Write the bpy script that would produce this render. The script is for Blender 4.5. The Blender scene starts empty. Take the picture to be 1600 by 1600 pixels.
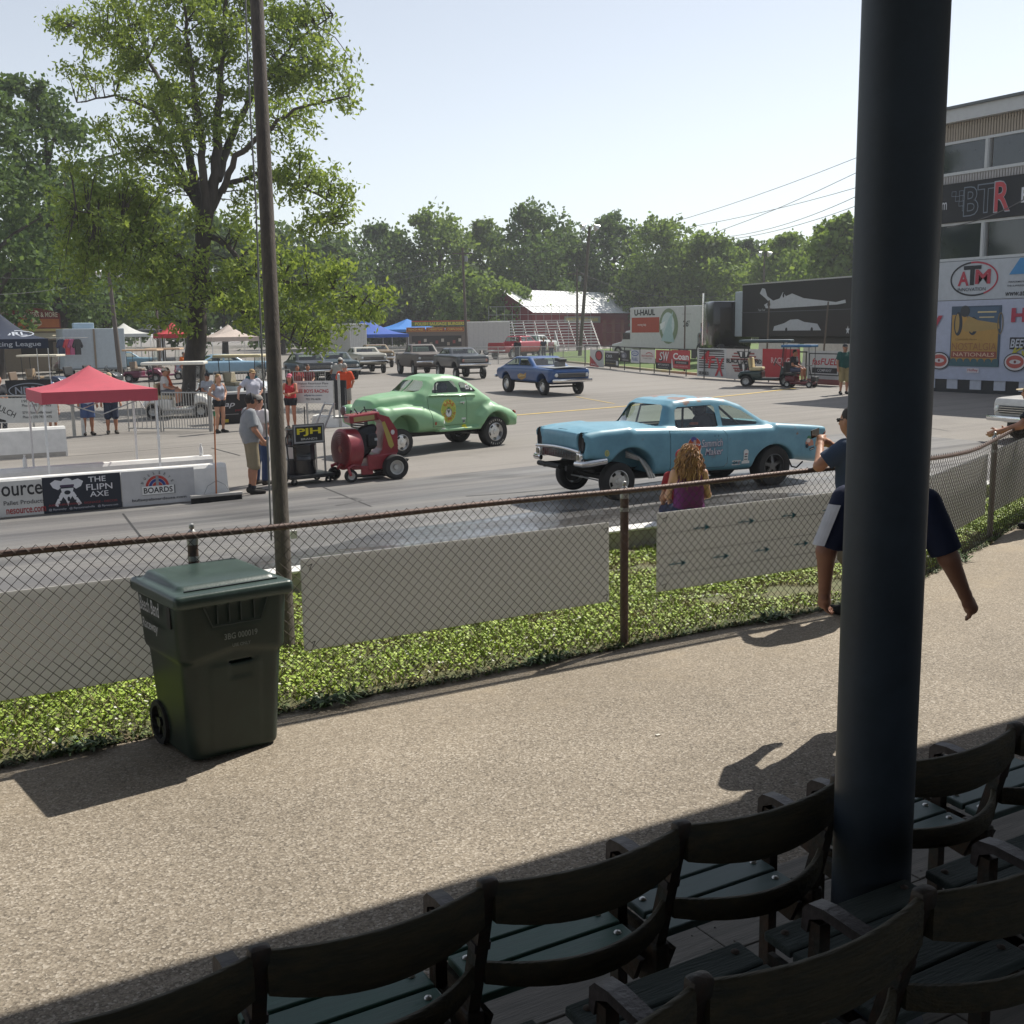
import bpy, bmesh, math, random
import numpy as np
from mathutils import Vector, Matrix, Euler
random.seed(7); RNG = np.random.default_rng(7)
SC = bpy.context.scene
COL = SC.collection
# ------------------------------------------------------------------ camera
EYE = 2.42; FPX = 1750.0; HOFF = 285.0; ROLL = -0.014; YAW = math.radians(30.5)
_p = math.atan(HOFF / FPX)
_fw = Vector((math.sin(YAW) * math.cos(_p), math.cos(YAW) * math.cos(_p), -math.sin(_p)))
_rt0 = Vector((math.cos(YAW), -math.sin(YAW), 0)); _up0 = _rt0.cross(_fw)
_rt = math.cos(ROLL) * _rt0 + math.sin(ROLL) * _up0
_up = -math.sin(ROLL) * _rt0 + math.cos(ROLL) * _up0
cam_d = bpy.data.cameras.new('camera'); cam = bpy.data.objects.new('camera', cam_d); COL.objects.link(cam)
cam.matrix_world = Matrix(((_rt.x, _up.x, -_fw.x, 0), (_rt.y, _up.y, -_fw.y, 0), (_rt.z, _up.z, -_fw.z, EYE), (0, 0, 0, 1)))
cam_d.sensor_width = 36; cam_d.sensor_fit = 'HORIZONTAL'; cam_d.lens = 36 * FPX / 1600; cam_d.clip_start = .05; cam_d.clip_end = 3000
SC.camera = cam
# ------------------------------------------------------------------ world, sun, exposure
SUNV = Vector((.76, .20, 1.0)).normalized()
w = bpy.data.worlds.new('World'); SC.world = w; w.use_nodes = True
nt = w.node_tree; bg = nt.nodes['Background']
sky = nt.nodes.new('ShaderNodeTexSky'); sky.sky_type = 'NISHITA'; sky.sun_disc = False
sky.sun_elevation = math.asin(SUNV.z); sky.sun_rotation = math.atan2(SUNV.x, SUNV.y)
sky.air_density = 1.0; sky.dust_density = 0.35; sky.ozone_density = 1.0; sky.altitude = 150
hs = nt.nodes.new('ShaderNodeHueSaturation'); hs.inputs['Saturation'].default_value = .42; nt.links.new(sky.outputs[0], hs.inputs['Color']); nt.links.new(hs.outputs[0], bg.inputs[0]); bg.inputs[1].default_value = 0.102
sd = bpy.data.lights.new('sun', 'SUN'); so = bpy.data.objects.new('sun', sd); COL.objects.link(so)
sd.energy = 4.0; sd.angle = math.radians(.53); sd.color = (1, .95, .86)
so.rotation_euler = SUNV.to_track_quat('Z', 'Y').to_euler(); so.location = (0, 0, 40)
SC.view_settings.view_transform = 'Standard'; SC.view_settings.look = 'None'
SC.view_settings.exposure = 0.47; SC.view_settings.gamma = 1
SC.cycles.use_denoising = True
SC.cycles.max_bounces = 6; SC.cycles.transparent_max_bounces = 16; SC.cycles.caustics_reflective = False; SC.cycles.caustics_refractive = False
# ------------------------------------------------------------------ pixel -> place (1600 px photograph)
def gz(X):
    return -.5 + .45 * min(1, max(0, (X - 5) / 28.))
def ray(x, y):
    return _fw + _rt * ((x - 800) / FPX) + _up * ((800 - y) / FPX)
def onz(x, y, z=0.):
    d = ray(x, y); t = (z - EYE) / d.z; return Vector((d.x * t, d.y * t, z))
def ony(x, y, Y):
    d = ray(x, y); t = Y / d.y; return Vector((d.x * t, Y, EYE + d.z * t))
def onx(x, y, X):
    d = ray(x, y); t = X / d.x; return Vector((X, d.y * t, EYE + d.z * t))
def ondepth(x, y, D):
    d = ray(x, y); return Vector((0, 0, EYE)) + d * D
def G(x, y):
    d = ray(x, y); lo, hi = 1., 600.
    for _ in range(50):
        m = (lo + hi) / 2
        if EYE + d.z * m > gz(d.x * m): lo = m
        else: hi = m
    return Vector((d.x * lo, d.y * lo, gz(d.x * lo)))
def GD(x, D):
    """ground point in image column x at camera depth D"""
    d = ray(x, 513); P = d * D
    return Vector((P.x, P.y, gz(P.x)))
# ------------------------------------------------------------------ materials
_M = {}
def mat(name, c=(.5, .5, .5), rough=.6, metal=0., var=.14, scale=5., bump=0., bscale=60., coat=0., stretch=None, spec=.5, c2=None, emis=0.):
    if name in _M: return _M[name]
    m = bpy.data.materials.new(name); m.use_nodes = True; t = m.node_tree; b = t.nodes['Principled BSDF']; _M[name] = m
    b.inputs['Roughness'].default_value = rough; b.inputs['Metallic'].default_value = metal
    b.inputs['Coat Weight'].default_value = coat; b.inputs['Specular IOR Level'].default_value = spec
    tc = t.nodes.new('ShaderNodeTexCoord'); mp = t.nodes.new('ShaderNodeMapping'); t.links.new(tc.outputs['Object'], mp.inputs[0])
    if stretch: mp.inputs['Scale'].default_value = stretch
    n = t.nodes.new('ShaderNodeTexNoise'); n.inputs['Scale'].default_value = scale; n.inputs['Detail'].default_value = 6; n.inputs['Roughness'].default_value = .65
    t.links.new(mp.outputs[0], n.inputs['Vector'])
    r = t.nodes.new('ShaderNodeValToRGB'); t.links.new(n.outputs['Fac'], r.inputs[0])
    r.color_ramp.elements[0].position = .3; r.color_ramp.elements[1].position = .7
    a = c2 if c2 else tuple(min(1, x * (1 - var)) for x in c); d = c if c2 else tuple(min(1, x * (1 + var)) for x in c)
    r.color_ramp.elements[0].color = (*a, 1); r.color_ramp.elements[1].color = (*d, 1)
    t.links.new(r.outputs[0], b.inputs['Base Color'])
    if bump:
        n2 = t.nodes.new('ShaderNodeTexNoise'); n2.inputs['Scale'].default_value = bscale; n2.inputs['Detail'].default_value = 4
        t.links.new(mp.outputs[0], n2.inputs['Vector'])
        bp = t.nodes.new('ShaderNodeBump'); bp.inputs['Strength'].default_value = bump; bp.inputs['Distance'].default_value = .01
        t.links.new(n2.outputs['Fac'], bp.inputs['Height']); t.links.new(bp.outputs[0], b.inputs['Normal'])
    # roughness variation
    mr = t.nodes.new('ShaderNodeMapRange'); mr.inputs[3].default_value = max(.02, rough * .82); mr.inputs[4].default_value = min(1, rough * 1.18)
    t.links.new(n.outputs['Fac'], mr.inputs[0]); t.links.new(mr.outputs[0], b.inputs['Roughness'])
    if emis: b.inputs['Emission Color'].default_value = (*c, 1); b.inputs['Emission Strength'].default_value = emis
    return m
def glassmat(name, tint=(.55, .68, .66), refl=.9):
    if name in _M: return _M[name]
    m = bpy.data.materials.new(name); m.use_nodes = True; t = m.node_tree; _M[name] = m
    t.nodes.remove(t.nodes['Principled BSDF']); out = t.nodes['Material Output']
    tr = t.nodes.new('ShaderNodeBsdfTransparent'); tr.inputs[0].default_value = (*tint, 1)
    gl = t.nodes.new('ShaderNodeBsdfGlossy'); gl.inputs['Roughness'].default_value = .03; gl.inputs[0].default_value = (refl, refl, refl, 1)
    ge = t.nodes.new('ShaderNodeNewGeometry'); dt = t.nodes.new('ShaderNodeVectorMath'); dt.operation = 'DOT_PRODUCT'; t.links.new(ge.outputs['Normal'], dt.inputs[0]); t.links.new(ge.outputs['Incoming'], dt.inputs[1])
    def mth(op, a, b=None):
        n = t.nodes.new('ShaderNodeMath'); n.operation = op
        for i, s in enumerate((a, b)):
            if s is None: continue
            if isinstance(s, (int, float)): n.inputs[i].default_value = s
            else: t.links.new(s, n.inputs[i])
        return n.outputs[0]
    fac = mth('ADD', mth('MULTIPLY', mth('POWER', mth('SUBTRACT', 1., mth('ABSOLUTE', dt.outputs['Value'])), 4.), .9), .06)
    mx = t.nodes.new('ShaderNodeMixShader'); t.links.new(fac, mx.inputs[0]); t.links.new(tr.outputs[0], mx.inputs[1]); t.links.new(gl.outputs[0], mx.inputs[2])
    t.links.new(mx.outputs[0], out.inputs[0]); return m
def rgb(h):
    h = h.lstrip('#'); v = [int(h[i:i + 2], 16) / 255 for i in (0, 2, 4)]
    return tuple((x / 12.92 if x <= .04045 else ((x + .055) / 1.055) ** 2.4) for x in v)
def plain(hexc, rough=.65, **k):
    return mat('paint_' + hexc + ('_%d' % (rough * 100)), rgb(hexc), rough, var=k.pop('var', .08), **k)
# ------------------------------------------------------------------ mesh builder
class MB:
    def __init__(s): s.v = []; s.f = []; s.m = []; s.mi = 0
    def add(s, vs, fs):
        o = len(s.v); s.v.extend([tuple(p) for p in vs]); s.f.extend([tuple(i + o for i in f) for f in fs]); s.m.extend([s.mi] * len(fs)); return s
    def box(s, c, d, rz=0, rx=0, ry=0):
        M = Euler((rx, ry, rz)).to_matrix(); c = Vector(c); h = Vector(d) / 2
        vs = [c + M @ Vector((x * h.x, y * h.y, z * h.z)) for x in (-1, 1) for y in (-1, 1) for z in (-1, 1)]
        return s.add(vs, [(0, 1, 3, 2), (4, 6, 7, 5), (0, 4, 5, 1), (2, 3, 7, 6), (0, 2, 6, 4), (1, 5, 7, 3)])
    def bbox(s, c, d, bv=.01, rz=0, rx=0, ry=0):
        """box with chamfered vertical & horizontal edges (cheap bevel)"""
        bm = bmesh.new(); bmesh.ops.create_cube(bm, size=1)
        for v in bm.verts: v.co = Vector((v.co.x * d[0], v.co.y * d[1], v.co.z * d[2]))
        bmesh.ops.bevel(bm, geom=bm.edges[:], offset=min(bv, min(d) * .45), segments=2, affect='EDGES', profile=.5)
        M = Euler((rx, ry, rz)).to_matrix(); c = Vector(c)
        s.frombm(bm, lambda p: c + M @ p); return s
    def frombm(s, bm, fn=lambda p: p):
        bm.verts.ensure_lookup_table(); bm.verts.index_update()
        s.add([fn(v.co) for v in bm.verts], [[v.index for v in f.verts] for f in bm.faces]); bm.free(); return s
    def tube(s, path, r, n=8, caps=True, close=False):
        P = [Vector(p) for p in path]; k = len(P); R = r if isinstance(r, (list, tuple)) else [r] * k
        vs = []; prev = None
        for i, p in enumerate(P):
            t = (P[(i + 1) % k] - P[i - 1]) if close else (P[min(i + 1, k - 1)] - P[max(i - 1, 0)])
            t = t.normalized() if t.length > 1e-9 else Vector((0, 0, 1))
            if prev is None:
                a = t.orthogonal().normalized()
            else:
                a = (prev - t * prev.dot(t)); a = a.normalized() if a.length > 1e-6 else t.orthogonal().normalized()
            prev = a; b = t.cross(a)
            vs += [p + (a * math.cos(2 * math.pi * j / n) + b * math.sin(2 * math.pi * j / n)) * R[i] for j in range(n)]
        fs = []
        for i in range(k if close else k - 1):
            i2 = (i + 1) % k
            for j in range(n): fs.append((i * n + j, i * n + (j + 1) % n, i2 * n + (j + 1) % n, i2 * n + j))
        if caps and not close: fs.append(tuple(range(n))[::-1]); fs.append(tuple((k - 1) * n + j for j in range(n)))
        return s.add(vs, fs)
    def cyl(s, a, b, r, r2=None, n=16): return s.tube([a, b], [r, r if r2 is None else r2], n)
    def lathe(s, prof, c=(0, 0, 0), axis='z', n=24, close=False):
        """prof: list of (radius, height along axis)"""
        c = Vector(c); vs = []; k = len(prof)
        for (r, h) in prof:
            for j in range(n):
                a = 2 * math.pi * j / n; x, y = r * math.cos(a), r * math.sin(a)
                vs.append(c + (Vector((x, y, h)) if axis == 'z' else Vector((h, x, y)) if axis == 'x' else Vector((y, h, x))))
        fs = []
        for i in range(k if close else k - 1):
            for j in range(n): fs.append((i * n + j, i * n + (j + 1) % n, ((i + 1) % k) * n + (j + 1) % n, ((i + 1) % k) * n + j))
        return s.add(vs, fs)
    def prism(s, poly, a, b, axis='y', fn=None):
        """2-D polygon extruded from a to b along axis (poly in the other two axes)"""
        k = len(poly); mk = {'y': lambda u, v, w: (u, w, v), 'x': lambda u, v, w: (w, u, v), 'z': lambda u, v, w: (u, v, w)}[axis]
        vs = [mk(u, v, a) for u, v in poly] + [mk(u, v, b) for u, v in poly]
        if fn: vs = [fn(Vector(p)) for p in vs]
        fs = [tuple(range(k)), tuple(range(2 * k - 1, k - 1, -1))] + [(i, i + k, (i + 1) % k + k, (i + 1) % k) for i in range(k)]
        return s.add(vs, fs)
    def ell(s, c, r, n=12, m=8):
        prof = [(math.sin(math.pi * i / m), -math.cos(math.pi * i / m)) for i in range(m + 1)]
        o = len(s.v); s.lathe([(max(a, 1e-4), b) for a, b in prof], (0, 0, 0), 'z', n)
        rr = r if isinstance(r, (list, tuple)) else (r, r, r)
        for i in range(o, len(s.v)):
            p = s.v[i]; s.v[i] = (c[0] + p[0] * rr[0], c[1] + p[1] * rr[1], c[2] + p[2] * rr[2])
        return s
    def sheet(s, P, th=0):
        """P: 2-D list of points -> quad grid"""
        r, c = len(P), len(P[0]); return s.add([p for row in P for p in row], [(i * c + j, i * c + j + 1, (i + 1) * c + j + 1, (i + 1) * c + j) for i in range(r - 1) for j in range(c - 1)])
    def mesh(s, name, mats, smooth=False):
        me = bpy.data.meshes.new(name); me.from_pydata(s.v, [], s.f)
        for m in (mats if isinstance(mats, (list, tuple)) else [mats]): me.materials.append(m)
        if any(s.m): me.polygons.foreach_set('material_index', s.m)
        if smooth: smooth_by_angle(me, 38 if smooth is True else smooth)
        me.update(); return me
    def build(s, name, mats, parent=None, smooth=False, fix=True):
        me = s.mesh(name, mats, smooth)
        if fix:
            bm = bmesh.new(); bm.from_mesh(me); bmesh.ops.recalc_face_normals(bm, faces=bm.faces); bm.to_mesh(me); bm.free()
        return link(name, me, parent)
def smooth_by_angle(me, deg):
    me.polygons.foreach_set('use_smooth', [True] * len(me.polygons))
    bm = bmesh.new(); bm.from_mesh(me); lim = math.radians(deg)
    sharp = [(len(e.link_faces) == 2 and e.calc_face_angle(0) > lim) for e in bm.edges]; bm.free()
    at = me.attributes.get('sharp_edge') or me.attributes.new('sharp_edge', 'BOOLEAN', 'EDGE'); at.data.foreach_set('value', sharp)
def link(name, data, parent=None):
    o = bpy.data.objects.new(name, data); COL.objects.link(o)
    if parent: o.parent = parent
    return o
def tag(o, label, cat, group=None):
    o['label'] = label; o['category'] = cat
    if group: o['group'] = group
    return o
def struct(o, kind='structure'):
    o['kind'] = kind; return o
def thing(name, label, cat, loc=(0, 0, 0), rz=0, group=None, scale=1):
    o = bpy.data.objects.new(name, None); COL.objects.link(o); o.location = loc; o.rotation_euler = (0, 0, rz); o.empty_display_size = .2
    if scale != 1: o.scale = (scale,) * 3
    return tag(o, label, cat, group)
def dup(root, loc, rz, label=None):
    def cp(o, par):
        c = o.copy(); COL.objects.link(c); c.parent = par
        for ch in o.children: cp(ch, c)
        return c
    r = cp(root, None); r.location = loc; r.rotation_euler = (0, 0, rz)
    if label: r['label'] = label
    return r
# ------------------------------------------------------------------ lettering
_T = {}
def textpoly(txt, bold=0., shear=0.):
    k = (txt, bold, shear)
    if k not in _T:
        cu = bpy.data.curves.new('t', 'FONT'); cu.body = txt; cu.size = 1; cu.offset = bold; cu.shear = shear; cu.resolution_u = 3; cu.fill_mode = 'FRONT'
        ob = bpy.data.objects.new('t', cu); me = ob.to_mesh()
        v = np.array([p.co[:] for p in me.vertices]) if len(me.vertices) else np.zeros((0, 3)); f = [tuple(p.vertices) for p in me.polygons]
        ob.to_mesh_clear(); bpy.data.objects.remove(ob); bpy.data.curves.remove(cu)
        lo, hi = v.min(0), v.max(0); v = (v - [(lo[0] + hi[0]) / 2, (lo[1] + hi[1]) / 2, 0]); _T[k] = (v, f, hi[0] - lo[0], hi[1] - lo[1])
    return _T[k]
def printed(parent, items, name='printed_design', xf=None, lift=.004):
    """flat print: items drawn in order, in board coordinates u (right), v (up); xf maps (u,v,depth) -> local point"""
    mb = MB(); mats = []; xf = xf or (lambda u, v, d: (u, -d, v))
    for k, it in enumerate(items):
        c = it[1]; m = plain(c, .6)
        if m not in mats: mats.append(m)
        mb.mi = mats.index(m); d = lift + .0012 * k; t = it[0]
        if t == 't':      # ('t', col, text, u, v, width, height, bold, shear, rot)
            _, _, s, u, v, W, Hh = it[:7]; bold = it[7] if len(it) > 7 else .01; sh = it[8] if len(it) > 8 else 0; rot = it[9] if len(it) > 9 else 0
            V, F, tw, th = textpoly(s, bold, sh); cr, sr = math.cos(rot), math.sin(rot)
            P = [(p[0] * W / tw, p[1] * Hh / th) for p in V]
            mb.add([xf(u + a * cr - b * sr, v + a * sr + b * cr, d) for a, b in P], F)
        elif t == 'r':
            _, _, u, v, W, Hh = it[:6]; rot = it[6] if len(it) > 6 else 0; cr, sr = math.cos(rot), math.sin(rot)
            mb.add([xf(u + a * W / 2 * cr - b * Hh / 2 * sr, v + a * W / 2 * sr + b * Hh / 2 * cr, d) for a, b in ((-1, -1), (1, -1), (1, 1), (-1, 1))], [(0, 1, 2, 3)])
        elif t == 'e':
            _, _, u, v, a, b = it[:6]; n = 28
            vv = [xf(u, v, d)]; ff = []
            for q in (1, 2, 3, 4): vv += [xf(u + a * q / 4 * math.cos(2 * math.pi * i / n), v + b * q / 4 * math.sin(2 * math.pi * i / n), d) for i in range(n)]
            ff = [(0, 1 + i, 1 + (i + 1) % n) for i in range(n)] + [(1 + q * n + i, 1 + q * n + n + i, 1 + q * n + n + (i + 1) % n, 1 + q * n + (i + 1) % n) for q in range(3) for i in range(n)]
            mb.add(vv, ff)
        elif t == 'o':    # ring / arc: u, v, outer a, b, width, ang0, ang1
            _, _, u, v, a, b, wd = it[:7]; a0, a1 = (it[7], it[8]) if len(it) > 7 else (0, 2 * math.pi); n = 28; vs = []
            for i in range(n + 1):
                q = a0 + (a1 - a0) * i / n; vs += [xf(u + a * math.cos(q), v + b * math.sin(q), d), xf(u + (a - wd) * math.cos(q), v + (b - wd) * math.sin(q), d)]
            mb.add(vs, [(2 * i, 2 * i + 2, 2 * i + 3, 2 * i + 1) for i in range(n)])
        elif t == 'p':
            mb.add([xf(u, v, d) for u, v in it[2]], [tuple(range(len(it[2])))])
    me = mb.mesh(name, mats); return link(name, me, parent)
def board(name, label, cat, wd, ht, loc, rz, base='#dddddd', items=(), th=.02, group=None, rx=0, part=None, parent=None, rough=.55):
    """flat board standing with its lower-left corner origin at loc centre-bottom; faces local -y"""
    mb = MB(); mb.box((0, th / 2, ht / 2), (wd, th, ht))
    o = mb.build(name, plain(base, rough), parent); o.location = loc; o.rotation_euler = (rx, 0, rz)
    if not parent: tag(o, label, cat, group)
    if items: printed(o, items)
    return o
# ------------------------------------------------------------------ signed-distance modelling
def smin(a, b, k):
    h = np.maximum(k - np.abs(a - b), 0) / k; return np.minimum(a, b) - h * h * k * .25
def smax(a, b, k): return -smin(-a, -b, k)
def sd_poly(px, pz, poly):
    d = np.full(np.broadcast(px, pz).shape, 1e9); s = np.ones(d.shape); n = len(poly)
    for i in range(n):
        ax, az = poly[i]; bx, bz = poly[i - 1]; ex, ez = bx - ax, bz - az; wx, wz = px - ax, pz - az
        t = np.clip((wx * ex + wz * ez) / (ex * ex + ez * ez + 1e-12), 0, 1)
        d = np.minimum(d, (wx - ex * t) ** 2 + (wz - ez * t) ** 2)
        c1, c2, c3 = pz >= az, pz < bz, ex * wz > ez * wx
        fl = (c1 & c2 & c3) | (~c1 & ~c2 & ~c3); s = np.where(fl, -s, s)
    return s * np.sqrt(d)
def sd_cone(X, Y, Z, a, b, ra, rb):
    a = np.asarray(a, float); b = np.asarray(b, float); ab = b - a; L2 = max(ab @ ab, 1e-9)
    t = np.clip(((X - a[0]) * ab[0] + (Y - a[1]) * ab[1] + (Z - a[2]) * ab[2]) / L2, 0, 1)
    return np.sqrt((X - a[0] - ab[0] * t) ** 2 + (Y - a[1] - ab[1] * t) ** 2 + (Z - a[2] - ab[2] * t) ** 2) - (ra + (rb - ra) * t)
def sd_ell(X, Y, Z, c, r):
    q = np.sqrt(((X - c[0]) / r[0]) ** 2 + ((Y - c[1]) / r[1]) ** 2 + ((Z - c[2]) / r[2]) ** 2); return (q - 1) * min(r)
def sd_box(X, Y, Z, c, h, r=0):
    qx, qy, qz = np.abs(X - c[0]) - h[0] + r, np.abs(Y - c[1]) - h[1] + r, np.abs(Z - c[2]) - h[2] + r
    return np.sqrt(np.maximum(qx, 0) ** 2 + np.maximum(qy, 0) ** 2 + np.maximum(qz, 0) ** 2) + np.minimum(np.maximum(np.maximum(qx, qy), qz), 0) - r
def iso(f, lo, hi, h, D=None):
    ax = [np.arange(lo[i], hi[i] + h * 1.01, h) for i in range(3)]
    if D is None: D = np.broadcast_to(f(ax[0][:, None, None], ax[1][None, :, None], ax[2][None, None, :]), [len(a) for a in ax])
    D = np.ascontiguousarray(D, dtype=np.float32); S = D < 0; n = np.array(D.shape) - 1
    sl = lambda a, o: a[o[0]:o[0] + n[0], o[1]:o[1] + n[1], o[2]:o[2] + n[2]]
    cnt = sum(sl(S, (i, j, k)).astype(np.int8) for i in (0, 1) for j in (0, 1) for k in (0, 1)); act = (cnt > 0) & (cnt < 8)
    I = np.argwhere(act); idx = np.full(act.shape, -1, np.int64); idx[act] = np.arange(len(I))
    acc = np.zeros((len(I), 3)); num = np.zeros(len(I))
    for axs in range(3):
        oth = [q for q in range(3) if q != axs]
        for u in (0, 1):
            for v in (0, 1):
                o = [0, 0, 0]; o[oth[0]] = u; o[oth[1]] = v; o2 = list(o); o2[axs] = 1
                va, vb = sl(D, o)[act], sl(D, o2)[act]; m = (va < 0) != (vb < 0); t = np.where(m, va / np.where(m, va - vb, 1), 0)
                P = np.tile(np.array(o, float), (len(I), 1)); P[:, axs] = t; acc += P * m[:, None]; num += m
    V = np.array(lo) + (I + acc / num[:, None]) * h
    gr = np.gradient(D)
    for _ in range(2):     # pull vertices onto the surface
        q = (V - np.array(lo)) / h; i0 = np.clip(np.floor(q).astype(int), 0, n - 1); fr = q - i0; val = 0; g = np.zeros_like(V)
        for a in (0, 1):
            for b in (0, 1):
                for c in (0, 1):
                    wt = (fr[:, 0] if a else 1 - fr[:, 0]) * (fr[:, 1] if b else 1 - fr[:, 1]) * (fr[:, 2] if c else 1 - fr[:, 2]); ii = (i0[:, 0] + a, i0[:, 1] + b, i0[:, 2] + c)
                    val = val + wt * D[ii]
                    for e in range(3): g[:, e] += wt * gr[e][ii]
        g = g / h; st = (val / np.maximum((g ** 2).sum(1), .2))[:, None] * g; V = V - np.clip(st, -h * .5, h * .5)
    Q = []
    for axs in range(3):
        o1, o2 = [(1, 2), (2, 0), (0, 1)][axs]
        a = [slice(None)] * 3; b = [slice(None)] * 3; a[axs] = slice(0, -1); b[axs] = slice(1, None)
        A = S[tuple(a)]; B = S[tuple(b)]; E = np.argwhere(A != B)
        E = E[(E[:, o1] > 0) & (E[:, o2] > 0) & (E[:, o1] < n[o1]) & (E[:, o2] < n[o2])]
        def cell(d1, d2):
            e = E.copy(); e[:, o1] -= d1; e[:, o2] -= d2; return idx[e[:, 0], e[:, 1], e[:, 2]]
        q = np.stack([cell(1, 1), cell(0, 1), cell(0, 0), cell(1, 0)], 1); ins = A[E[:, 0], E[:, 1], E[:, 2]]
        q[~ins] = q[~ins][:, ::-1]; Q.append(q)
    Q = np.concatenate(Q); return V, Q[(Q >= 0).all(1)]
def vq_mesh(name, V, Q, mats, smooth=True):
    me = bpy.data.meshes.new(name); me.from_pydata(V.tolist(), [], Q.tolist())
    for m in (mats if isinstance(mats, (list, tuple)) else [mats]): me.materials.append(m)
    if smooth: me.polygons.foreach_set('use_smooth', [True] * len(me.polygons))
    me.update(); return me
# ------------------------------------------------------------------ surface materials
def nodes(name):
    m = bpy.data.materials.new(name); m.use_nodes = True; _M[name] = m; t = m.node_tree; return m, t, t.nodes['Principled BSDF']
def N(t, typ, **k):
    n = t.nodes.new('ShaderNode' + typ)
    for a, b in k.items():
        if isinstance(a, str) and a in n.inputs: n.inputs[a].default_value = b
        else: setattr(n, a, b)
    return n
def ramp(t, src, stops):
    r = t.nodes.new('ShaderNodeValToRGB'); e = r.color_ramp.elements
    while len(e) < len(stops): e.new(.5)
    for i, (p, c) in enumerate(stops): e[i].position = p; e[i].color = (*c, 1) if len(c) == 3 else c
    t.links.new(src, r.inputs[0]); return r
def mixc(t, a, b, fac, mode='MIX'):
    m = t.nodes.new('ShaderNodeMix'); m.data_type = 'RGBA'; m.blend_type = mode
    for s, i in ((a, 6), (b, 7)):
        if isinstance(s, tuple): m.inputs[i].default_value = (*s, 1)
        else: t.links.new(s, m.inputs[i])
    if isinstance(fac, (int, float)): m.inputs[0].default_value = fac
    else: t.links.new(fac, m.inputs[0])
    return m.outputs[2]
def coords(t, scale=(1, 1, 1)):
    tc = t.nodes.new('ShaderNodeTexCoord'); mp = t.nodes.new('ShaderNodeMapping'); mp.inputs['Scale'].default_value = scale
    t.links.new(tc.outputs['Object'], mp.inputs[0]); return mp.outputs[0]
def noise(t, vec, scale, detail=5, rough=.6):
    n = N(t, 'TexNoise', Scale=scale, Detail=detail, Roughness=rough); t.links.new(vec, n.inputs['Vector']); return n.outputs['Fac']
def bumpit(t, b, h, strength, dist):
    bp = N(t, 'Bump', Strength=strength, Distance=dist); t.links.new(h, bp.inputs['Height']); t.links.new(bp.outputs[0], b.inputs['Normal'])
# exposed-aggregate walkway
M_walk, t, b = nodes('exposed_aggregate'); v = coords(t)
vo = N(t, 'TexVoronoi', Scale=95.); t.links.new(v, vo.inputs['Vector'])
vo2 = N(t, 'TexVoronoi', Scale=210.); t.links.new(v, vo2.inputs['Vector'])
sep = t.nodes.new('ShaderNodeSeparateColor'); t.links.new(vo.outputs['Color'], sep.inputs[0])
peb = ramp(t, sep.outputs[0], [(0, (.085, .072, .058)), (.25, (.24, .205, .16)), (.55, (.335, .285, .222)), (.8, (.41, .36, .295)), (1, (.66, .60, .52))]).outputs[0]
sep2 = t.nodes.new('ShaderNodeSeparateColor'); t.links.new(vo2.outputs['Color'], sep2.inputs[0])
fine = ramp(t, sep2.outputs[1], [(0, (.15, .128, .10)), (1, (.42, .36, .285))]).outputs[0]
c = mixc(t, peb, fine, .4)
edge = ramp(t, vo.outputs['Distance'], [(.0, (1, 1, 1)), (.55, (1, 1, 1)), (.95, (.55, .52, .5))]).outputs[0]
c = mixc(t, c, edge, .8, 'MULTIPLY')
big = ramp(t, noise(t, v, .55, 7, .62), [(.30, (.74, .73, .71)), (.70, (1.05, 1.04, 1.02))]).outputs[0]
c = mixc(t, c, big, 1., 'MULTIPLY')
dirt = ramp(t, noise(t, v, 1.9, 7, .7), [(.52, (0, 0, 0)), (.72, (.55, .55, .55))]).outputs[0]
sx = t.nodes.new('ShaderNodeSeparateXYZ'); t.links.new(v, sx.inputs[0])
nearf = N(t, 'MapRange'); nearf.inputs[1].default_value = 5.3; nearf.inputs[2].default_value = 6.7; t.links.new(sx.outputs[1], nearf.inputs[0])
mm = N(t, 'Math', operation='MULTIPLY'); t.links.new(nearf.outputs[0], mm.inputs[0])
mx = N(t, 'Math', operation='ADD'); mx.inputs[1].default_value = .25; t.links.new(dirt, mx.inputs[0]); t.links.new(mx.outputs[0], mm.inputs[1])
c = mixc(t, c, (.36, .29, .20), mm.outputs[0])
t.links.new(c, b.inputs['Base Color']); b.inputs['Roughness'].default_value = .85
bumpit(t, b, vo.outputs['Distance'], .35, .004)
# asphalt lot
M_lot, t, b = nodes('worn_asphalt'); v = coords(t)
c = ramp(t, noise(t, v, .11, 7, .62), [(.3, (.195, .178, .158)), (.55, (.242, .222, .199)), (.75, (.275, .253, .228))]).outputs[0]
g = ramp(t, noise(t, v, 38, 3), [(.3, (.72, .72, .72)), (.7, (1.22, 1.22, 1.22))]).outputs[0]; c = mixc(t, c, g, .55, 'MULTIPLY')
vs = coords(t, (.05, .9, 1)); st = ramp(t, noise(t, vs, 1.6, 6, .7), [(.46, (1, 1, 1)), (.62, (.78, .78, .79))]).outputs[0]; c = mixc(t, c, st, .8, 'MULTIPLY')
pt = ramp(t, noise(t, v, .55, 5, .75), [(.60, (1, 1, 1)), (.74, (.74, .73, .72))]).outputs[0]; c = mixc(t, c, pt, .8, 'MULTIPLY')
t.links.new(c, b.inputs['Base Color']); b.inputs['Roughness'].default_value = .82; bumpit(t, b, noise(t, v, 60, 3), .25, .006)
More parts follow.
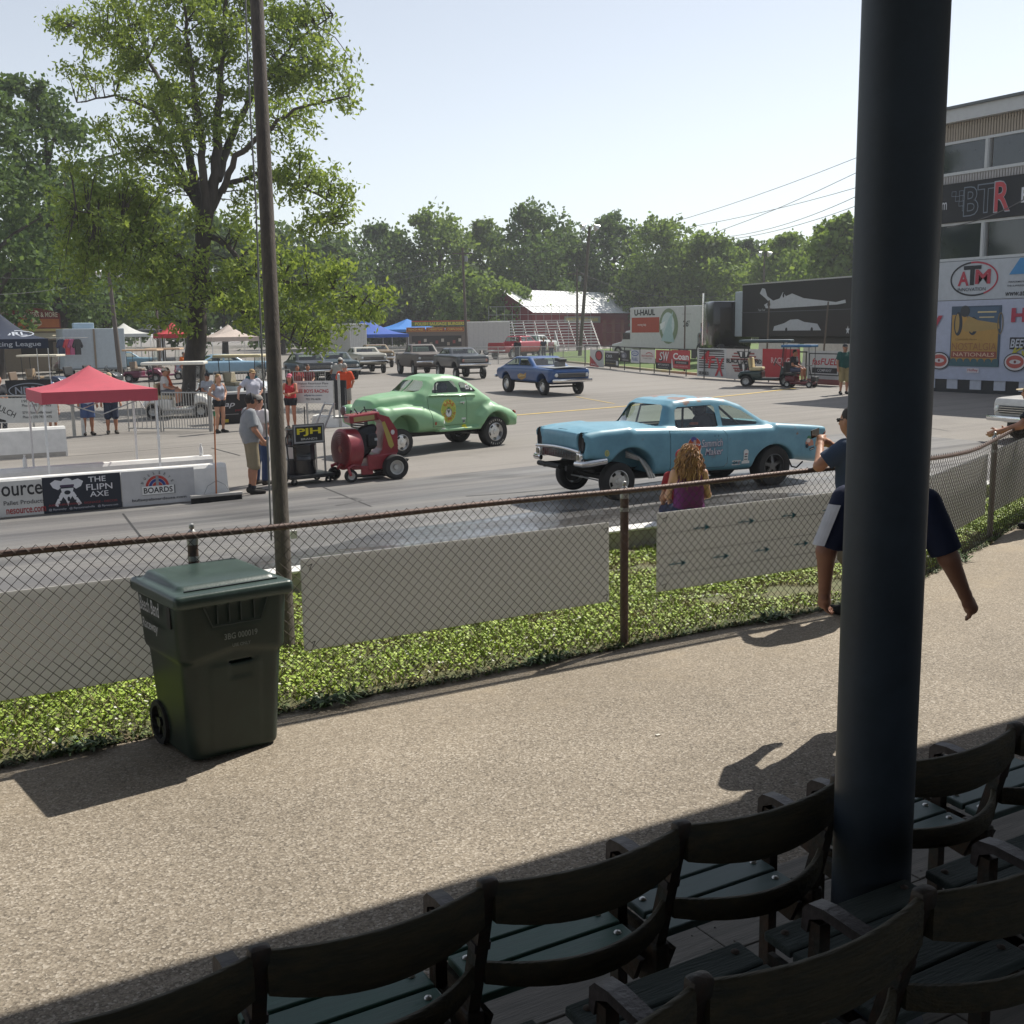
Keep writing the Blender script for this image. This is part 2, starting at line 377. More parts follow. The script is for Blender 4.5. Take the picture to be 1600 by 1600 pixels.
# rubbered racing lane
M_lane, t, b = nodes('rubbered_lane'); v = coords(t); vs = coords(t, (.035, 1., 1))
c = ramp(t, noise(t, vs, 1.35, 8, .72), [(.32, (.075, .073, .074)), (.47, (.135, .130, .127)), (.62, (.205, .195, .182)), (.78, (.255, .24, .22))]).outputs[0]
sk = N(t, 'TexWave', Scale=.22, Distortion=9., Detail=4.); t.links.new(coords(t, (.25, 1.2, 1)), sk.inputs['Vector'])
c = mixc(t, c, ramp(t, sk.outputs['Fac'], [(.0, (.62, .62, .62)), (.10, (1, 1, 1))]).outputs[0], .75, 'MULTIPLY')
g = ramp(t, noise(t, v, 45, 3), [(.3, (.8, .8, .8)), (.7, (1.18, 1.18, 1.18))]).outputs[0]; c = mixc(t, c, g, .5, 'MULTIPLY')
t.links.new(c, b.inputs['Base Color']); b.inputs['Roughness'].default_value = .6
rr = ramp(t, noise(t, vs, 1.1, 5), [(.35, (.38, .38, .38)), (.65, (.75, .75, .75))]).outputs[0]; t.links.new(rr, b.inputs['Roughness']); bumpit(t, b, noise(t, v, 70, 3), .2, .005)
# wet burnout patch
M_wet, t, b = nodes('wet_asphalt'); v = coords(t, (.5, 1.3, 1))
c = ramp(t, noise(t, v, .9, 6, .7), [(.3, (.05, .05, .052)), (.7, (.11, .105, .10))]).outputs[0]; t.links.new(c, b.inputs['Base Color'])
t.links.new(ramp(t, noise(t, v, 1.4, 6, .7), [(.35, (.10, .10, .10)), (.65, (.5, .5, .5))]).outputs[0], b.inputs['Roughness'])
M_soil = mat('lawn_soil', (.15, .13, .07), .95, var=.35, scale=3, bump=.5, bscale=40, c2=(.10, .12, .04))
M_bank = mat('far_lawn', (.13, .20, .045), .95, var=.3, scale=2.2, bump=.6, bscale=25, c2=(.085, .125, .03))
M_conc = mat('concrete', (.38, .36, .33), .85, var=.18, scale=3, bump=.3, bscale=50)
M_white = mat('white_paint_worn', (.74, .73, .70), .7, var=.10, scale=4, bump=.15, bscale=30)
M_steel = mat('galvanised_steel', (.42, .42, .41), .45, .7, var=.2, scale=9)
M_rust = mat('rusty_steel', (.20, .115, .075), .7, .3, var=.4, scale=14, bump=.3, bscale=80, c2=(.10, .065, .05))
M_black = mat('black_paint', (.02, .021, .023), .45, var=.3, scale=6)
M_rubber = mat('tyre_rubber', (.022, .022, .022), .75, var=.3, scale=10, bump=.2, bscale=60)
M_chrome = mat('chrome', (.78, .78, .78), .12, 1., var=.06, scale=8)
M_alu = mat('cast_aluminium', (.62, .62, .61), .32, .9, var=.15, scale=12)
# ------------------------------------------------------------------ ground
mb = MB(); xs = [-1500, 5, 33, 1500]
mb.sheet([[(x, -300, -.08) for x in xs], [(x, 9.72, -.08) for x in xs]])
mb.sheet([[(x, 9.72, -.08) for x in xs], [(x, 9.73, gz(x)) for x in xs], [(x, 1500, gz(x)) for x in xs]])
struct(mb.build('ground', M_lot, fix=False))
def lane(name, y0, y1, x0, x1, dz, m):
    mb = MB(); xs = [x0] + [q for q in (5, 33) if x0 < q < x1] + [x1]
    mb.sheet([[(x, y, gz(x) + dz) for x in xs] for y in (y0, y1)]); return struct(mb.build(name, m, fix=False))
lane('racing_lane', 9.9, 19.7, -60, 22, .004, M_lane)
mb = MB(); n = 40
outl = []
for i in range(n):
    a = 2 * math.pi * i / n; r = 1 + .12 * math.sin(3 * a + 1) + .10 * math.sin(5 * a) + .06 * math.sin(9 * a + 2); outl.append((8.6 + 4.4 * r * math.cos(a), 13.1 + 1.75 * r * math.sin(a)))
mb.add([(x, y, gz(x) + .010) for x, y in outl] + [(8.6, 13.1, gz(8.6) + .010)], [(i, (i + 1) % n, n) for i in range(n)])
struct(mb.build('wet_patch', M_wet, fix=False))
mb = MB(); mb.sheet([[(x, y, 0) for x in (-40, 40)] for y in (2.96, 6.74)]); wk = struct(mb.build('walkway', M_walk, fix=False))
mb = MB(); mb.sheet([[(x, y, 0) for x in (7.9, 40)] for y in (6.74, 6.76)]); mb.v[2] = (7.9, 6.75, 0); mb.v[3] = (40, 19.3, 0)
struct(mb.build('walkway', M_walk, fix=False))
# lawn soil: bumpy strip from the fence to the retaining wall
mb = MB(); P = []
for j in range(15):
    row = []
    for i in range(121):
        x = -22 + i * .5; y0 = 6.74 + max(0, (x - 7.9) * .395); y = y0 + (9.68 - y0) * j / 14
        e = min(1, j / 1.5); row.append((x, y, (.006 + .035 * e + .02 * math.sin(x * 1.7 + j) * e + .012 * math.sin(x * 5 + j * 2.1) * e) if y0 < 9.6 else -.05))
    P.append(row)
mb.sheet(P); struct(mb.build('lawn_soil', M_soil, smooth=60, fix=False))
# painted lines
def strip(name, pts, wd, m, dz=.009):
    mb = MB(); Lp, Rp = [], []
    for i, p in enumerate(pts):
        a = pts[max(i - 1, 0)]; b = pts[min(i + 1, len(pts) - 1)]; d = Vector((b[0] - a[0], b[1] - a[1])).normalized(); nn = Vector((-d.y, d.x)) * wd / 2
        Lp.append((p[0] + nn.x, p[1] + nn.y, gz(p[0] + nn.x) + dz)); Rp.append((p[0] - nn.x, p[1] - nn.y, gz(p[0] - nn.x) + dz))
    mb.sheet([Lp, Rp]); return struct(mb.build(name, m, fix=False))
M_yel = mat('yellow_line_paint', (.68, .47, .10), .75, var=.25, scale=3, c2=(.52, .38, .15))
M_joint = mat('tar_joint', (.03, .03, .03), .8)
def sub(pts, k=8):
    out = []
    for a, b in zip(pts[:-1], pts[1:]): out += [a.lerp(b, i / k) for i in range(k)]
    return out + [pts[-1]]
strip('lane_line', sub([G(780, 651), G(880, 643), G(976, 635), G(1155, 617), G(1242, 607)]), .19, M_yel)
strip('lane_line', sub([G(900, 620), G(960, 631)]), .06, M_yel)
for a, b in (((505, 762), (580, 792)), ((192, 803), (222, 842)), ((330, 700), (375, 712)), ((0, 720), (310, 697)), ((310, 697), (420, 690))):
    strip('expansion_joint', sub([G(*a), G(*b)]), .035, M_joint, .007)
# skid arcs near the cars
for cx, cy, r, a0, a1 in ((11.4, 18.6, 2.6, .2, 2.2), (11.8, 18.4, 3.0, .2, 2.0), (6.6, 18.0, .6, -1, 1.2)):
    strip('skid_mark', [Vector((cx + r * 1.5 * math.cos(a0 + (a1 - a0) * i / 14), cy - r * .75 * math.sin(a0 + (a1 - a0) * i / 14), 0)) for i in range(15)], .09, mat('skid_rubber', (.10, .097, .095), .6, var=.4, scale=2), .008)
# ------------------------------------------------------------------ retaining wall beside the track
rw = thing('retaining_wall', 'low concrete retaining wall with white painted top behind the lawn', 'wall', (0, 9.65, 0))
for k in range(20):
    x0 = -22 + k * 3.0
    mb = MB(); mb.bbox((x0 + 1.49, .11, -.19), (2.97, .22, .86), .012); mb.build('wall_section', M_conc, rw)
    mb = MB(); mb.bbox((x0 + 1.49, .11, .255), (2.97, .235, .03), .008); mb.build('painted_cap', M_white, rw)
# ------------------------------------------------------------------ lawn: clover and grass blades
def lawn():
    vs, fs, mi = [], [], []
    n = 150000; X = RNG.uniform(-2.5, 16, n)
    near = np.where(X > 7.9, 6.78 + (X - 7.9) * .395, 6.78); u = RNG.random(n); Y = near + (9.62 - near) * u
    keep = (near < 9.6)
    from mathutils import noise as mn
    for i in np.nonzero(keep)[0]:
        x, y = X[i], Y[i]; q = mn.noise(Vector((x * .7, y * .9, 3))) + .5 * mn.noise(Vector((x * 2.3, y * 2.3, 7))); e = min(1, (y - near[i]) / .25)
        bare = q < -.62 or (x > 7 and q < -.2 and y > 8.4) or RNG.random() > .6 + .4 * e
        if bare: continue
        z0 = .02 + .03 * e; a = RNG.uniform(0, 6.28); h = RNG.uniform(.025, .055) * (1 + .5 * q); k = len(vs)
        if RNG.random() < .62:    # grass blade
            w_ = RNG.uniform(.004, .008); l = RNG.uniform(-.03, .03); l2 = RNG.uniform(-.03, .03); c_, s_ = math.cos(a) * w_, math.sin(a) * w_
            vs += [(x - c_, y - s_, z0), (x + c_, y + s_, z0), (x + l * .5 + c_ * .7, y + l2 * .5 + s_ * .7, z0 + h * .6), (x + l * 1.3, y + l2 * 1.3, z0 + h), (x + l * .5 - c_ * .7, y + l2 * .5 - s_ * .7, z0 + h * .6)]
            fs += [(k, k + 1, k + 2, k + 4), (k + 4, k + 2, k + 3)]; mt = int(RNG.integers(0, 3)); mt = 2 if q < -.18 else mt; mi += [mt, mt]
        else:                     # broad clover leaf, tilted
            r = RNG.uniform(.006, .012); tx, ty = RNG.uniform(-.5, .5, 2); zz = z0 + h * .75; c_, s_ = math.cos(a) * r, math.sin(a) * r
            vs += [(x + p * c_ - o * s_, y + p * s_ + o * c_, zz + (p * tx + o * ty) * r) for p, o in ((-1, -.7), (1, -.8), (1.1, .8), (0, 1.1), (-1, .7))]
            fs += [(k, k + 1, k + 2, k + 3, k + 4)]; mi += [int(RNG.integers(0, 2)) if RNG.random() > .04 else 3]
    me = bpy.data.meshes.new('lawn_grass'); me.from_pydata(vs, [], fs)
    for m in (mat('clover_a', (.25, .36, .04), .6, var=.25, scale=3), mat('clover_b', (.36, .47, .06), .6, var=.25, scale=3), mat('grass_dry', (.26, .24, .09), .7, var=.3, scale=3), mat('clover_flower', (.6, .6, .5), .7)): me.materials.append(m)
    me.polygons.foreach_set('material_index', mi); o = link('lawn_grass', me); struct(o, 'stuff'); o['label'] = 'short green clover and grass between fence and wall'; o['category'] = 'grass'
lawn()
def weeds(x, y, n, label, seed):
    r = random.Random(seed); mb = MB()
    for i in range(n):
        a = r.uniform(0, 6.28); l = r.uniform(.06, .17); w_ = r.uniform(.008, .016); d = Vector((math.cos(a), math.sin(a), 0)); s_ = Vector((-d.y, d.x, 0)) * w_; up = r.uniform(.3, 1.0)
        b_ = Vector((x + r.uniform(-.14, .14), y + r.uniform(-.05, .05), .01)); m_ = b_ + d * l * .5 + Vector((0, 0, l * .6 * up)); e_ = b_ + d * l + Vector((0, 0, l * .35 * up))
        mb.add([b_ - s_ * .4, b_ + s_ * .4, m_ + s_, m_ - s_, e_], [(0, 1, 2, 3), (3, 2, 4)])
    o = mb.build('weed_clump', mat('weed_leaf', (.06, .11, .025), .6, var=.3, scale=6), fix=False); tag(o, label, 'weeds', 'weeds along the foot of the fence')
mb = MB(); r = random.Random(77)
for i in range(5200):
    x = r.uniform(-2, 14); y = (6.735 if x < 7.9 else 6.735 + (x - 7.9) * .395) + abs(r.gauss(0, .05)) - .03 - .03 * math.sin(x * 3.1) * math.sin(x * 1.3); l = r.uniform(.02, .075); a = r.uniform(0, 6.28); w_ = r.uniform(.003, .009); dx, dy = math.cos(a), math.sin(a)
    mb.mi = r.choice((0, 0, 1, 2)); mb.add([(x - dy * w_, y + dx * w_, .004), (x + dy * w_, y - dx * w_, .004), (x + dx * l * .5 + dy * w_, y + dy * l * .5 - dx * w_, l * .5), (x + dx * l, y + dy * l, l * r.uniform(.2, .7)), (x + dx * l * .5 - dy * w_, y + dy * l * .5 + dx * w_, l * .5)], [(0, 1, 2, 4), (4, 2, 3)])
o = mb.build('fence_weeds', [mat('edge_weed', (.06, .09, .025), .7, var=.4, scale=5), mat('edge_weed_dry', (.16, .12, .06), .8, var=.4, scale=5), mat('edge_weed_light', (.14, .19, .04), .7, var=.4, scale=5)], fix=False); struct(o, 'stuff'); o['label'] = 'ragged dark weeds and dead grass along the foot of the fence'; o['category'] = 'weeds'
weeds(2.55, 6.70, 60, 'low dark weeds sprouting at the fence foot right of the green bin', 1)
weeds(1.0, 6.72, 45, 'dark weeds at the fence foot left of the green bin', 2)
weeds(4.2, 6.72, 50, 'weeds at the fence foot left of the bare fence post', 3)
weeds(6.4, 6.72, 45, 'weeds at the fence foot beside the man with the phone', 4)
weeds(9.6, 7.38, 50, 'weeds at the leaning fence right of the black column', 5)
# ------------------------------------------------------------------ grandstand: roof, decks, column, chairs
M_roof = mat('roof_sheet', (.10, .10, .10), .8)
mb = MB(); mb.box((2, -1.4, 5.6), (60, 13.3, .2)); struct(mb.build('grandstand_roof', M_roof)); mb = MB(); mb.box((2, -7.9, 1.7), (60, .2, 3.4)); struct(mb.build('added_shade_wall', M_roof))  # back wall: unseen, added behind the camera to darken the near seat rows
M_plank = mat('weathered_deck_plank', (.20, .185, .165), .85, var=.3, scale=3, bump=.4, bscale=18, stretch=(.6, 9, 9))
def deck(name, y0, y1, z, fascia=True):
    e = struct(bpy.data.objects.new(name, None)); COL.objects.link(e); e.location = (0, 0, z); rows = round((y1 - y0) / .185); wd = (y1 - y0) / rows; r = random.Random(int(z * 100))
    for j in range(rows):
        x = -3.2 + r.uniform(0, .8)
        while x < 7:
            L = r.choice((.92, 1.22, 1.83)); 
            if x + L > -1.2 and x < 5.4:
                mb = MB(); mb.bbox((L / 2, 0, -.019 + r.uniform(-.002, .001)), (L - .006, wd - .008, .038), .003)
                for xx in (.05, L - .05):
                    for yy in (-.05, .05): mb.cyl((xx, yy, -.004), (xx, yy, .003), .004, n=6)
                p = mb.build('plank', M_plank, e); p.location = (x, y0 + wd * (j + .5), 0)
            x += L
    mb = MB(); mb.box((2, (y0 + y1) / 2, -.16), (14, y1 - y0 - .02, .24)); mb.build('deck_frame', mat('deck_joist', (.05, .045, .04), .9), e)
    return e
deck('grandstand_deck', 2.02, 2.95, .39); deck('grandstand_deck', 1.28, 2.01, .54); deck('grandstand_deck', .2, 1.27, .69)
# column: painted steel pipe
M_col = mat('black_column_paint', (.030, .042, .058), .5, var=.35, scale=3, bump=.12, bscale=14)
cl = thing('steel_column', 'thick black painted steel column standing between the seat rows', 'column', (2.238, 1.933, .3))
mb = MB(); mb.lathe([(.001, 0), (.101, 0), (.101, 5.2), (.001, 5.2)], n=48); mb.build('pipe', M_col, cl, smooth=True)
mb = MB(); mb.lathe([(.001, .24), (.15, .24), (.15, .262), (.105, .268)], n=40); mb.build('base_flange', M_col, cl, smooth=True)
# chairs
M_iron = mat('chair_iron', (.028, .036, .032), .55, .2, var=.5, scale=16, bump=.3, bscale=60, c2=(.075, .04, .025))
M_back = mat('chair_back_wood', (.095, .075, .038), .7, var=.3, scale=5, bump=.5, bscale=20, stretch=(1, 8, 8), c2=(.035, .035, .024))
M_seatg = mat('chair_seat_green', (.06, .15, .12), .5, var=.15, scale=5, bump=.1, bscale=20, stretch=(1, 8, 8))
M_seatw = mat('chair_seat_weathered', (.085, .105, .10), .75, var=.35, scale=5, bump=.5, bscale=20, stretch=(1, 9, 9), c2=(.05, .07, .065))
M_bolt = mat('bolt_head', (.6, .6, .58), .35, .8)
M_boltr = mat('bolt_head_rusty', (.09, .07, .06), .6, .5)
def slat(mb, w, z0, z1, y0, bow, th=.022, tilt=.0, arch=.0, arch0=.0, n=14):
    P = []
    ring = []
    for i in range(n + 1):
        u = i / n; s = 4 * u * (1 - u); x = .012 + (w - .024) * u; y = y0 - bow * s; za = z0 - arch0 * s; zb = z1 - arch * s
        hh = (zb - za) / 2
        ring.append([(x, y - th / 2, za + .004), (x, y + th / 2, za + .004), (x, y + th / 2 + tilt, zb - .006), (x, y + th / 4 + tilt, zb), (x, y - th / 4 + tilt, zb), (x, y - th / 2 + tilt, zb - .006)])
    k = 6; vs = [p for r in ring for p in r]; fs = [(i * k + j, i * k + (j + 1) % k, (i + 1) * k + (j + 1) % k, (i + 1) * k + j) for i in range(n) for j in range(k)]
    fs += [tuple(range(k)), tuple(n * k + j for j in range(k))[::-1]]; mb.add(vs, fs)
def stanchion(par, x):
    st = MB()
    # rear leg / back post, front leg, curved arm, cross web
    for pl, th in (([(-.012, .785), (.02, .785), (.075, .60), (.125, .42), (.125, .30), (.11, 0), (.07, 0), (.083, .30), (.085, .41), (.035, .60)], .016),
                   ([(.255, .60), (.285, .60), (.29, .40), (.29, 0), (.25, 0), (.252, .40)], .016),
                   ([(.10, .40), (.27, .40), (.27, .355), (.10, .335)], .012)):
        st.prism([(q[0], q[1]) for q in pl], x - th, x + th, 'x')
    st.bbox((x, .10, .013), (.06, .09, .022), .004); st.bbox((x, .27, .013), (.06, .08, .022), .004)
    st.bbox((x, .12, .36), (.05, .10, .13), .012)
    s = st.build('stanchion', M_iron, par)
    ar = MB(); ar.prism([(.03, .622), (.12, .636), (.24, .645), (.285, .640), (.303, .622), (.305, .575), (.288, .57), (.282, .604), (.245, .622), (.12, .613), (.035, .600)], x - .021, x + .021, 'x')
    ar.build('armrest', mat('armrest_iron', (.055, .045, .045), .5, .2, var=.5, scale=14, bump=.3, bscale=60), par, smooth=50)
    cp = MB(); cp.bbox((x, .004, .775), (.05, .036, .045), .012); cp.build('post_cap', M_iron, par, smooth=True)
def chair(label, x0, x1, ytop, zd, seatm, boltm, right=False, low_arch=.03):
    w = x1 - x0; c = thing('stadium_chair', label, 'chair', (x0, ytop, zd), 0, 'wooden stadium chairs in rows'); r = random.Random(int(x0 * 1000))
    stanchion(c, 0.)
    if right: stanchion(c, w)
    mb = MB(); slat(mb, w, .685, .785, .0, .042, arch=.006, arch0=.034); mb.build('back_slat', M_back, c, smooth=50)
    mb = MB(); slat(mb, w, .505, .562, .055, .10, arch=.004, arch0=.012); mb.build('back_slat', M_back, c, smooth=50)
    for j in range(4):
        y = .155 + j * .094; z = .425 + .008 * j
        mb = MB(); mb.bbox((w / 2, y, z), (w - .075, .088, .024), .005, rx=.06); s = mb.build('seat_plank', seatm, c)
        if True:
            for xx in (.075, w - .075):
                mb = MB(); mb.ell((xx, y + .012, z + .0135), (.0105, .0105, .006), 10, 6); mb.build('bolt', boltm, s, smooth=True)
    for xx in (.05, w - .05):
        mb = MB(); mb.prism([(.09, .39), (.47, .41), (.47, .385), (.30, .345), (.12, .32)], xx - .008, xx + .008, 'x'); mb.build('seat_bracket', M_iron, c)
    return c
R1 = [('leftmost visible green-seated chair of the front row', .06, .612), ('green-seated front row chair directly right of the leftmost one', .617, 1.147),
      ('green-seated front row chair in the middle of the row', 1.152, 1.710), ('front row chair with pale green seat just left of the black column', 1.715, 2.277),
      ('front row chair just right of the black column', 2.48, 3.041), ('front row chair at the right edge of the picture', 3.046, 3.607)]
for i, (lb, a, b_) in enumerate(R1):
    chair(lb, a, b_, 2.085, .39, M_seatg if i != 3 and i < 4 else mat('chair_seat_pale', (.11, .17, .165), .55, var=.15, scale=5, stretch=(1, 8, 8)), M_bolt, right=(i in (3, 5)))
R2 = [('dark weathered second row chair at the bottom edge, nearest the camera', .587, 1.145), ('dark weathered second row chair left of the black column base', 1.15, 1.710), ('dark weathered second row chair in front of the column base', 1.715, 2.277), ('dark second row chair in the bottom right corner', 2.282, 2.845), ('dark second row chair farthest right, cut by the picture edge', 2.85, 3.41)]
for i, (lb, a, b_) in enumerate(R2): chair(lb, a, b_, 1.345, .54, M_seatw, M_boltr, right=(i == 4))
# ------------------------------------------------------------------ wheeled rubbish bin
M_bin = mat('bin_green_plastic', (.018, .034, .026), .42, var=.25, scale=4, bump=.08, bscale=120)
M_lid = mat('bin_lid_plastic', (.045, .072, .062), .30, var=.25, scale=4, bump=.08, bscale=90)
def bin_():
    e = thing('wheeled_bin', 'dark green wheeled rubbish bin with hinged lid beside the chain link fence', 'bin', (1.735, 6.44, 0), math.radians(7))
    # body: tapered rounded box, half sizes bottom .27x.24 top .36x.36, upper skirt wider
    def f(X, Y, Z):
        tz = np.clip(Z / 1.0, 0, 1); hx = .272 + .05 * tz; hy = .255 + .08 * tz
        r = .07; qx = np.abs(X) - hx + r; qy = np.abs(Y - .01 * tz) - hy + r
        d = np.sqrt(np.maximum(qx, 0) ** 2 + np.maximum(qy, 0) ** 2) + np.minimum(np.maximum(qx, qy), 0) - r
        d = smax(d, np.abs(Z - .485) - .475, .03)
        # upper skirt
        hx2 = .295 + .045 * tz; hy2 = .28 + .07 * tz; r = .08; qx = np.abs(X) - hx2 + r; qy = np.abs(Y - .01 * tz) - hy2 + r
        d2 = np.sqrt(np.maximum(qx, 0) ** 2 + np.maximum(qy, 0) ** 2) + np.minimum(np.maximum(qx, qy), 0) - r
        zl = .60 + .05 * np.clip(1 - np.abs(X) / .25, 0, 1); d2 = smax(smax(d2, Z - .955, .015), zl - Z, .03); d = smin(d, d2, .02)
        # front lift pocket (facing -y)
        pk = sd_box(X, Y, Z, (.03, -.33, .52), (.075, .09, .055), .01); d = smax(d, -pk, .01)
        # front lower bulge panel
        bl = sd_box(X, Y, Z, (.0, -.24 - .075 * tz, .30), (.15, .012, .26), .01); d = smin(d, bl, .02)
        # grab recess upper front: trapezoid cut
        tr = smax(smax(np.abs(X) - .19 + (.93 - Z) * .35, np.abs(Z - .865) - .065, .01), Y + .325, .01); d = smax(d, -tr, .012)
        return d
    V, Q = iso(f, (-.40, -.42, -.02), (.40, .42, 1.0), .0125); link('body', vq_mesh('bin_body', V, Q, M_bin), e)
    def fl(X, Y, Z):
        d = sd_box(X, Y, Z, (0, .005, .965), (.358, .368, .042), .028)
        top = sd_box(X, Y, Z, (.0, .03, 1.015), (.29 , .27, .035), .03); d = smin(d, top, .035)
        sl = Z - (1.055 + .035 * (Y / .38)); return smax(d, sl, .02)
    V, Q = iso(fl, (-.42, -.43, .92), (.42, .43, 1.1), .0125); link('lid', vq_mesh('bin_lid', V, Q, M_lid), e)
    mb = MB(); mb.box((.01, -.272, 1.008), (.56, .012, .012)); mb.build('lid_groove', M_black, e)
    mb = MB()
    for xx in (-.11, -.04, .03, .11): mb.box((xx, -.335, .87), (.007, .014, .11))
    mb.tube([(-.19, -.345, .925), (-.145, -.343, .805), (.145, -.343, .805), (.19, -.345, .925)], .0045, 6); mb.build('grab_ribs', mat('bin_rib', (.045, .06, .055), .4), e)
    for s in (-1, 1):
        wh = link('wheel', None, e) if False else thing_part('wheel', e, (s * .27, .20, .135))
        mb = MB(); mb.lathe([(.10, -.03), (.13, -.03), (.135, -.015), (.135, .015), (.13, .03), (.10, .03)], axis='x', n=28, close=True); mb.build('tyre', M_rubber, wh, smooth=True)
        mb = MB(); mb.lathe([(.001, -.02), (.03, -.025), (.03, .025), (.001, .02)], axis='x', n=14)
        for q in range(6): a = q * math.pi / 3; mb.box((0, .062 * math.cos(a), .062 * math.sin(a)), (.02, .10, .018), rx=a)
        mb.build('hub', M_black, wh)
    mb = MB(); mb.cyl((-.27, .20, .135), (.27, .20, .135), .012); mb.build('axle', M_steel, e)
    mb = MB(); mb.cyl((-.3, .40, .93), (.3, .40, .93), .018, n=10); mb.build('handle_bar', M_bin, e, smooth=True)
    for s in (-1, 1):
        mb = MB(); mb.box((s * .335, -.20, .86), (.012, .05, .12)); mb.build('side_slot', M_black, e)
    printed(e, [('t', '#c9ccd0', 'Beech Bend', 0, .06, .30, .085), ('t', '#c9ccd0', 'Raceway', 0, -.06, .24, .075)], 'lettering', xf=lambda u, v, d: (-.344 - d, .07 - u, .82 + v), lift=.006)
    printed(e, [('t', '#7c8683', '3BG 000019', .02, .035, .20, .035), ('t', '#6c7673', 'USE ONLY', .02, -.02, .11, .02)], 'serial_number', xf=lambda u, v, d: (u, -.342 - d, .70 + v), lift=.004)
def thing_part(name, parent, loc):
    o = bpy.data.objects.new(name, None); COL.objects.link(o); o.parent = parent; o.location = loc; o.empty_display_size = .05; return o
bin_()
# ------------------------------------------------------------------ chain link fence
M_wire = mat('chainlink_wire', (.10, .085, .075), .55, .6, var=.4, scale=30, c2=(.055, .04, .035))
M_rail = mat('rusty_rail', (.17, .115, .095), .6, .35, var=.4, scale=8, bump=.2, bscale=60, c2=(.105, .075, .065))
fence = thing('chain_link_fence', 'rusty waist-high chain link fence along the walkway', 'fence', (0, 0, 0))
FL = [Vector((-3.2, 6.755, 0)), Vector((7.9, 6.755, 0)), Vector((11.0, 7.98, 0)), Vector((15.5, 9.76, 0))]
def fpos(s):
    for a, b in zip(FL[:-1], FL[1:]):
        L = (b - a).length
        if s <= L or b is FL[-1]: return a.lerp(b, s / L)
        s -= L
def railz(x):      # rail sags on the right-hand bay
    if x < 7.9: return 1.215 + .006 * math.sin(x * 2.1)
    return 1.215 - .12 * math.sin(min(1, (x - 7.9) / 3.1) * math.pi / 2 * 1.2) + (.06 * max(0, (x - 10.2)))
TL = sum((b - a).length for a, b in zip(FL[:-1], FL[1:]))
mb = MB(); mb.tube([fpos(s) + Vector((0, 0, railz(fpos(s).x))) for s in np.linspace(0, TL, 60)], .0205, 10); mb.build('top_rail', M_rail, fence, smooth=True)
for sx_ in (-1.2, 1.73, 4.985, 8.05, 11.0, 13.6):
    s = (sx_ + 3.2) if sx_ <= 7.9 else 11.1 + (sx_ - 7.9) * 1.076
    p = fpos(s); h = railz(p.x)
    mb = MB(); mb.cyl((p.x, p.y + .03, -.1), (p.x + .0, p.y + .03, h - .02), .032, n=14); q = mb.build('post', M_rail if sx_ < 10 else mat('post_grey', (.22, .2, .18), .6, .4), fence, smooth=True)
    mb = MB(); mb.lathe([(.034, h - .06), (.036, h - .02), (.03, h + .012), (.012, h + .035), (.018, h + .05), (.014, h + .066), (.001, h + .072)], (p.x, p.y + .03, 0), n=14); mb.build('post_cap', M_steel, q, smooth=True)
    mb = MB(); mb.lathe([(.036, h - .16), (.036, h - .13)], (p.x, p.y + .03, 0), n=14); mb.build('tension_band', M_steel, q)
def wires():
    vs, fs = [], []; pitch = .0721; n = int(TL / pitch * 2); r = .0027
    for i in range(n):
        s0 = i * pitch / 2; pts = []; p0 = fpos(s0); top = railz(p0.x) + .035; m = int((top - .03) / (pitch / 2)); 
        rr_ = random.Random(i)
        if p0.x > 15 or p0.x < -2.2: continue
        for k in range(m + 1):
            side = (k + i) % 2; off = pitch / 2 if side else 0.; p = fpos(s0 + off); bulge = .01 * math.sin(s0 * 1.3) * math.sin(k * .2) + .012 * math.sin(s0 * .6 + k * .1)
            sag = 0 if p.x < 7.9 else -.05 * math.sin((p.x - 7.9) * 1.0) * k / m
            pts.append(p + Vector((0, -.022 - .003 * side + bulge, top - k * pitch / 2 + sag * .3)))
        k0 = len(vs)
        for j, p in enumerate(pts): vs += [(p.x - r, p.y, p.z), (p.x, p.y - r, p.z), (p.x + r, p.y, p.z), (p.x, p.y + r, p.z)]
        for j in range(len(pts) - 1):
            a = k0 + 4 * j; fs += [(a + q, a + (q + 1) % 4, a + 4 + (q + 1) % 4, a + 4 + q) for q in range(4)]
    me = bpy.data.meshes.new('wire_mesh'); me.from_pydata(vs, [], fs); me.materials.append(M_wire); o = link('wire_mesh', me, fence); o['kind'] = 'stuff'
wires()
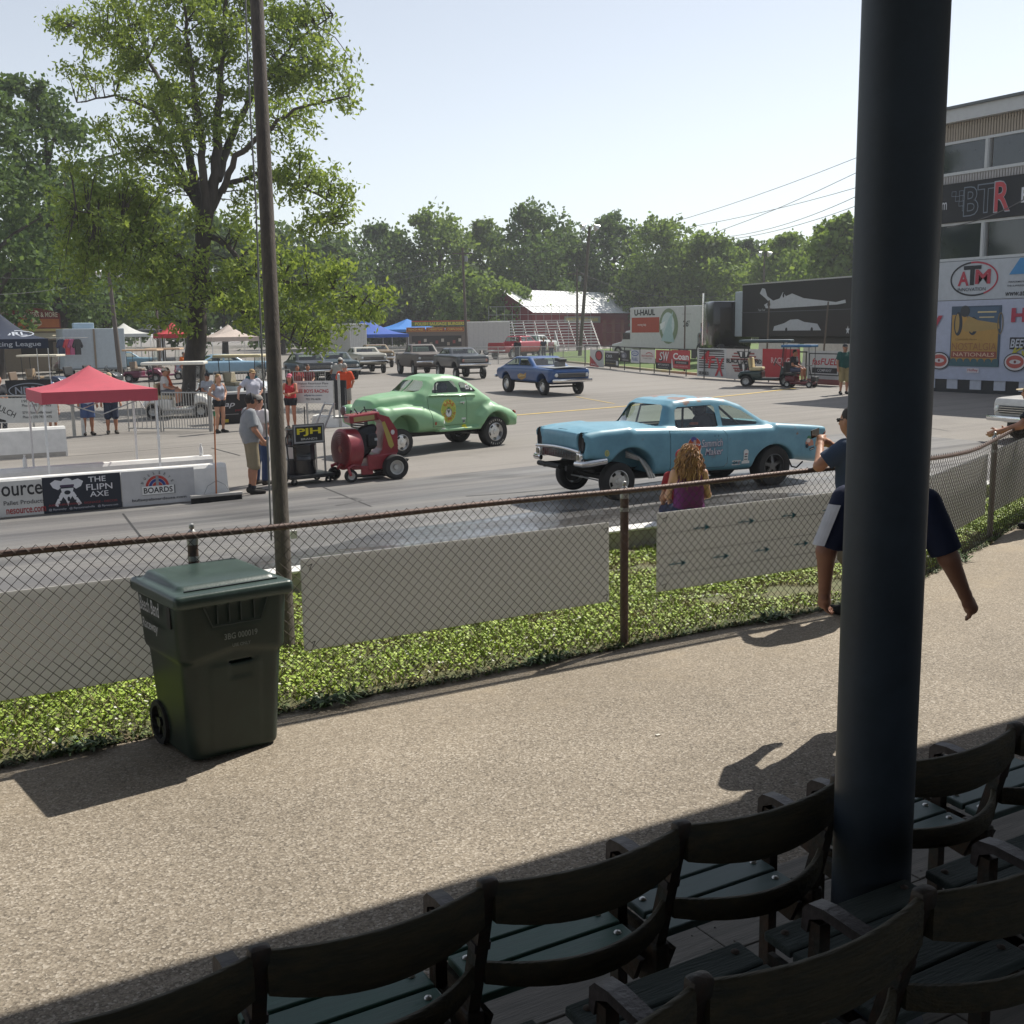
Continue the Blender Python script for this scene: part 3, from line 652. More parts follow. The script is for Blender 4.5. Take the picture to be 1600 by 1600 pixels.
# sign boards hung on the far side of the fence, seen from behind
M_sb = mat('sign_back_grey', (.58, .57, .56), .7, var=.10, scale=2.5, bump=.1, bscale=20, c2=(.52, .51, .50))
_t = M_sb.node_tree; _tl = _t.nodes.new('ShaderNodeBsdfTranslucent'); _tl.inputs[0].default_value = (.82, .80, .78, 1); _mx = _t.nodes.new('ShaderNodeMixShader'); _mx.inputs[0].default_value = .5
_t.links.new(_t.nodes['Principled BSDF'].outputs[0], _mx.inputs[1]); _t.links.new(_tl.outputs[0], _mx.inputs[2]); _t.links.new(_mx.outputs[0], _t.nodes['Material Output'].inputs[0])
def fboard(label, x0, x1, z0, z1, y=6.815, arrows=None, m=M_sb):
    mb = MB(); mb.bbox(((x0 + x1) / 2, y, (z0 + z1) / 2), (x1 - x0, .012, z1 - z0), .003); o = mb.build('sign_board', m)
    tag(o, label, 'sign board', 'sign boards hung on the fence, backs to the camera')
    mb = MB()
    for xx in (x0 + .05, x1 - .05):
        for zz in (z0 + .05, z1 - .05): mb.tube([(xx, y - .008, zz), (xx + .01, y - .05, zz + .02), (xx - .01, y - .05, zz - .02)], .003, 5)
    mb.build('wire_tie', M_black, o)
    if arrows:
        it = []
        for u, v in arrows:
            it += [('r', '#1f6d80', u, v, .15, .008), ('p', '#1f6d80', [(u + .03, v + .030), (u + .10, v), (u + .03, v - .030), (u + .055, v)]), ('r', '#1f6d80', u - .03, v + .012, .05, .006, .4)]
        printed(o, it, 'printed_arrows', xf=lambda u, v, d: (u, y - .006 - d, v), lift=.0015)
        mb = MB()
        for v in (.50, .66, .83): mb.box(((x0 + x1) / 2, y - .0068, v), (x1 - x0 - .02, .0016, .004))
        mb.build('seam_line', mat('seam_grey', (.22, .22, .22), .7), o)
    return o
fboard('plain grey back of a sign board left of the green bin', -1.2, 1.50, .36, .99)
fboard('plain grey back of a sign board between bin and bare fence post', 2.42, 4.86, .36, .975)
fboard('grey sign board back with small blue arrows right of the fence post', 5.32, 7.36, .37, 1.0, arrows=[(5.75 + .47 * i, .84 + .004 * i) for i in range(4)] + [(5.5 + .44 * i, .58 + .005 * i) for i in range(5)])
fboard('plain grey sign board back behind the man with the phone', 7.42, 7.86, .38, 1.0)
mb = MB(); a, b_ = FL[1].lerp(FL[2], .05), FL[1].lerp(FL[2], .97); nn = Vector((-(b_ - a).y, (b_ - a).x, 0)).normalized() * .06
mb.sheet([[(a + nn) + Vector((0, 0, .22)), (b_ + nn) + Vector((0, 0, .30))], [(a + nn) + Vector((0, 0, .93)), (b_ + nn) + Vector((0, 0, .98))]]); mb.sheet([[(a + nn * 1.2) + Vector((0, 0, .22)), (b_ + nn * 1.2) + Vector((0, 0, .30))], [(a + nn * 1.2) + Vector((0, 0, .93)), (b_ + nn * 1.2) + Vector((0, 0, .98))]])
tag(mb.build('sign_board', M_sb, fix=False), 'long grey sign board back on the sagging fence right of the column', 'sign board', 'sign boards hung on the fence, backs to the camera')
mb = MB(); a, b_ = FL[2].lerp(FL[3], .04), FL[2].lerp(FL[3], .6); nn = Vector((-(b_ - a).y, (b_ - a).x, 0)).normalized() * .06
for q in (1, 1.2): mb.sheet([[(a + nn * q) + Vector((0, 0, .28)), (b_ + nn * q) + Vector((0, 0, .3))], [(a + nn * q) + Vector((0, 0, 1.0)), (b_ + nn * q) + Vector((0, 0, 1.05))]])
tag(mb.build('sign_board', M_sb, fix=False), 'grey sign board back at the far right fence bay', 'sign board', 'sign boards hung on the fence, backs to the camera')
# pole by the fence
pb = onz(449, 1016, .05); M_pole = mat('weathered_pole', (.155, .13, .11), .85, var=.4, scale=4, bump=.6, bscale=16, stretch=(9, 9, .35), c2=(.075, .065, .06))
po = thing('utility_pole', 'weathered grey wooden pole just behind the green bin', 'utility pole', (pb.x, pb.y, 0))
top = ondepth(401, 0, 8.9); tp = Vector((top.x - pb.x, top.y - pb.y, top.z)); k = 7.2 / tp.z
rad = [.062, .060, .058, .056, .053, .050, .047]
mb = MB(); mb.tube([Vector((0, 0, -.3)).lerp(tp * k, i / 6) for i in range(7)], rad, 16); mb.build('shaft', M_pole, po, smooth=True)
mb = MB(); mb.bbox((0, 0, -.04), (.62, .5, .12), .02); mb.build('footing', M_conc, po)
mb = MB(); mb.tube([Vector((-.075, .02, .9)).lerp(tp * k + Vector((-.09, .02, 0)), i / 10) + Vector((.006 * math.sin(i * 2), 0, 0)) for i in range(11)], .007, 6); mb.build('conduit_cable', mat('grey_cable', (.16, .16, .16), .6), po)
mb = MB(); mb.box((.09, .0, .93), (.05, .02, .06)); mb.build('tin_tag', M_white, po)
mb = MB(); mb.bbox((4.0, 5.1, .004), (.03, .02, .008), .002); o = mb.build('cigarette_butt', plain('#d8d2c6')); tag(o, 'tiny pale scrap lying on the walkway', 'litter')
mb = MB(); mb.lathe([(.001, 0), (.03, 0), (.042, .11), (.040, .11), (.029, .004)], (3.36, 2.42, .392), n=20); o = mb.build('paper_cup', plain('#b98f84'), smooth=True); tag(o, 'pinkish paper cup standing on the deck under the rightmost chairs', 'cup')
# ------------------------------------------------------------------ cars
M_glass = glassmat('car_glass', (.80, .86, .84)); M_glassd = glassmat('dark_glass', (.16, .2, .2), .95); M_tint = glassmat('windscreen_glass', (.74, .86, .80))
M_seam = mat('panel_seam', (.01, .01, .01), .8); M_under = mat('chassis_black', (.02, .02, .02), .6, .3, var=.4, scale=12)
M_inter = mat('interior_dark', (.03, .028, .027), .8, var=.4, scale=6); M_head = mat('headlamp', (.75, .77, .76), .12, .3, var=.05)
M_amber = plain('#9c3a22', .3); M_plate = plain('#d8d8d0')
def body_sdf(side, green, hw, gh, arches, k=.14, gk=.12, bulge=.05, zmid=.75, wrap=0., extra=None, cuts=None, joink=.05):
    hx, hy = [p[0] for p in hw], [p[1] for p in hw]
    def f(X, Y, Z):
        A = np.abs(Y); w2 = np.interp(X, hx, hy)
        d = smax(sd_poly(X, Z, side), A - (w2 - bulge * ((Z - zmid) / .5) ** 2), k)
        if green:
            b0, z0, sl, wtop = gh; t = np.clip((Z - z0) / .5, 0, 1); Xg = X - wrap * (A / .78) ** 2 * (1 - .75 * t) * np.clip((green[1][0] + .9 - X) / .6, 0, 1)
            g = smax(sd_poly(Xg, Z, green), A - (b0 - (Z - z0) * sl), gk); d = smin(d, g, joink)
        if extra: d = extra(d, X, Y, Z)
        for (x, z, rx, rz, yi) in arches:
            a = (np.sqrt(((X - x) / rx) ** 2 + ((Z - z) / rz) ** 2) - 1) * min(rx, rz); d = smax(d, -np.maximum(a, yi - A), .02)
        if cuts: d = cuts(d, X, Y, Z)
        return d
    return f
def surf_y(f, x, z, sgn, y0=1.3):
    ys = np.linspace(y0, .2, 240); v = f(np.full_like(ys, x), ys * sgn, np.full_like(ys, z)); i = np.nonzero(v < 0)[0]
    return sgn * (ys[i[0]] if len(i) else .8)
def extract(bm, poly, axis, cond, name, m, parent, inset=.0, keep=False):
    """cut the faces inside a convex polygon (x,z or y,z) out of bm as an object of their own"""
    P = [Vector(p) for p in poly]; ar = sum(P[i - 1].x * P[i].y - P[i].x * P[i - 1].y for i in range(len(P)))
    if ar < 0: P.reverse()
    ex = (0, 2) if axis == 'y' else (1, 2); lo = [min(p[i] for p in P) - .08 for i in (0, 1)]; hi = [max(p[i] for p in P) + .08 for i in (0, 1)]
    fs = []
    for f in bm.faces:
        c = f.calc_center_median()
        if lo[0] < c[ex[0]] < hi[0] and lo[1] < c[ex[1]] < hi[1] and cond(c, f.normal): fs.append(f)
    for i in range(len(P)):
        a, b_ = P[i - 1], P[i]; d = b_ - a; n2 = (d.y, -d.x); no = [0, 0, 0]; no[ex[0]], no[ex[1]] = n2; co = [0, 0, 0]; co[ex[0]], co[ex[1]] = a.x, a.y
        geom = set(fs)
        for f in fs: geom.update(f.edges); geom.update(f.verts)
        r = bmesh.ops.bisect_plane(bm, geom=list(geom), dist=1e-4, plane_co=co, plane_no=no); fs = [g for g in r['geom'] if isinstance(g, bmesh.types.BMFace)]
    ins = []
    for f in fs:
        c = f.calc_center_median(); q = Vector((c[ex[0]], c[ex[1]]))
        if all((P[i] - P[i - 1]).x * (q - P[i - 1]).y - (P[i] - P[i - 1]).y * (q - P[i - 1]).x > -1e-6 for i in range(len(P))): ins.append(f)
    if not ins: return None
    bm.normal_update(); vm = {}; vs = []; fo = []
    for f in ins:
        for v in f.verts:
            if v.index == -1 or v not in vm: vm[v] = len(vs); vs.append(v.co - v.normal * inset)
        fo.append([vm[v] for v in f.verts])
    me = bpy.data.meshes.new(name); me.from_pydata([tuple(v) for v in vs], [], fo); me.materials.append(m); me.polygons.foreach_set('use_smooth', [True] * len(me.polygons)); me.update()
    if not keep: bmesh.ops.delete(bm, geom=ins, context='FACES')
    return link(name, me, parent)
_W = {}
def wheel(parent, loc, r, w_, style='slot', side=-1, letters=False):
    """wheel with its axle along y; side = outward direction"""
    e = thing_part('wheel', parent, loc); k = (r, w_, style)
    if k not in _W:
        rr_ = r * .60 if style != 'steel' else r * .58; h = w_ / 2
        mb = MB(); mb.lathe([(rr_, -h * .9), (rr_ * 1.08, -h), (r * .93, -h), (r * .985, -h * .82), (r, -h * .5), (r, h * .5), (r * .985, h * .82), (r * .93, h), (rr_ * 1.08, h), (rr_, h * .9)], axis='y', n=40, close=True)
        ty = mb.mesh('tyre', M_rubber, 50)
        mb = MB(); s = 1; L = rr_
        if style in ('slot', 'spoke', 'dark'):
            mb.lathe([(L, -h * .92), (L * .95, -h * .95), (L * .90, -h * .55), (L * .86, -h * .45)], axis='y', n=36)
            mb.lathe([(L, h * .9), (L * .86, h * .3), (L * .86, -h * .45)], axis='y', n=36)
            if style == 'slot':
                mb.lathe([(L * .62, -h * .62), (L * .30, -h * .66), (L * .26, -h * .8), (L * .14, -h * .85), (.001, -h * .85)], axis='y', n=30)
                for q in range(5):
                    a0 = q * 2 * math.pi / 5
                    for t0, t1 in ((-.36, .36),):
                        pts = [(L * rad, a0 + t) for rad in (.60, .88) for t in np.linspace(t0, t1, 6)]
                        mb.add([(rd * math.sin(a), -h * (.62 if rd < L * .7 else .46), rd * math.cos(a)) for rd, a in pts], [(i, i + 1, i + 7, i + 6) for i in range(5)])
            else:
                mb.lathe([(L * .34, -h * .35), (L * .30, -h * .6), (L * .16, -h * .62), (.001, -h * .62)], axis='y', n=24)
                for q in range(5):
                    a0 = q * 2 * math.pi / 5; d = Vector((math.sin(a0), 0, math.cos(a0))); s_ = Vector((d.z, 0, -d.x))
                    A, B = d * L * .28 + Vector((0, -h * .58, 0)), d * L * .88 + Vector((0, -h * .42, 0))
                    mb.add([A - s_ * L * .13, A + s_ * L * .13, B + s_ * L * .11, B - s_ * L * .11, A - s_ * L * .13 + Vector((0, h * .3, 0)), A + s_ * L * .13 + Vector((0, h * .3, 0)), B + s_ * L * .11 + Vector((0, h * .3, 0)), B - s_ * L * .11 + Vector((0, h * .3, 0))], [(0, 1, 2, 3), (0, 4, 5, 1), (1, 5, 6, 2), (2, 6, 7, 3), (3, 7, 4, 0)])
        else:
            mb.lathe([(L, -h * .9), (L * .9, -h * .85), (L * .82, -h * .3), (L * .4, -h * .2), (L * .32, -h * .55), (.001, -h * .6)], axis='y', n=32)
        ri = mb.mesh('rim', {'slot': M_alu, 'spoke': M_alu, 'dark': mat('grey_mag', (.16, .16, .16), .35, .8), 'steel': mat('steel_rim', (.5, .5, .48), .5, .3)}[style], 40)
        mb = MB(); mb.lathe([(.001, h * .1), (L * .84, h * .1)], axis='y', n=24); _W[k] = (ty, ri, mb.mesh('brake_drum', M_under))
        if style == 'slot':
            pass
    for nm, me in zip(('tyre', 'rim', 'brake_drum'), _W[k]):
        o = link(nm, me, e)
    if side > 0: e.rotation_euler = (0, 0, math.pi)
    if letters:
        it = []
        for q, ch in enumerate('HOOSIER'):
            a = .75 - q * .22; it.append((ch, a))
        for q, ch in enumerate('HOOSIER'):
            it.append((ch, math.pi + .75 - q * .22))
        mb = MB()
        for ch, a in it:
            V_, F_, tw, th = textpoly(ch, .02); R_ = r * .80; s_ = r * .11
            mb.add([((R_ + p[1] * s_ / th * 1.0) * -math.sin(a) + p[0] * s_ * .8 / max(tw, .4) * math.cos(a), -w_ / 2 - .006, (R_ + p[1] * s_ / th) * math.cos(a) + p[0] * s_ * .8 / max(tw, .4) * math.sin(a)) for p in V_], F_)
        link('sidewall_lettering', mb.mesh('sidewall_lettering', plain('#cfcac0')), e)
    return e
def tubes(parent, name, paths, r, m, n=8):
    for p in paths:
        mb = MB(); mb.tube(p, r, n); mb.build(name, m, parent, smooth=True)
def driver(parent, loc, shirt='#22252a', helmet='#1a1a1c', sc=1.):
    """seated helmeted driver as part of the car's view"""
    x, y, z = loc
    def f(X, Y, Z):
        d = sd_cone(X, Y, Z, (x, y, z), (x + .05, y, z + .42), .15, .17); d = smin(d, sd_cone(X, Y, Z, (x + .05, y - .17, z + .42), (x + .05, y + .17, z + .42), .075, .075), .06)
        for s in (-1, 1): d = smin(d, sd_cone(X, Y, Z, (x + .05, y + s * .2, z + .4), (x - .2, y + s * .22, z + .2), .06, .05), .04); d = smin(d, sd_cone(X, Y, Z, (x - .2, y + s * .22, z + .2), (x - .42, y + s * .12, z + .3), .048, .04), .04)
        return smin(d, sd_cone(X, Y, Z, (x + .03, y, z + .45), (x + .02, y, z + .6), .06, .06), .04)
    V, Q = iso(f, (x - .55, y - .36, z - .2), (x + .3, y + .36, z + .72), .025)
    o = link('driver_body', vq_mesh('driver_body', V, Q, plain(shirt, .9)), parent)
    mb = MB(); mb.ell((x, y, z + .66), (.14, .12, .145), 16, 10); h = mb.build('helmet', plain(helmet, .25), o, smooth=True)
    return o
def lerp_pts(a, b, n): return [Vector(a).lerp(Vector(b), i / (n - 1)) for i in range(n)]
def finish_body(e, f, bounds, h, paint, wins, doors, grow=1):
    V, Q = iso(f, bounds[0], bounds[1], h)
    bm = bmesh.new(); vs = [bm.verts.new(v) for v in V]
    for q in Q:
        try: bm.faces.new([vs[i] for i in q])
        except ValueError: pass
    bm.normal_update()
    for w_ in wins:
        axis, poly, cond = w_[0], w_[1], w_[2]; g = w_[3] if len(w_) > 3 else M_glass
        extract(bm, poly, axis, cond, w_[4] if len(w_) > 4 else 'window_pane', g, e, .014)
    for (poly, s, hand) in doors:
        cx = sum(p[0] for p in poly) / len(poly); cz = sum(p[1] for p in poly) / len(poly); cond = (lambda c, n, s=s: c.y * s > .5 and abs(n.y) > .25)
        inner = [(p[0] + .009 * (1 if p[0] < cx else -1), p[1] + .009 * (1 if p[1] < cz else -1)) for p in poly]
        d = extract(bm, inner, 'y', cond, 'door', paint, e, -.002)
        extract(bm, poly, 'y', cond, 'door_seam', M_seam, e, .012)
        if d and hand:
            y = surf_y(f, hand[0], hand[1], s); mb = MB(); mb.bbox((hand[0], y + s * .025, hand[1]), (.15, .02, .022), .008); mb.box((hand[0] - .05, y + s * .01, hand[1]), (.03, .03, .02)); mb.build('handle', M_chrome, d)
    me = bpy.data.meshes.new('body'); bm.to_mesh(me); bm.free(); me.materials.append(paint); me.polygons.foreach_set('use_smooth', [True] * len(me.polygons)); me.update()
    return link('body', me, e)
def decal(e, f, items, s=-1, name='decal', lift=.005):
    printed(e, items, name, xf=lambda u, v, d: (u, surf_y(f, u, v, s) + s * d, v), lift=lift)
# ---- turquoise 1950s sedan with raised front
def turquoise_sedan():
    P, t, b = nodes('turquoise_patina'); v = coords(t)
    base = ramp(t, noise(t, v, 1.6, 7, .7), [(.3, (.10, .26, .35)), (.6, (.155, .36, .455)), (.8, (.22, .44, .53))]).outputs[0]
    sx = t.nodes.new('ShaderNodeSeparateXYZ'); t.links.new(v, sx.inputs[0])
    zr = N(t, 'MapRange'); zr.inputs[1].default_value = 1.50; zr.inputs[2].default_value = 1.66; zr.inputs[3].default_value = -.16; zr.inputs[4].default_value = .05; t.links.new(sx.outputs[2], zr.inputs[0])
    ad = N(t, 'Math', operation='ADD'); t.links.new(noise(t, v, 2.6, 6, .6), ad.inputs[0]); t.links.new(zr.outputs[0], ad.inputs[1])
    rust = ramp(t, ad.outputs[0], [(.52, (0, 0, 0)), (.57, (1, 1, 1))]).outputs[0]
    c = mixc(t, base, (.26, .155, .11), rust); sp = ramp(t, noise(t, v, 9, 6, .7), [(.66, (0, 0, 0)), (.74, (.7, .7, .7))]).outputs[0]; c = mixc(t, c, (.19, .16, .14), sp)
    t.links.new(c, b.inputs['Base Color']); b.inputs['Roughness'].default_value = .42; b.inputs['Coat Weight'].default_value = .25; b.inputs['Coat Roughness'].default_value = .25
    e = thing('gasser_sedan', 'faded turquoise 1950s two-door drag sedan with rusty roof and raised nose', 'car', (10.08, 15.59, -.375), -.06, scale=.966)
    side = [(.06, .74), (.02, .95), (.05, 1.15), (.35, 1.205), (.9, 1.22), (1.7, 1.19), (2.9, 1.125), (4.04, 1.115), (4.6, 1.08), (5.1, 1.03), (5.25, 1.0), (5.27, .88), (5.2, .62), (5.15, .37), (4.55, .46), (3.5, .36), (1.45, .40), (1.0, .6), (.45, .66)]
    green = [(1.40, .95), (1.42, 1.16), (1.80, 1.56), (1.95, 1.63), (2.3, 1.665), (2.75, 1.665), (3.1, 1.62), (3.42, 1.51), (3.72, 1.31), (4.04, 1.12), (4.0, .95)]
    hw = [(0, .87), (.1, .90), (.6, .92), (2, .93), (4, .93), (4.9, .89), (5.27, .80)]
    def extra(d, X, Y, Z):      # crowned hood, front fender brows, tail fins
        A = np.abs(Y); hood = sd_ell(X, Y, Z, (1.05, 0, 1.11), (.85, .5, .13)); d = smin(d, hood, .16)
        brow = sd_cone(X, A, Z, (.06, .72, 1.08), (.9, .78, 1.12), .10, .11); d = smin(d, brow, .08)
        fin = sd_cone(X, A, Z, (4.1, .80, 1.06), (5.2, .80, .97), .09, .07); return smin(d, fin, .07)
    def cuts(d, X, Y, Z):
        A = np.abs(Y); hl = np.maximum(np.sqrt(((A - .72) / .105) ** 2 + ((Z - 1.00) / .175) ** 2) * .105 - .105, X - .16); d = smax(d, -hl, .02)
        gr = sd_box(X, Y, Z, (.0, 0, .775), (.09, .66, .085), .02); return smax(d, -gr, .02)
    f = body_sdf(side, green, hw, (.80, 1.12, .36, .62), [(.93, .44, .47, .46, .42), (4.0, .34, .50, .44, .40)], wrap=.26, extra=extra, cuts=cuts)
    sw1 = [(1.90, 1.185), (1.95, 1.47), (2.02, 1.52), (2.74, 1.53), (2.80, 1.49), (2.81, 1.165), (2.75, 1.15), (1.94, 1.165)]; sw2 = [(2.91, 1.16), (2.91, 1.50), (2.96, 1.52), (3.16, 1.50), (3.40, 1.40), (3.60, 1.28), (3.69, 1.20), (3.66, 1.155)]
    side_c = lambda s: (lambda c, n: c.y * s > .4 and abs(n.y) > .3)
    wind = [(-.66, 1.22), (-.64, 1.28), (-.52, 1.53), (-.45, 1.56), (.45, 1.56), (.52, 1.53), (.64, 1.28), (.66, 1.22), (.6, 1.195), (-.6, 1.195)]
    wins = [('y', sw1, side_c(-1)), ('y', sw2, side_c(-1)), ('y', sw1, side_c(1)), ('y', sw2, side_c(1)), ('x', wind, lambda c, n: c.x < 2.05 and n.x < -.2, M_tint, 'windscreen'),
            ('x', [(-.60, 1.16), (-.50, 1.53), (.50, 1.53), (.60, 1.16)], lambda c, n: c.x > 3.2 and n.x > .2, M_tint, 'rear_window')]
    dp = [(1.70, .47), (1.70, 1.14), (2.86, 1.11), (2.93, 1.0), (2.93, .50), (2.86, .44)]
    finish_body(e, f, ((-.1, -1.02, .3), (5.4, 1.02, 1.75)), .024, P, wins, [(dp, -1, None), (dp, 1, None)])
    # headlamp cavities, grille, bumpers
    for s in (-1, 1):
        mb = MB(); mb.lathe([(.001, 0), (.09, .0), (.12, -.03)], (.075, s * .72, 1.01), 'x', 20)
        for i in range(len(mb.v)): q = mb.v[i]; mb.v[i] = (q[0], s * .72 + (q[1] - s * .72) * .8, 1.01 + (q[2] - 1.01) * 1.5)
        mb.build('headlight', mat('blanked_headlamp', (.012, .01, .01), .5), e, smooth=True)
        mb = MB(); mb.bbox((.03, s * .70, .77), (.08, .15, .15), .02); p_ = mb.build('parking_lamp', M_chrome, e, smooth=True)
        mb = MB(); mb.bbox((-.015, s * .70, .77), (.02, .09, .09), .01); mb.build('lens', plain('#8d8a78', .3), p_)
        # bumper wing
        mb = MB(); pts = [(.0, s * .60, .66), (.02, s * .84, .665), (.12, s * .90, .68), (.42, s * .915, .70)]
        mb.tube(pts, [.035, .042, .045, .04], 12)
        for i in range(len(mb.v)): q = mb.v[i]; mb.v[i] = (q[0], q[1], .68 + (q[2] - .68) * 1.3)
        mb.build('bumper_end', M_chrome, e, smooth=True)
        mb = MB(); mb.lathe([(.001, .02), (.07, .02), (.075, -.02)], (5.235, s * .78, .93), 'x', 16); mb.build('tail_lamp', M_amber, e)
    mb = MB(); mb.tube([(-.005, y, .865 + .03 * (1 - (y / .7) ** 2)) for y in np.linspace(-.74, .74, 13)], .028, 10); mb.build('grille_top_bar', M_chrome, e, smooth=True)
    gr = thing_part('grille', e, (0, 0, 0))
    for z in np.linspace(.715, .84, 7):
        mb = MB(); mb.box((.03, 0, z), (.02, 1.24, .008)); mb.build('grille_bar', M_chrome, gr)
    for y in np.linspace(-.6, .6, 17):
        mb = MB(); mb.box((.035, y, .777), (.015, .006, .135)); mb.build('grille_bar', M_chrome, gr)
    mb = MB(); mb.box((.10, 0, .775), (.02, 1.28, .16)); mb.build('grille_back', M_under, gr)
    mb = MB(); mb.tube([(-.02, -.12, .56), (-.02, .64, .56)], .045, 12); mb.build('front_weight_tube', M_under, e, smooth=True)
    for s in (-1, 1):
        mb = MB(); mb.box((.25, s * .38, .56), (.62, .06, .09)); mb.build('frame_horn', M_under, e)
        tubes(e, 'leaf_spring', [[(.15, s * .40, .52), (.45, s * .40, .43), (.73, s * .40, .40), (1.0, s * .40, .43), (1.35, s * .40, .50)]], .022, M_under)
        tubes(e, 'header_pipe', [[(1.0, s * .60, .80 - q * .04), (1.18 + q * .05, s * .74, .70 - q * .03), (1.30 + q * .05, s * .80, .48 - q * .01), (1.36 + q * .05, s * .80, .34)] for q in range(3)], .022, M_alu)
        tubes(e, 'radius_rod', [[(.73, s * .48, .36), (1.9, s * .42, .42)]], .016, M_steel)
        tubes(e, 'exhaust_hanger', [[(4.45, s * .78, .45), (4.5, s * .8, .33), (4.62, s * .8, .30), (4.78, s * .78, .40)]], .015, M_under)
    tubes(e, 'front_axle', [[(.73, -.68, .34), (.73, -.4, .33), (.73, .4, .33), (.73, .68, .34)]], .035, M_under)
    tubes(e, 'tie_rod', [[(.62, -.6, .30), (.62, .6, .30)]], .014, M_steel)
    mb = MB(); mb.box((2.4, 0, .37), (3.4, 1.2, .10)); mb.bbox((1.0, 0, .62), (.9, .6, .4), .05); mb.build('chassis', M_under, e)
    wheel(e, (.73, -.74, .325), .325, .17, 'slot', -1); wheel(e, (.73, .74, .325), .325, .17, 'slot', 1)
    wheel(e, (4.03, -.74, .375), .375, .30, 'dark', -1); wheel(e, (4.03, .74, .375), .375, .30, 'dark', 1)
    # interior
    mb = MB(); mb.bbox((2.65, -.36, .82), (.5, .46, .16), .04); mb.bbox((2.95, -.36, 1.1), (.14, .44, .5), .05, ry=.2); mb.build('bucket_seat', M_inter, e)
    mb = MB(); mb.box((1.75, 0, 1.08), (.25, 1.3, .14)); mb.build('dashboard', M_inter, e)
    mb = MB(); mb.tube([(2.12 - .05 * math.cos(a), -.36 + .18 * math.sin(a), 1.16 + .17 * math.cos(a)) for a in np.linspace(0, 6.283, 18)[:-1]], .014, 6, close=True); mb.cyl((2.12, -.36, 1.16), (1.8, -.36, 1.05), .02, n=8); mb.build('steering_wheel', M_inter, e)
    tubes(e, 'roll_bar', [[(3.0, -.56, .6), (3.0, -.53, 1.45), (3.0, -.4, 1.55), (3.0, .4, 1.55), (3.0, .53, 1.45), (3.0, .56, .6)], [(3.0, -.5, 1.5), (3.8, -.5, .9)], [(3.0, .5, 1.5), (3.8, .5, .9)], [(1.95, -.6, 1.0), (2.05, -.52, 1.5), (3.0, -.48, 1.53)], [(1.95, .6, 1.0), (2.05, .52, 1.5), (3.0, .48, 1.53)]], .022, M_under)
    driver(e, (2.72, -.36, .78), '#1c1d20', '#26201f'); mb = MB(); mb.bbox((2.5, -.50, 1.20), (.16, .06, .05), .015); mb.build('arm_restraint', plain('#b5552a'), e)
    # lettering and stickers on the near side
    it = [('e', '#d8d9e2', 2.20, .83, .155, .175), ('e', '#c4562b', 2.20, .845, .14, .155), ('p', '#e4e2ea', [(2.14, .66), (2.21, .72), (2.28, .62), (2.30, .74), (2.24, .90), (2.20, .97), (2.15, .88), (2.17, .76)]), ('e', '#56589a', 2.19, .97, .06, .045), ('e', '#c7a79a', 2.21, .92, .03, .04), ('p', '#bcc4dc', [(2.19, .60), (2.24, .66), (2.29, .58), (2.30, .70), (2.2, .72)])]
    it += [('t', '#5b2d5b', 'Sammich', 2.58, .885, .47, .145, .03, .25), ('t', '#e4e4ea', 'Sammich', 2.578, .887, .455, .13, .0, .25), ('t', '#5b2d5b', 'Maker', 2.62, .735, .40, .135, .03, .25), ('t', '#e4e4ea', 'Maker', 2.618, .737, .385, .12, .0, .25)]
    decal(e, f, it, name='door_lettering')
    it = [('r', '#d9dad8', 3.13, .50, .19, .085), ('t', '#15171a', 'QA', 3.10, .50, .10, .06, .02, .2), ('t', '#b52a2a', '1', 3.185, .50, .02, .06, .02, .2)]
    it += [('r', '#e6e6e2', 3.33, .50, .17, .05), ('r', '#e6e6e2', 3.33, .58, .10, .16), ('e', '#e6e6e2', 3.33, .68, .055, .05), ('r', '#3a4a55', 3.33, .60, .06, .02), ('r', '#3a4a55', 3.33, .55, .07, .015), ('r', '#8a2f2a', 3.33, .645, .06, .02)]
    decal(e, f, it, name='sponsor_stickers')
    it = [('e', '#3b7b55', 4.82, .84, .05, .05), ('e', '#c58a73', 4.83, .76, .10, .065), ('e', '#e3d9d0', 4.80, .80, .05, .04), ('r', '#cf7f66', 4.87, .72, .13, .035), ('r', '#1c2733', 4.90, .645, .13, .05, .2), ('r', '#d6d6cf', 4.90, .64, .09, .012, .2), ('e', '#1c2733', 4.77, .70, .035, .04)]
    decal(e, f, it, name='quarter_sticker')
    decal(e, f, [('e', '#c9c277', .43, .835, .045, .055), ('e', '#8a9b6a', .43, .835, .03, .04), ('r', '#d8cf8c', .43, .835, .012, .05)], name='fender_sticker')
    for x in (2.60, 2.68): decal(e, f, [('r', '#1d4652', x + .05, .985, .012, .07)], name='door_handle_hole')
    return e, f
turquoise_sedan()
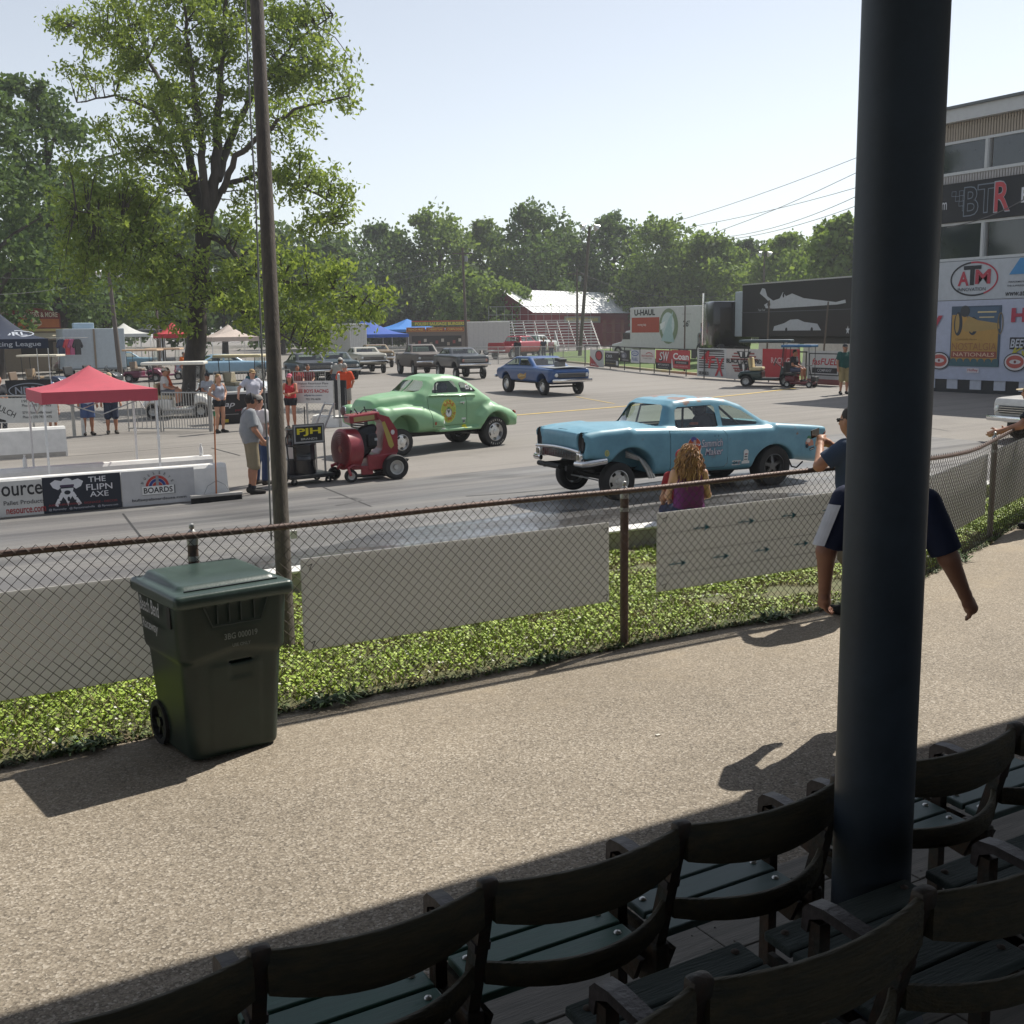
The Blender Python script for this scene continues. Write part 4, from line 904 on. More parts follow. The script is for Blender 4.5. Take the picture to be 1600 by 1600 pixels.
# ---- green 1940s coupe
def green_coupe():
    P = mat('matt_green_paint', (.23, .43, .235), .45, var=.07, scale=1.5, coat=.15)
    ang = math.radians(8.7); e = thing('gasser_coupe', 'pea green 1940s coupe with raised nose and round yellow door emblem', 'car', (10.74, 23.13, -.385), ang)
    # local: x to the rear from the front axle, near side y=-.0 plane shifted: centre line at y=.85
    yc = .86
    side = [(-.52, .62), (-.58, .85), (-.58, 1.12), (-.48, 1.26), (-.30, 1.32), (.2, 1.37), (.8, 1.40), (1.3, 1.34), (1.9, 1.31), (2.35, 1.28), (2.65, 1.20), (3.05, 1.05), (3.34, .86), (3.42, .62), (3.36, .50), (2.3, .46), (.6, .46), (-.3, .55)]
    green = [(.55, 1.2), (.62, 1.38), (.95, 1.66), (1.12, 1.745), (1.4, 1.79), (1.7, 1.775), (1.98, 1.70), (2.25, 1.55), (2.5, 1.36), (2.75, 1.15), (2.6, 1.0), (.6, 1.0)]
    hw = [(-.76, .34), (-.6, .42), (-.2, .50), (.4, .60), (.8, .70), (1.2, .765), (2.0, .775), (2.6, .72), (3.1, .60), (3.42, .45)]
    def extra(d, X, Y, Z):
        A = np.abs(Y)
        ff = smax(sd_poly(X, Z, [(-.56, .70), (-.58, .90), (-.48, 1.05), (-.2, 1.125), (.25, 1.14), (.62, 1.08), (1.0, .95), (1.27, .82), (1.30, .52), (.6, .48), (-.35, .60)]), np.abs(A - .70) - .215 + .0 * X, .26); d = smin(d, ff, .09)
        rf = smax(sd_poly(X, Z, [(2.18, .48), (2.22, .80), (2.42, 1.0), (2.7, 1.07), (3.0, 1.0), (3.3, .88), (3.48, .74), (3.46, .48)]), np.abs(A - .70) - .215, .26); d = smin(d, rf, .09)
        rb = sd_box(X, A, Z, (1.7, .74, .50), (.62, .10, .035), .03); d = smin(d, rb, .05)
        hl = sd_ell(X, A, Z, (-.42, .68, .98), (.20, .15, .15)); d = smin(d, hl, .08)
        nose = sd_box(X, Y, Z, (-.35, 0, .80), (.22, .42, .22), .1); d = smin(d, nose, .12)
        lip = sd_cone(X, A, Z, (.9, .745, 1.315), (2.2, .745, 1.28), .022, .022); return smin(d, lip, .03)
    f = body_sdf(side, green, hw, (.70, 1.3, .30, .5), [(.08, .52, .40, .40, .45), (2.76, .42, .42, .44, .45)], k=.20, gk=.20, bulge=.06, zmid=.85, wrap=.12, extra=extra, joink=.10)
    f0 = f; fs = lambda X, Y, Z: f0(X, Y - yc, Z)
    sw1 = [(1.00, 1.385), (1.03, 1.45), (1.14, 1.60), (1.22, 1.635), (1.62, 1.635), (1.68, 1.60), (1.76, 1.42), (1.75, 1.365), (1.05, 1.365)]; sw2 = [(1.84, 1.375), (1.81, 1.56), (1.85, 1.60), (1.98, 1.58), (2.14, 1.50), (2.28, 1.38), (2.24, 1.355), (1.9, 1.355)]
    side_c = lambda s: (lambda c, n: (c.y - yc) * s > .3 and abs(n.y) > .3)
    wl = [(yc - .54, 1.44), (yc - .50, 1.56), (yc - .40, 1.64), (yc - .025, 1.665), (yc - .025, 1.415), (yc - .46, 1.405)]; wr = [(2 * yc - p[0], p[1]) for p in wl]
    wins = [('y', sw1, side_c(-1)), ('y', sw2, side_c(-1)), ('y', sw1, side_c(1)), ('y', sw2, side_c(1)), ('x', wl, lambda c, n: c.x < 1.3 and n.x < -.15, M_tint, 'windscreen'), ('x', wr, lambda c, n: c.x < 1.3 and n.x < -.15, M_tint, 'windscreen'),
            ('x', [(yc - .34, 1.42), (yc - .3, 1.58), (yc + .3, 1.58), (yc + .34, 1.42)], lambda c, n: c.x > 2. and n.x > .2, M_tint, 'rear_window')]
    V, Q = None, None
    dp = [(.86, .60), (.83, 1.0), (.83, 1.30), (1.72, 1.28), (1.93, 1.26), (1.93, .60)]
    # doors need centred y tests: shift locally
    body_parts(e, fs, ((-.95, -.2, .38), (3.65, 1.95, 1.9)), .022, P, wins, [(dp, -1, (1.78, 1.13)), (dp, 1, (1.78, 1.13))], yc)
    for s in (-1, 1):
        mb = MB(); mb.lathe([(.001, -.03), (.07, -.02), (.105, .0), (.112, .03)], (-.60, yc + s * .68, .98), 'x', 22); mb.build('headlight', mat('taped_headlamp', (.10, .045, .045), .5), e, smooth=True)
        mb = MB(); mb.lathe([(.115, -.005), (.125, .01), (.115, .03)], (-.585, yc + s * .68, .98), 'x', 22, close=True); mb.build('headlight_ring', M_chrome, e, smooth=True)
        wheel(e, (.05, yc + s * .74, .30), .305, .16, 'slot', s); wheel(e, (2.75, yc + s * .72, .365), .365, .28, 'slot', s, letters=True)
        tubes(e, 'leaf_spring', [[(-.45, yc + s * .36, .46), (.05, yc + s * .36, .36), (.6, yc + s * .36, .46)]], .02, M_under)
        tubes(e, 'traction_bar', [[(1.6, yc + s * .42, .42), (2.7, yc + s * .42, .30)]], .022, M_steel)
        mb = MB(); mb.lathe([(.001, .02), (.045, .02), (.05, -.02)], (3.46, yc + s * .68, .80), 'x', 14); mb.build('tail_lamp', M_amber, e)
    gr = thing_part('grille', e, (0, 0, 0))
    for q in range(7):
        mb = MB(); z = .66 + q * .055; mb.tube([(-.64 + .14 * (y / .42) ** 2, yc + y, z) for y in np.linspace(-.42, .42, 9)], .014, 6); mb.build('grille_bar', M_chrome, gr, smooth=True)
    mb = MB(); mb.bbox((-.52, yc, .82), (.16, .76, .42), .04); mb.build('grille_back', M_under, gr)
    tubes(e, 'front_axle', [[(.05, yc - .68, .31), (.05, yc - .35, .30), (.05, yc + .35, .30), (.05, yc + .68, .31)]], .032, M_under)
    mb = MB(); mb.box((1.4, yc, .42), (2.6, .95, .10)); mb.bbox((.3, yc, .62), (.9, .6, .4), .05); mb.cyl((2.75, yc - .6, .365), (2.75, yc + .6, .365), .06, n=10); mb.build('chassis', M_under, e)
    mb = MB(); mb.tube([(.60 + .07 * 0, yc, 1.40), (.78, yc, 1.53), (.93, yc, 1.665)], .016, 6); mb.build('windscreen_divider', P, e)
    mb = MB(); mb.bbox((1.75, yc - .32, 1.0), (.14, .42, .6), .05, ry=.2); mb.bbox((1.5, yc - .32, .8), (.5, .44, .14), .04); mb.build('bucket_seat', M_inter, e)
    tubes(e, 'roll_bar', [[(1.95, yc - .52, .6), (1.93, yc - .50, 1.5), (1.9, yc - .35, 1.65), (1.9, yc + .35, 1.65), (1.93, yc + .50, 1.5), (1.95, yc + .52, .6)]], .022, M_under)
    driver(e, (1.55, yc - .32, .80), '#232a3a', '#26303c')
    # stickers
    it = [('e', '#c9c45a', 1.40, .945, .215, .28), ('e', '#a7b84e', 1.40, .945, .20, .265), ('e', '#b9b45a', 1.40, .93, .115, .16), ('e', '#6a706c', 1.40, .905, .095, .11), ('e', '#d6dad8', 1.40, .90, .08, .095), ('p', '#5b625e', [(1.35, .96), (1.45, .96), (1.40, .87)]), ('p', '#3e8f3a', [(1.38, .99), (1.42, .99), (1.44, 1.05), (1.40, 1.02), (1.36, 1.05)])]
    for q, ch in enumerate('GASS'): a = .78 - q * .52; it.append(('t', '#c0562a', ch, 1.40 - .155 * math.sin(a), .945 + .205 * math.cos(a), .065, .085, .02, 0, a))
    for q, ch in enumerate('TRIPPIN'): a = -1.22 + q * .41; it.append(('t', '#c0562a', ch, 1.40 + .158 * math.sin(a), .945 - .205 * math.cos(a), .05 if ch != 'I' else .014, .075, .02, 0, a))
    printed(e, it, 'door_emblem', xf=lambda u, v, d: (u, surf_y(fs2(fs, yc), u, v, -1) + yc - d, v), lift=.006)
    it = [('r', '#e8eae6', 1.21, .545, .10, .03), ('r', '#e8eae6', 1.21, .62, .045, .14), ('e', '#e8eae6', 1.21, .70, .03, .05), ('r', '#3d6a48', 1.21, .64, .022, .05), ('r', '#9a4a32', .93, .68, .05, .07), ('r', '#e0e0da', 1.10, .535, .10, .015)]
    printed(e, it, 'fender_stickers', xf=lambda u, v, d: (u, surf_y(fs2(fs, yc), u, v, -1) + yc - d, v), lift=.006)
    it = [('r', '#d9dedb', 1.84, .74, .12, .04), ('t', '#5d6a66', 'STRANGE', 1.84, .74, .10, .022), ('r', '#5d6070', 1.84, .67, .07, .05), ('e', '#d9d9d9', 1.85, .655, .014, .02), ('e', '#d8d12e', 1.86, .56, .07, .04)]
    printed(e, it, 'door_stickers', xf=lambda u, v, d: (u, surf_y(fs2(fs, yc), u, v, -1) + yc - d, v), lift=.006)
    it = [('r', '#e8e8e8', 2.05, 1.47, .10, .10), ('t', '#20262a', '48', 2.05, 1.47, .08, .07), ('r', '#a53a30', 2.05, 1.54, .06, .02), ('r', '#dfe2e2', 2.16, 1.42, .06, .05)]
    printed(e, it, 'window_numbers', xf=lambda u, v, d: (u, surf_y(fs2(fs, yc), u, v, -1) + yc - d, v), lift=.002)
def fs2(fs, yc): return lambda X, Y, Z: fs(X, Y + yc, Z)
def body_parts(e, fs, bounds, h, P, wins, doors, yc):
    V, Q = iso(fs, bounds[0], bounds[1], h); bm = bmesh.new(); vs = [bm.verts.new(v) for v in V]
    for q in Q:
        try: bm.faces.new([vs[i] for i in q])
        except ValueError: pass
    bm.normal_update()
    for w_ in wins: extract(bm, w_[1], w_[0], w_[2], w_[4] if len(w_) > 4 else 'window_pane', w_[3] if len(w_) > 3 else M_glass, e, .014)
    for (poly, s, hand) in doors:
        cx = sum(p[0] for p in poly) / len(poly); cz = sum(p[1] for p in poly) / len(poly); cond = (lambda c, n, s=s: (c.y - yc) * s > .5 and abs(n.y) > .2)
        inner = [(p[0] + .011 * (1 if p[0] < cx else -1), p[1] + .009 * (1 if p[1] < cz else -1)) for p in poly]
        d = extract(bm, inner, 'y', cond, 'door', P, e, -.002); extract(bm, poly, 'y', cond, 'door_seam', M_seam, e, .012)
        if d and hand:
            y = surf_y(fs2(fs, yc), hand[0], hand[1], s) + yc; mb = MB(); mb.bbox((hand[0], y + s * .03, hand[1]), (.15, .022, .022), .008); mb.box((hand[0] + .04, y + s * .015, hand[1] - .015), (.03, .03, .05)); mb.build('handle', M_chrome, d)
    me = bpy.data.meshes.new('body'); bm.to_mesh(me); bm.free(); me.materials.append(P); me.polygons.foreach_set('use_smooth', [True] * len(me.polygons)); me.update(); return link('body', me, e)
green_coupe()
# ------------------------------------------------------------------ people
class Field:
    def __init__(s, lo, hi, h):
        s.lo = np.array(lo, float); s.h = h; s.ax = [np.arange(lo[i], hi[i] + h * 1.01, h) for i in range(3)]; s.D = np.full([len(a) for a in s.ax], .3, np.float32)
    def _sub(s, lo, hi):
        sl = []
        for i in range(3):
            a = max(0, int((lo[i] - s.lo[i]) / s.h)); b = min(len(s.ax[i]), int((hi[i] - s.lo[i]) / s.h) + 2)
            if b <= a: return None
            sl.append(slice(a, b))
        return tuple(sl), s.ax[0][sl[0]][:, None, None], s.ax[1][sl[1]][None, :, None], s.ax[2][sl[2]][None, None, :]
    def op(s, lo, hi, fn, k):
        q = s._sub(lo, hi)
        if q is None: return
        sl, X, Y, Z = q; d = fn(X, Y, Z); s.D[sl] = smin(s.D[sl], d, k) if k > 0 else np.minimum(s.D[sl], d)
    def cone(s, a, b, ra, rb, k=.03, cap=False, cap0=False):
        a = np.array(a, float); b = np.array(b, float); m = max(ra, rb) + k + 2 * s.h
        def fn(X, Y, Z):
            d = sd_cone(X, Y, Z, a, b, ra, rb); n = (b - a) / max(np.linalg.norm(b - a), 1e-6)
            if cap: d = np.maximum(d, (X - b[0]) * n[0] + (Y - b[1]) * n[1] + (Z - b[2]) * n[2])
            if cap0: d = np.maximum(d, -((X - a[0]) * n[0] + (Y - a[1]) * n[1] + (Z - a[2]) * n[2]))
            return d
        s.op(np.minimum(a, b) - m, np.maximum(a, b) + m, fn, k)
    def ell(s, c, r, k=.03):
        c = np.array(c, float); r = np.array(r, float); s.op(c - r - k - 2 * s.h, c + r + k + 2 * s.h, lambda X, Y, Z: sd_ell(X, Y, Z, c, r), k)
    def cutbelow(s, z): s.D[:] = np.maximum(s.D, z - s.ax[2][None, None, :])
    def cut(s, fn, k=0):
        d = fn(s.ax[0][:, None, None], s.ax[1][None, :, None], s.ax[2][None, None, :]); s.D[:] = smax(s.D, d, k) if k else np.maximum(s.D, d)
    def obj(s, name, m, parent):
        V, Q = iso(None, s.lo, None, s.h, D=s.D) if False else iso_D(s)
        return link(name, vq_mesh(name, V, Q, m), parent) if len(Q) else None
def iso_D(F):
    hi = F.lo + (np.array(F.D.shape) - 1) * F.h; return iso(None, F.lo, hi, F.h, D=F.D)
def skin(c): return mat('skin_' + c, rgb(c), .55, var=.08, scale=9)
def cloth(c): return mat('cloth_' + c, rgb(c), .9, var=.12, scale=7, bump=.35, bscale=26)
def person(label, loc, rz, h=1.75, pose=None, shirt='#888888', sleeve=.62, bottom='#777766', leg=.85, shoes='#2a2622', hairc='#3a2a1e', hair='short', cap=None, skinc='#b98a6c', res=.018, fem=False, belly=0., group=None, stripe=None, sit=False, extras=None, loose=1., face=True, sock=None, arm=1.):
    k = h / 1.75; e = thing('person', label, 'person', loc, rz, group)
    J = dict(pel=(0, 0, .95), che=(0, .0, 1.27), nk=(0, -.005, 1.47), hd=(0, .025, 1.625), shL=(-.18, -.01, 1.415), shR=(.18, -.01, 1.415), elL=(-.245, -.03, 1.13), elR=(.245, -.03, 1.13), wrL=(-.26, .07, .90), wrR=(.26, .07, .90),
             hiL=(-.095, 0, .91), hiR=(.095, 0, .91), knL=(-.105, .03, .50), knR=(.105, .03, .50), anL=(-.11, -.02, .085), anR=(.11, -.02, .085), toL=(-.135, .16, .035), toR=(.135, .16, .035))
    if sit: J.update(pel=(0, 0, .10), che=(0, .03, .42), nk=(0, .03, .62), hd=(0, .06, .775), shL=(-.18, .02, .565), shR=(.18, .02, .565), elL=(-.24, .06, .29), elR=(.24, .06, .29), wrL=(-.17, .28, .20), wrR=(.17, .28, .20), hiL=(-.095, .02, .09), hiR=(.095, .02, .09), knL=(-.12, .43, .10), knR=(.12, .43, .10), anL=(-.12, .43, -.32), anR=(.12, .43, -.32), toL=(-.13, .60, -.37), toR=(.13, .60, -.37))
    J.update(pose or {}); J = {a: np.array(b) * k for a, b in J.items()}
    P = np.array(list(J.values())); lo = P.min(0) - .30 * k; hi = P.max(0) + .30 * k; S_ = skin(skinc); hwid = 1.06 if fem else 1.; swid = .9 if fem else 1.
    def torso(F, g):
        pl, ch, nk = J['pel'], J['che'], J['nk']; rt_ = (J['shR'] - J['shL']); rt_ = rt_ / np.linalg.norm(rt_); hr = (J['hiR'] - J['hiL']); hr = hr / np.linalg.norm(hr); wst = pl * .55 + ch * .45
        for s in (-1, 1):
            F.cone(pl + hr * s * .075 * k * hwid, wst + hr * s * .055 * k, (.105 * hwid + g) * k, (.095 + g + belly * .6) * k, .06)
            F.cone(wst + hr * s * .055 * k, ch + rt_ * s * .075 * k * swid, (.095 + g + belly * .6) * k, (.108 * swid + g) * k, .06)
            F.cone(ch + rt_ * s * .075 * k * swid, J['shR' if s > 0 else 'shL'] - rt_ * s * .03 * k + np.array([0, 0, -.02 * k]), (.105 * swid + g) * k, (.062 + g) * k, .06)
        if belly: F.ell(wst + np.array([0, .07, .02]) * k, np.array([.15, .12, .15]) * k * (1 + belly * 2), .06)
        if fem:
            for s in (-1, 1): F.ell(ch + rt_ * s * .07 * k + np.array([0, .085, .03]) * k, np.array([.062, .06, .06]) * k, .04)
    def hand(F, s, k=k * (1 + (arm - 1) * .7)):
        w_ = J['wr' + s]; d = w_ - J['el' + s]; d = d / np.linalg.norm(d); sg = 1 if s == 'R' else -1; n = np.array([-sg, .15, 0.]); n = n - d * (n @ d); n /= np.linalg.norm(n); t = np.cross(d, n) * 1.0; t /= np.linalg.norm(t)
        if t[1] < 0: t = -t       # thumb side points forward
        r = max(.0088 * k, F.h * .62); F.cone(w_, w_ + d * .085 * k, .026 * k, .034 * k, .02); F.cone(w_ + d * .05 * k + t * .02 * k, w_ + d * .05 * k - t * .02 * k, .022 * k, .022 * k, .02)
        for i, (o, L) in enumerate(((.030, .070), (.010, .080), (-.010, .074), (-.029, .058))):
            a = w_ + d * .088 * k + t * o * k; b = a + (d * .88 + n * .35) * L * .5 * k; c = b + (d * .62 + n * .8) * L * .5 * k; F.cone(a, b, r, r * .95, .008); F.cone(b, c, r * .95, r * .85, .006)
        a = w_ + d * .03 * k + t * .028 * k; b = a + (d * .6 + t * .7 + n * .3) * .045 * k; F.cone(a, b, r * 1.25, r * 1.1, .01); F.cone(b, b + (d * .9 + n * .4) * .032 * k, r * 1.1, r * .9, .006)
    # body: one continuous surface
    F = Field(lo, hi, res); torso(F, -.012)
    F.cone(J['nk'] - np.array([0, 0, .06 * k]), J['hd'] - np.array([0, .02, .07]) * k, .062 * k, .054 * k, .04)
    hd = J['hd']; F.ell(hd + np.array([0, -.008, .022]) * k, np.array([.076, .096, .098]) * k, .03); F.ell(hd + np.array([0, .018, -.045]) * k, np.array([.060, .072, .072]) * k, .05)
    F.cone(hd + np.array([0, .088, .008]) * k, hd + np.array([0, .106, -.026]) * k, .009 * k, .015 * k, .02)
    for s in (-1, 1): F.ell(hd + np.array([s * .079, -.004, -.005]) * k, np.array([.014, .022, .034]) * k, .015)
    for s in 'LR':
        F.cone(J['sh' + s], J['el' + s], .052 * k * swid * arm, .041 * k * swid * arm, .04); F.cone(J['el' + s], J['wr' + s], .045 * k * swid * arm, .028 * k * arm, .03); hand(F, s)
        F.cone(J['hi' + s], J['kn' + s], .085 * k * hwid, .056 * k, .05); kn, an = J['kn' + s], J['an' + s]; F.cone(kn, an, .054 * k, .036 * k, .03)
        bk = np.cross(np.array([1., 0, 0]), (an - kn) / np.linalg.norm(an - kn)); bk = bk if bk[1] < 0 else -bk; F.cone(kn * .75 + an * .25 + bk * .02 * k, kn * .5 + an * .5 + bk * .012 * k, .050 * k, .044 * k, .04)
        F.cone(an - np.array([0, .03, .03]) * k, J['to' + s], .038 * k, .026 * k, .03)
    F.obj('body', S_, e)
    # shirt
    F = Field(lo, hi, res); torso(F, .014 * loose)
    hem = None
    if not sit: F.cutbelow((J['pel'][2] - .075 * k) if sleeve >= 0 else J['pel'][2])
    if sleeve > 0:
        for s in 'LR':
            a, b, c = J['sh' + s], J['el' + s], J['wr' + s]
            if sleeve <= 1: F.cone(a, a + (b - a) * sleeve, (.066 + .006 * loose) * k * swid * arm, (.062 + .012 * loose) * k * swid * arm, .04, cap=True)
            else: F.cone(a, b, .068 * k, .056 * k, .04); F.cone(b, c, .055 * k, .042 * k, .03, cap=True)
        nk = J['nk']; F.cone(nk - np.array([0, 0, .09 * k]), nk - np.array([0, 0, .005 * k]), .085 * k, .066 * k, .03, cap=True)
    else:
        zt = J['nk'][2] - .085 * k; F.cut(lambda X, Y, Z: Z - zt - .10 * k * np.clip((np.abs(X - J['che'][0]) - .055 * k) / (.05 * k), 0, 1) * np.clip(1 - (np.abs(X - J['che'][0]) - .12 * k) / (.02 * k), -3, 1))
        for s in 'LR': sh = J['sh' + s]; F.cut(lambda X, Y, Z: .062 * k - np.sqrt((X - sh[0] - (.02 if s == 'R' else -.02) * k) ** 2 + (Z - sh[2] + .02 * k) ** 2 + (Y - sh[1]) ** 2 * .2))
    so_ = F.obj('shirt', cloth(shirt), e)
    # bottoms
    F = Field(lo, hi, res); pl = J['pel']; hr = (J['hiR'] - J['hiL']); hr = hr / np.linalg.norm(hr)
    for s in (-1, 1): F.cone(pl + hr * s * .07 * k * hwid, pl + hr * s * .06 * k + np.array([0, 0, .07 * k]), (.123 * hwid) * k, (.112 + belly * .5) * k, .06)
    for s in 'LR':
        a, b, c = J['hi' + s], J['kn' + s], J['an' + s]
        if leg <= 1: F.cone(a, a + (b - a) * leg, .108 * k * hwid, (.092 + (.012 if leg > .6 else .0)) * k, .04, cap=True)
        elif leg <= 1.5: F.cone(a, b, .105 * k * hwid, .092 * k, .05); F.cone(b, b + (c - b) * (leg - 1), .092 * k, .088 * k, .02, cap=True)
        else: F.cone(a, b, .104 * k * hwid, .075 * k, .05); F.cone(b, c, .075 * k, .062 * k, .03, cap=True)
    F.cut(lambda X, Y, Z: Z - pl[2] - .10 * k); F.obj('trousers' if leg > 1.5 else 'shorts', cloth(bottom), e)
    # shoes
    for s in 'LR':
        F = Field(np.minimum(J['an' + s], J['to' + s]) - .16 * k, np.maximum(J['an' + s], J['to' + s]) + .16 * k, min(res, .016)); an, to = J['an' + s], J['to' + s]
        F.cone(an + np.array([0, -.035, -.035]) * k, to, .048 * k, .038 * k, .03); F.cone(an, an + np.array([0, -.01, -.02]) * k, .047 * k, .05 * k, .03); F.cut(lambda X, Y, Z: min(an[2] - .085 * k, to[2] - .035 * k) - Z); F.obj('shoe', cloth(shoes), e)
        if sock:
            F = Field(an - .12 * k, an + .14 * k, min(res, .016)); F.cone(an, an + (J['kn' + s] - an) * .18, .046 * k, .047 * k, .02, cap=True); F.obj('sock', cloth(sock), e)
    # hair, cap
    H = mat('hair_' + hairc, rgb(hairc), .6, var=.35, scale=30, stretch=(1, 1, .2), bump=.5, bscale=90)
    if hair != 'none':
        F = Field(hd - .34 * k, hd + .24 * k, min(res, .014)); F.ell(hd + np.array([0, -.018, .032]) * k, np.array([.086, .100, .102]) * k, .02)
        F.cut(lambda X, Y, Z: (Y - hd[1]) - .055 * k - .9 * (Z - hd[2] - .05 * k) if hair == 'short' else (Y - hd[1]) - .06 * k - 1.0 * (Z - hd[2] - .045 * k))
        if hair == 'short': F.cut(lambda X, Y, Z: -(Z - hd[2] + .045 * k))
        if hair == 'long':
            for i in range(9): a = math.pi * (1.0 + i / 8); c_ = np.array([math.cos(a) * .075, math.sin(a) * .07 - .01, .0]) * k; F.cone(hd + c_, hd + c_ * 1.25 + np.array([0, -.01, -.24]) * k, .034 * k, .03 * k, .03)
        if hair == 'bun': F.ell(hd + np.array([0, -.09, .06]) * k, np.array([.05, .05, .05]) * k, .03)
        if hair == 'pony': F.cone(hd + np.array([0, -.1, .05]) * k, hd + np.array([.02, -.14, -.16]) * k, .035 * k, .02 * k, .03)
        F.obj('hair', H, e)
    if cap:
        F = Field(hd - .26 * k, hd + .28 * k, min(res, .014)); F.ell(hd + np.array([0, -.012, .045]) * k, np.array([.089, .106, .098]) * k, 0); F.cut(lambda X, Y, Z: (hd[2] + .045 * k) - Z); F.obj('cap', cloth(cap), e)
        mb = MB(); mb.sheet([[(tuple(hd + np.array([math.sin(a) * .082, .06 + rr_ * (.115 * math.cos(a) + .0), .052 - .016 * rr_ - .012 * abs(math.sin(a))]) * k)) for a in np.linspace(-1.25, 1.25, 9)] for rr_ in (0, .5, 1)]); mb.sheet([[(tuple(hd + np.array([math.sin(a) * .082, .06 + rr_ * (.115 * math.cos(a) + .0), .045 - .016 * rr_ - .012 * abs(math.sin(a))]) * k)) for a in np.linspace(-1.25, 1.25, 9)] for rr_ in (0, .5, 1)]); mb.build('cap_brim', cloth(cap), e, fix=False)
    if face:
        for s in (-1, 1):
            mb = MB(); mb.ell(tuple(hd + np.array([s * .031, .0835, .008]) * k), (.013 * k, .008 * k, .007 * k), 8, 6); mb.build('eye', mat('eye', (.03, .025, .02), .3), e, smooth=True)
        mb = MB(); mb.ell(tuple(hd + np.array([0, .086, -.062]) * k), (.024 * k, .008 * k, .006 * k), 8, 6); mb.build('mouth', mat('lips', (.25, .10, .08), .5), e, smooth=True)
    if extras: extras(e, J, k)
    return e
def stripe_x(e, J, k): pass
def headphones(e, J, k):
    hd = J['hd']
    for s in (-1, 1): mb = MB(); mb.lathe([(.001, .03), (.036, .028), (.04, .0), (.001, 0)], tuple(hd + np.array([s * .082 - (.03 if s < 0 else 0) * 0, -.004, -.005]) * k), 'x', 16); mb.build('earphone', M_black, e, smooth=True)
    mb = MB(); mb.tube([tuple(hd + np.array([math.sin(a) * .105, -.01, math.cos(a) * .125 + .02]) * k) for a in np.linspace(-1.5, 1.5, 11)], .011, 6); mb.build('headband', M_black, e, smooth=True)
    p = J['pel']; mb = MB(); mb.bbox(tuple(p + np.array([-.20, -.06, .03]) * k), (.05, .07, .13), .01); mb.build('radio', M_black, e)
    mb = MB(); mb.tube([tuple(hd + np.array([-.09, -.02, -.05]) * k), tuple(J['nk'] + np.array([-.10, -.12, -.10]) * k), tuple(J['che'] + np.array([-.12, -.15, -.10]) * k), tuple(p + np.array([-.18, -.12, .10]) * k)], .006, 5); mb.build('radio_cable', M_black, e)
def face_to(dx, dy): return math.atan2(dy, dx) - math.pi / 2
# --- near the fence
W0 = Vector((5.12, 4.42, 0))
def walker_x(e, J, k):
    sh, el = J['shL'], J['elL']; a = sh + (el - sh) * .05; b = sh + (el - sh) * .84; n = np.array([-.5, -.85, 0]); n /= np.linalg.norm(n)
    mb = MB(); P_ = []
    for i in range(9):
        c = a + (b - a) * i / 8; P_.append([tuple(c + np.array([math.cos(q) * .112, math.sin(q) * .112, 0])) for q in np.linspace(math.radians(215), math.radians(262), 5)])
    mb.sheet(P_); mb.build('sleeve_stripe', cloth('#c9ccd6'), e, fix=False)
person('man in a navy shirt with white sleeve stripe, mostly hidden behind the column', W0, face_to(.8, .6), 1.74, dict(shL=(-.22, -.01, 1.415), shR=(.215, -.01, 1.415), elL=(-.33, .0, 1.10), wrL=(-.34, .07, .86), elR=(.355, .0, 1.10), wrR=(.45, .11, .87), knL=(-.10, .18, .52), anL=(-.11, .12, .10), toL=(-.13, .29, .05), knR=(.10, -.02, .50), anR=(.11, -.26, .14), toR=(.13, -.12, .05)), '#1b2440', .88, '#23262b', 1.12, '#1c1c1e', skinc='#8e6450', res=.0095, belly=.05, extras=walker_x, loose=.7, sock=None, arm=1.3)
Ph = Vector((7.20, 6.47, 0))
def phone_x(e, J, k):
    w_ = J['wrL'] * .5 + J['wrR'] * .5 + np.array([-.02, .05, .05]); mb = MB(); mb.bbox(tuple(w_ + np.array([-.03, .03, .05])), (.145, .010, .072), .004, ry=-.1, rz=.2); mb.build('phone', mat('phone_black', (.012, .012, .013), .25), e)
    hd = J['hd']; mb = MB()
    for s in (-1, 1): mb.bbox(tuple(hd + np.array([s * .035, .094, .008])), (.055, .012, .034), .008); mb.box(tuple(hd + np.array([s * .078, .03, .014])), (.006, .12, .008))
    mb.build('sunglasses', M_black, e)
person('man in a slate blue t-shirt leaning on the fence holding up a phone', Ph, face_to(-.12, .98), 1.78, dict(shL=(-.19, .05, 1.40), shR=(.19, .05, 1.40), elL=(-.31, .20, 1.25), wrL=(-.12, .34, 1.40), elR=(.27, .24, 1.24), wrR=(.04, .34, 1.38), che=(0, .05, 1.26), nk=(0, .08, 1.46), hd=(-.0, .13, 1.60)), '#3b4a60', .75, '#7f776c', 1.05, '#1d1d1f', hairc='#2a211b', skinc='#b58468', res=.0125, extras=phone_x, loose=1.5, belly=.02)
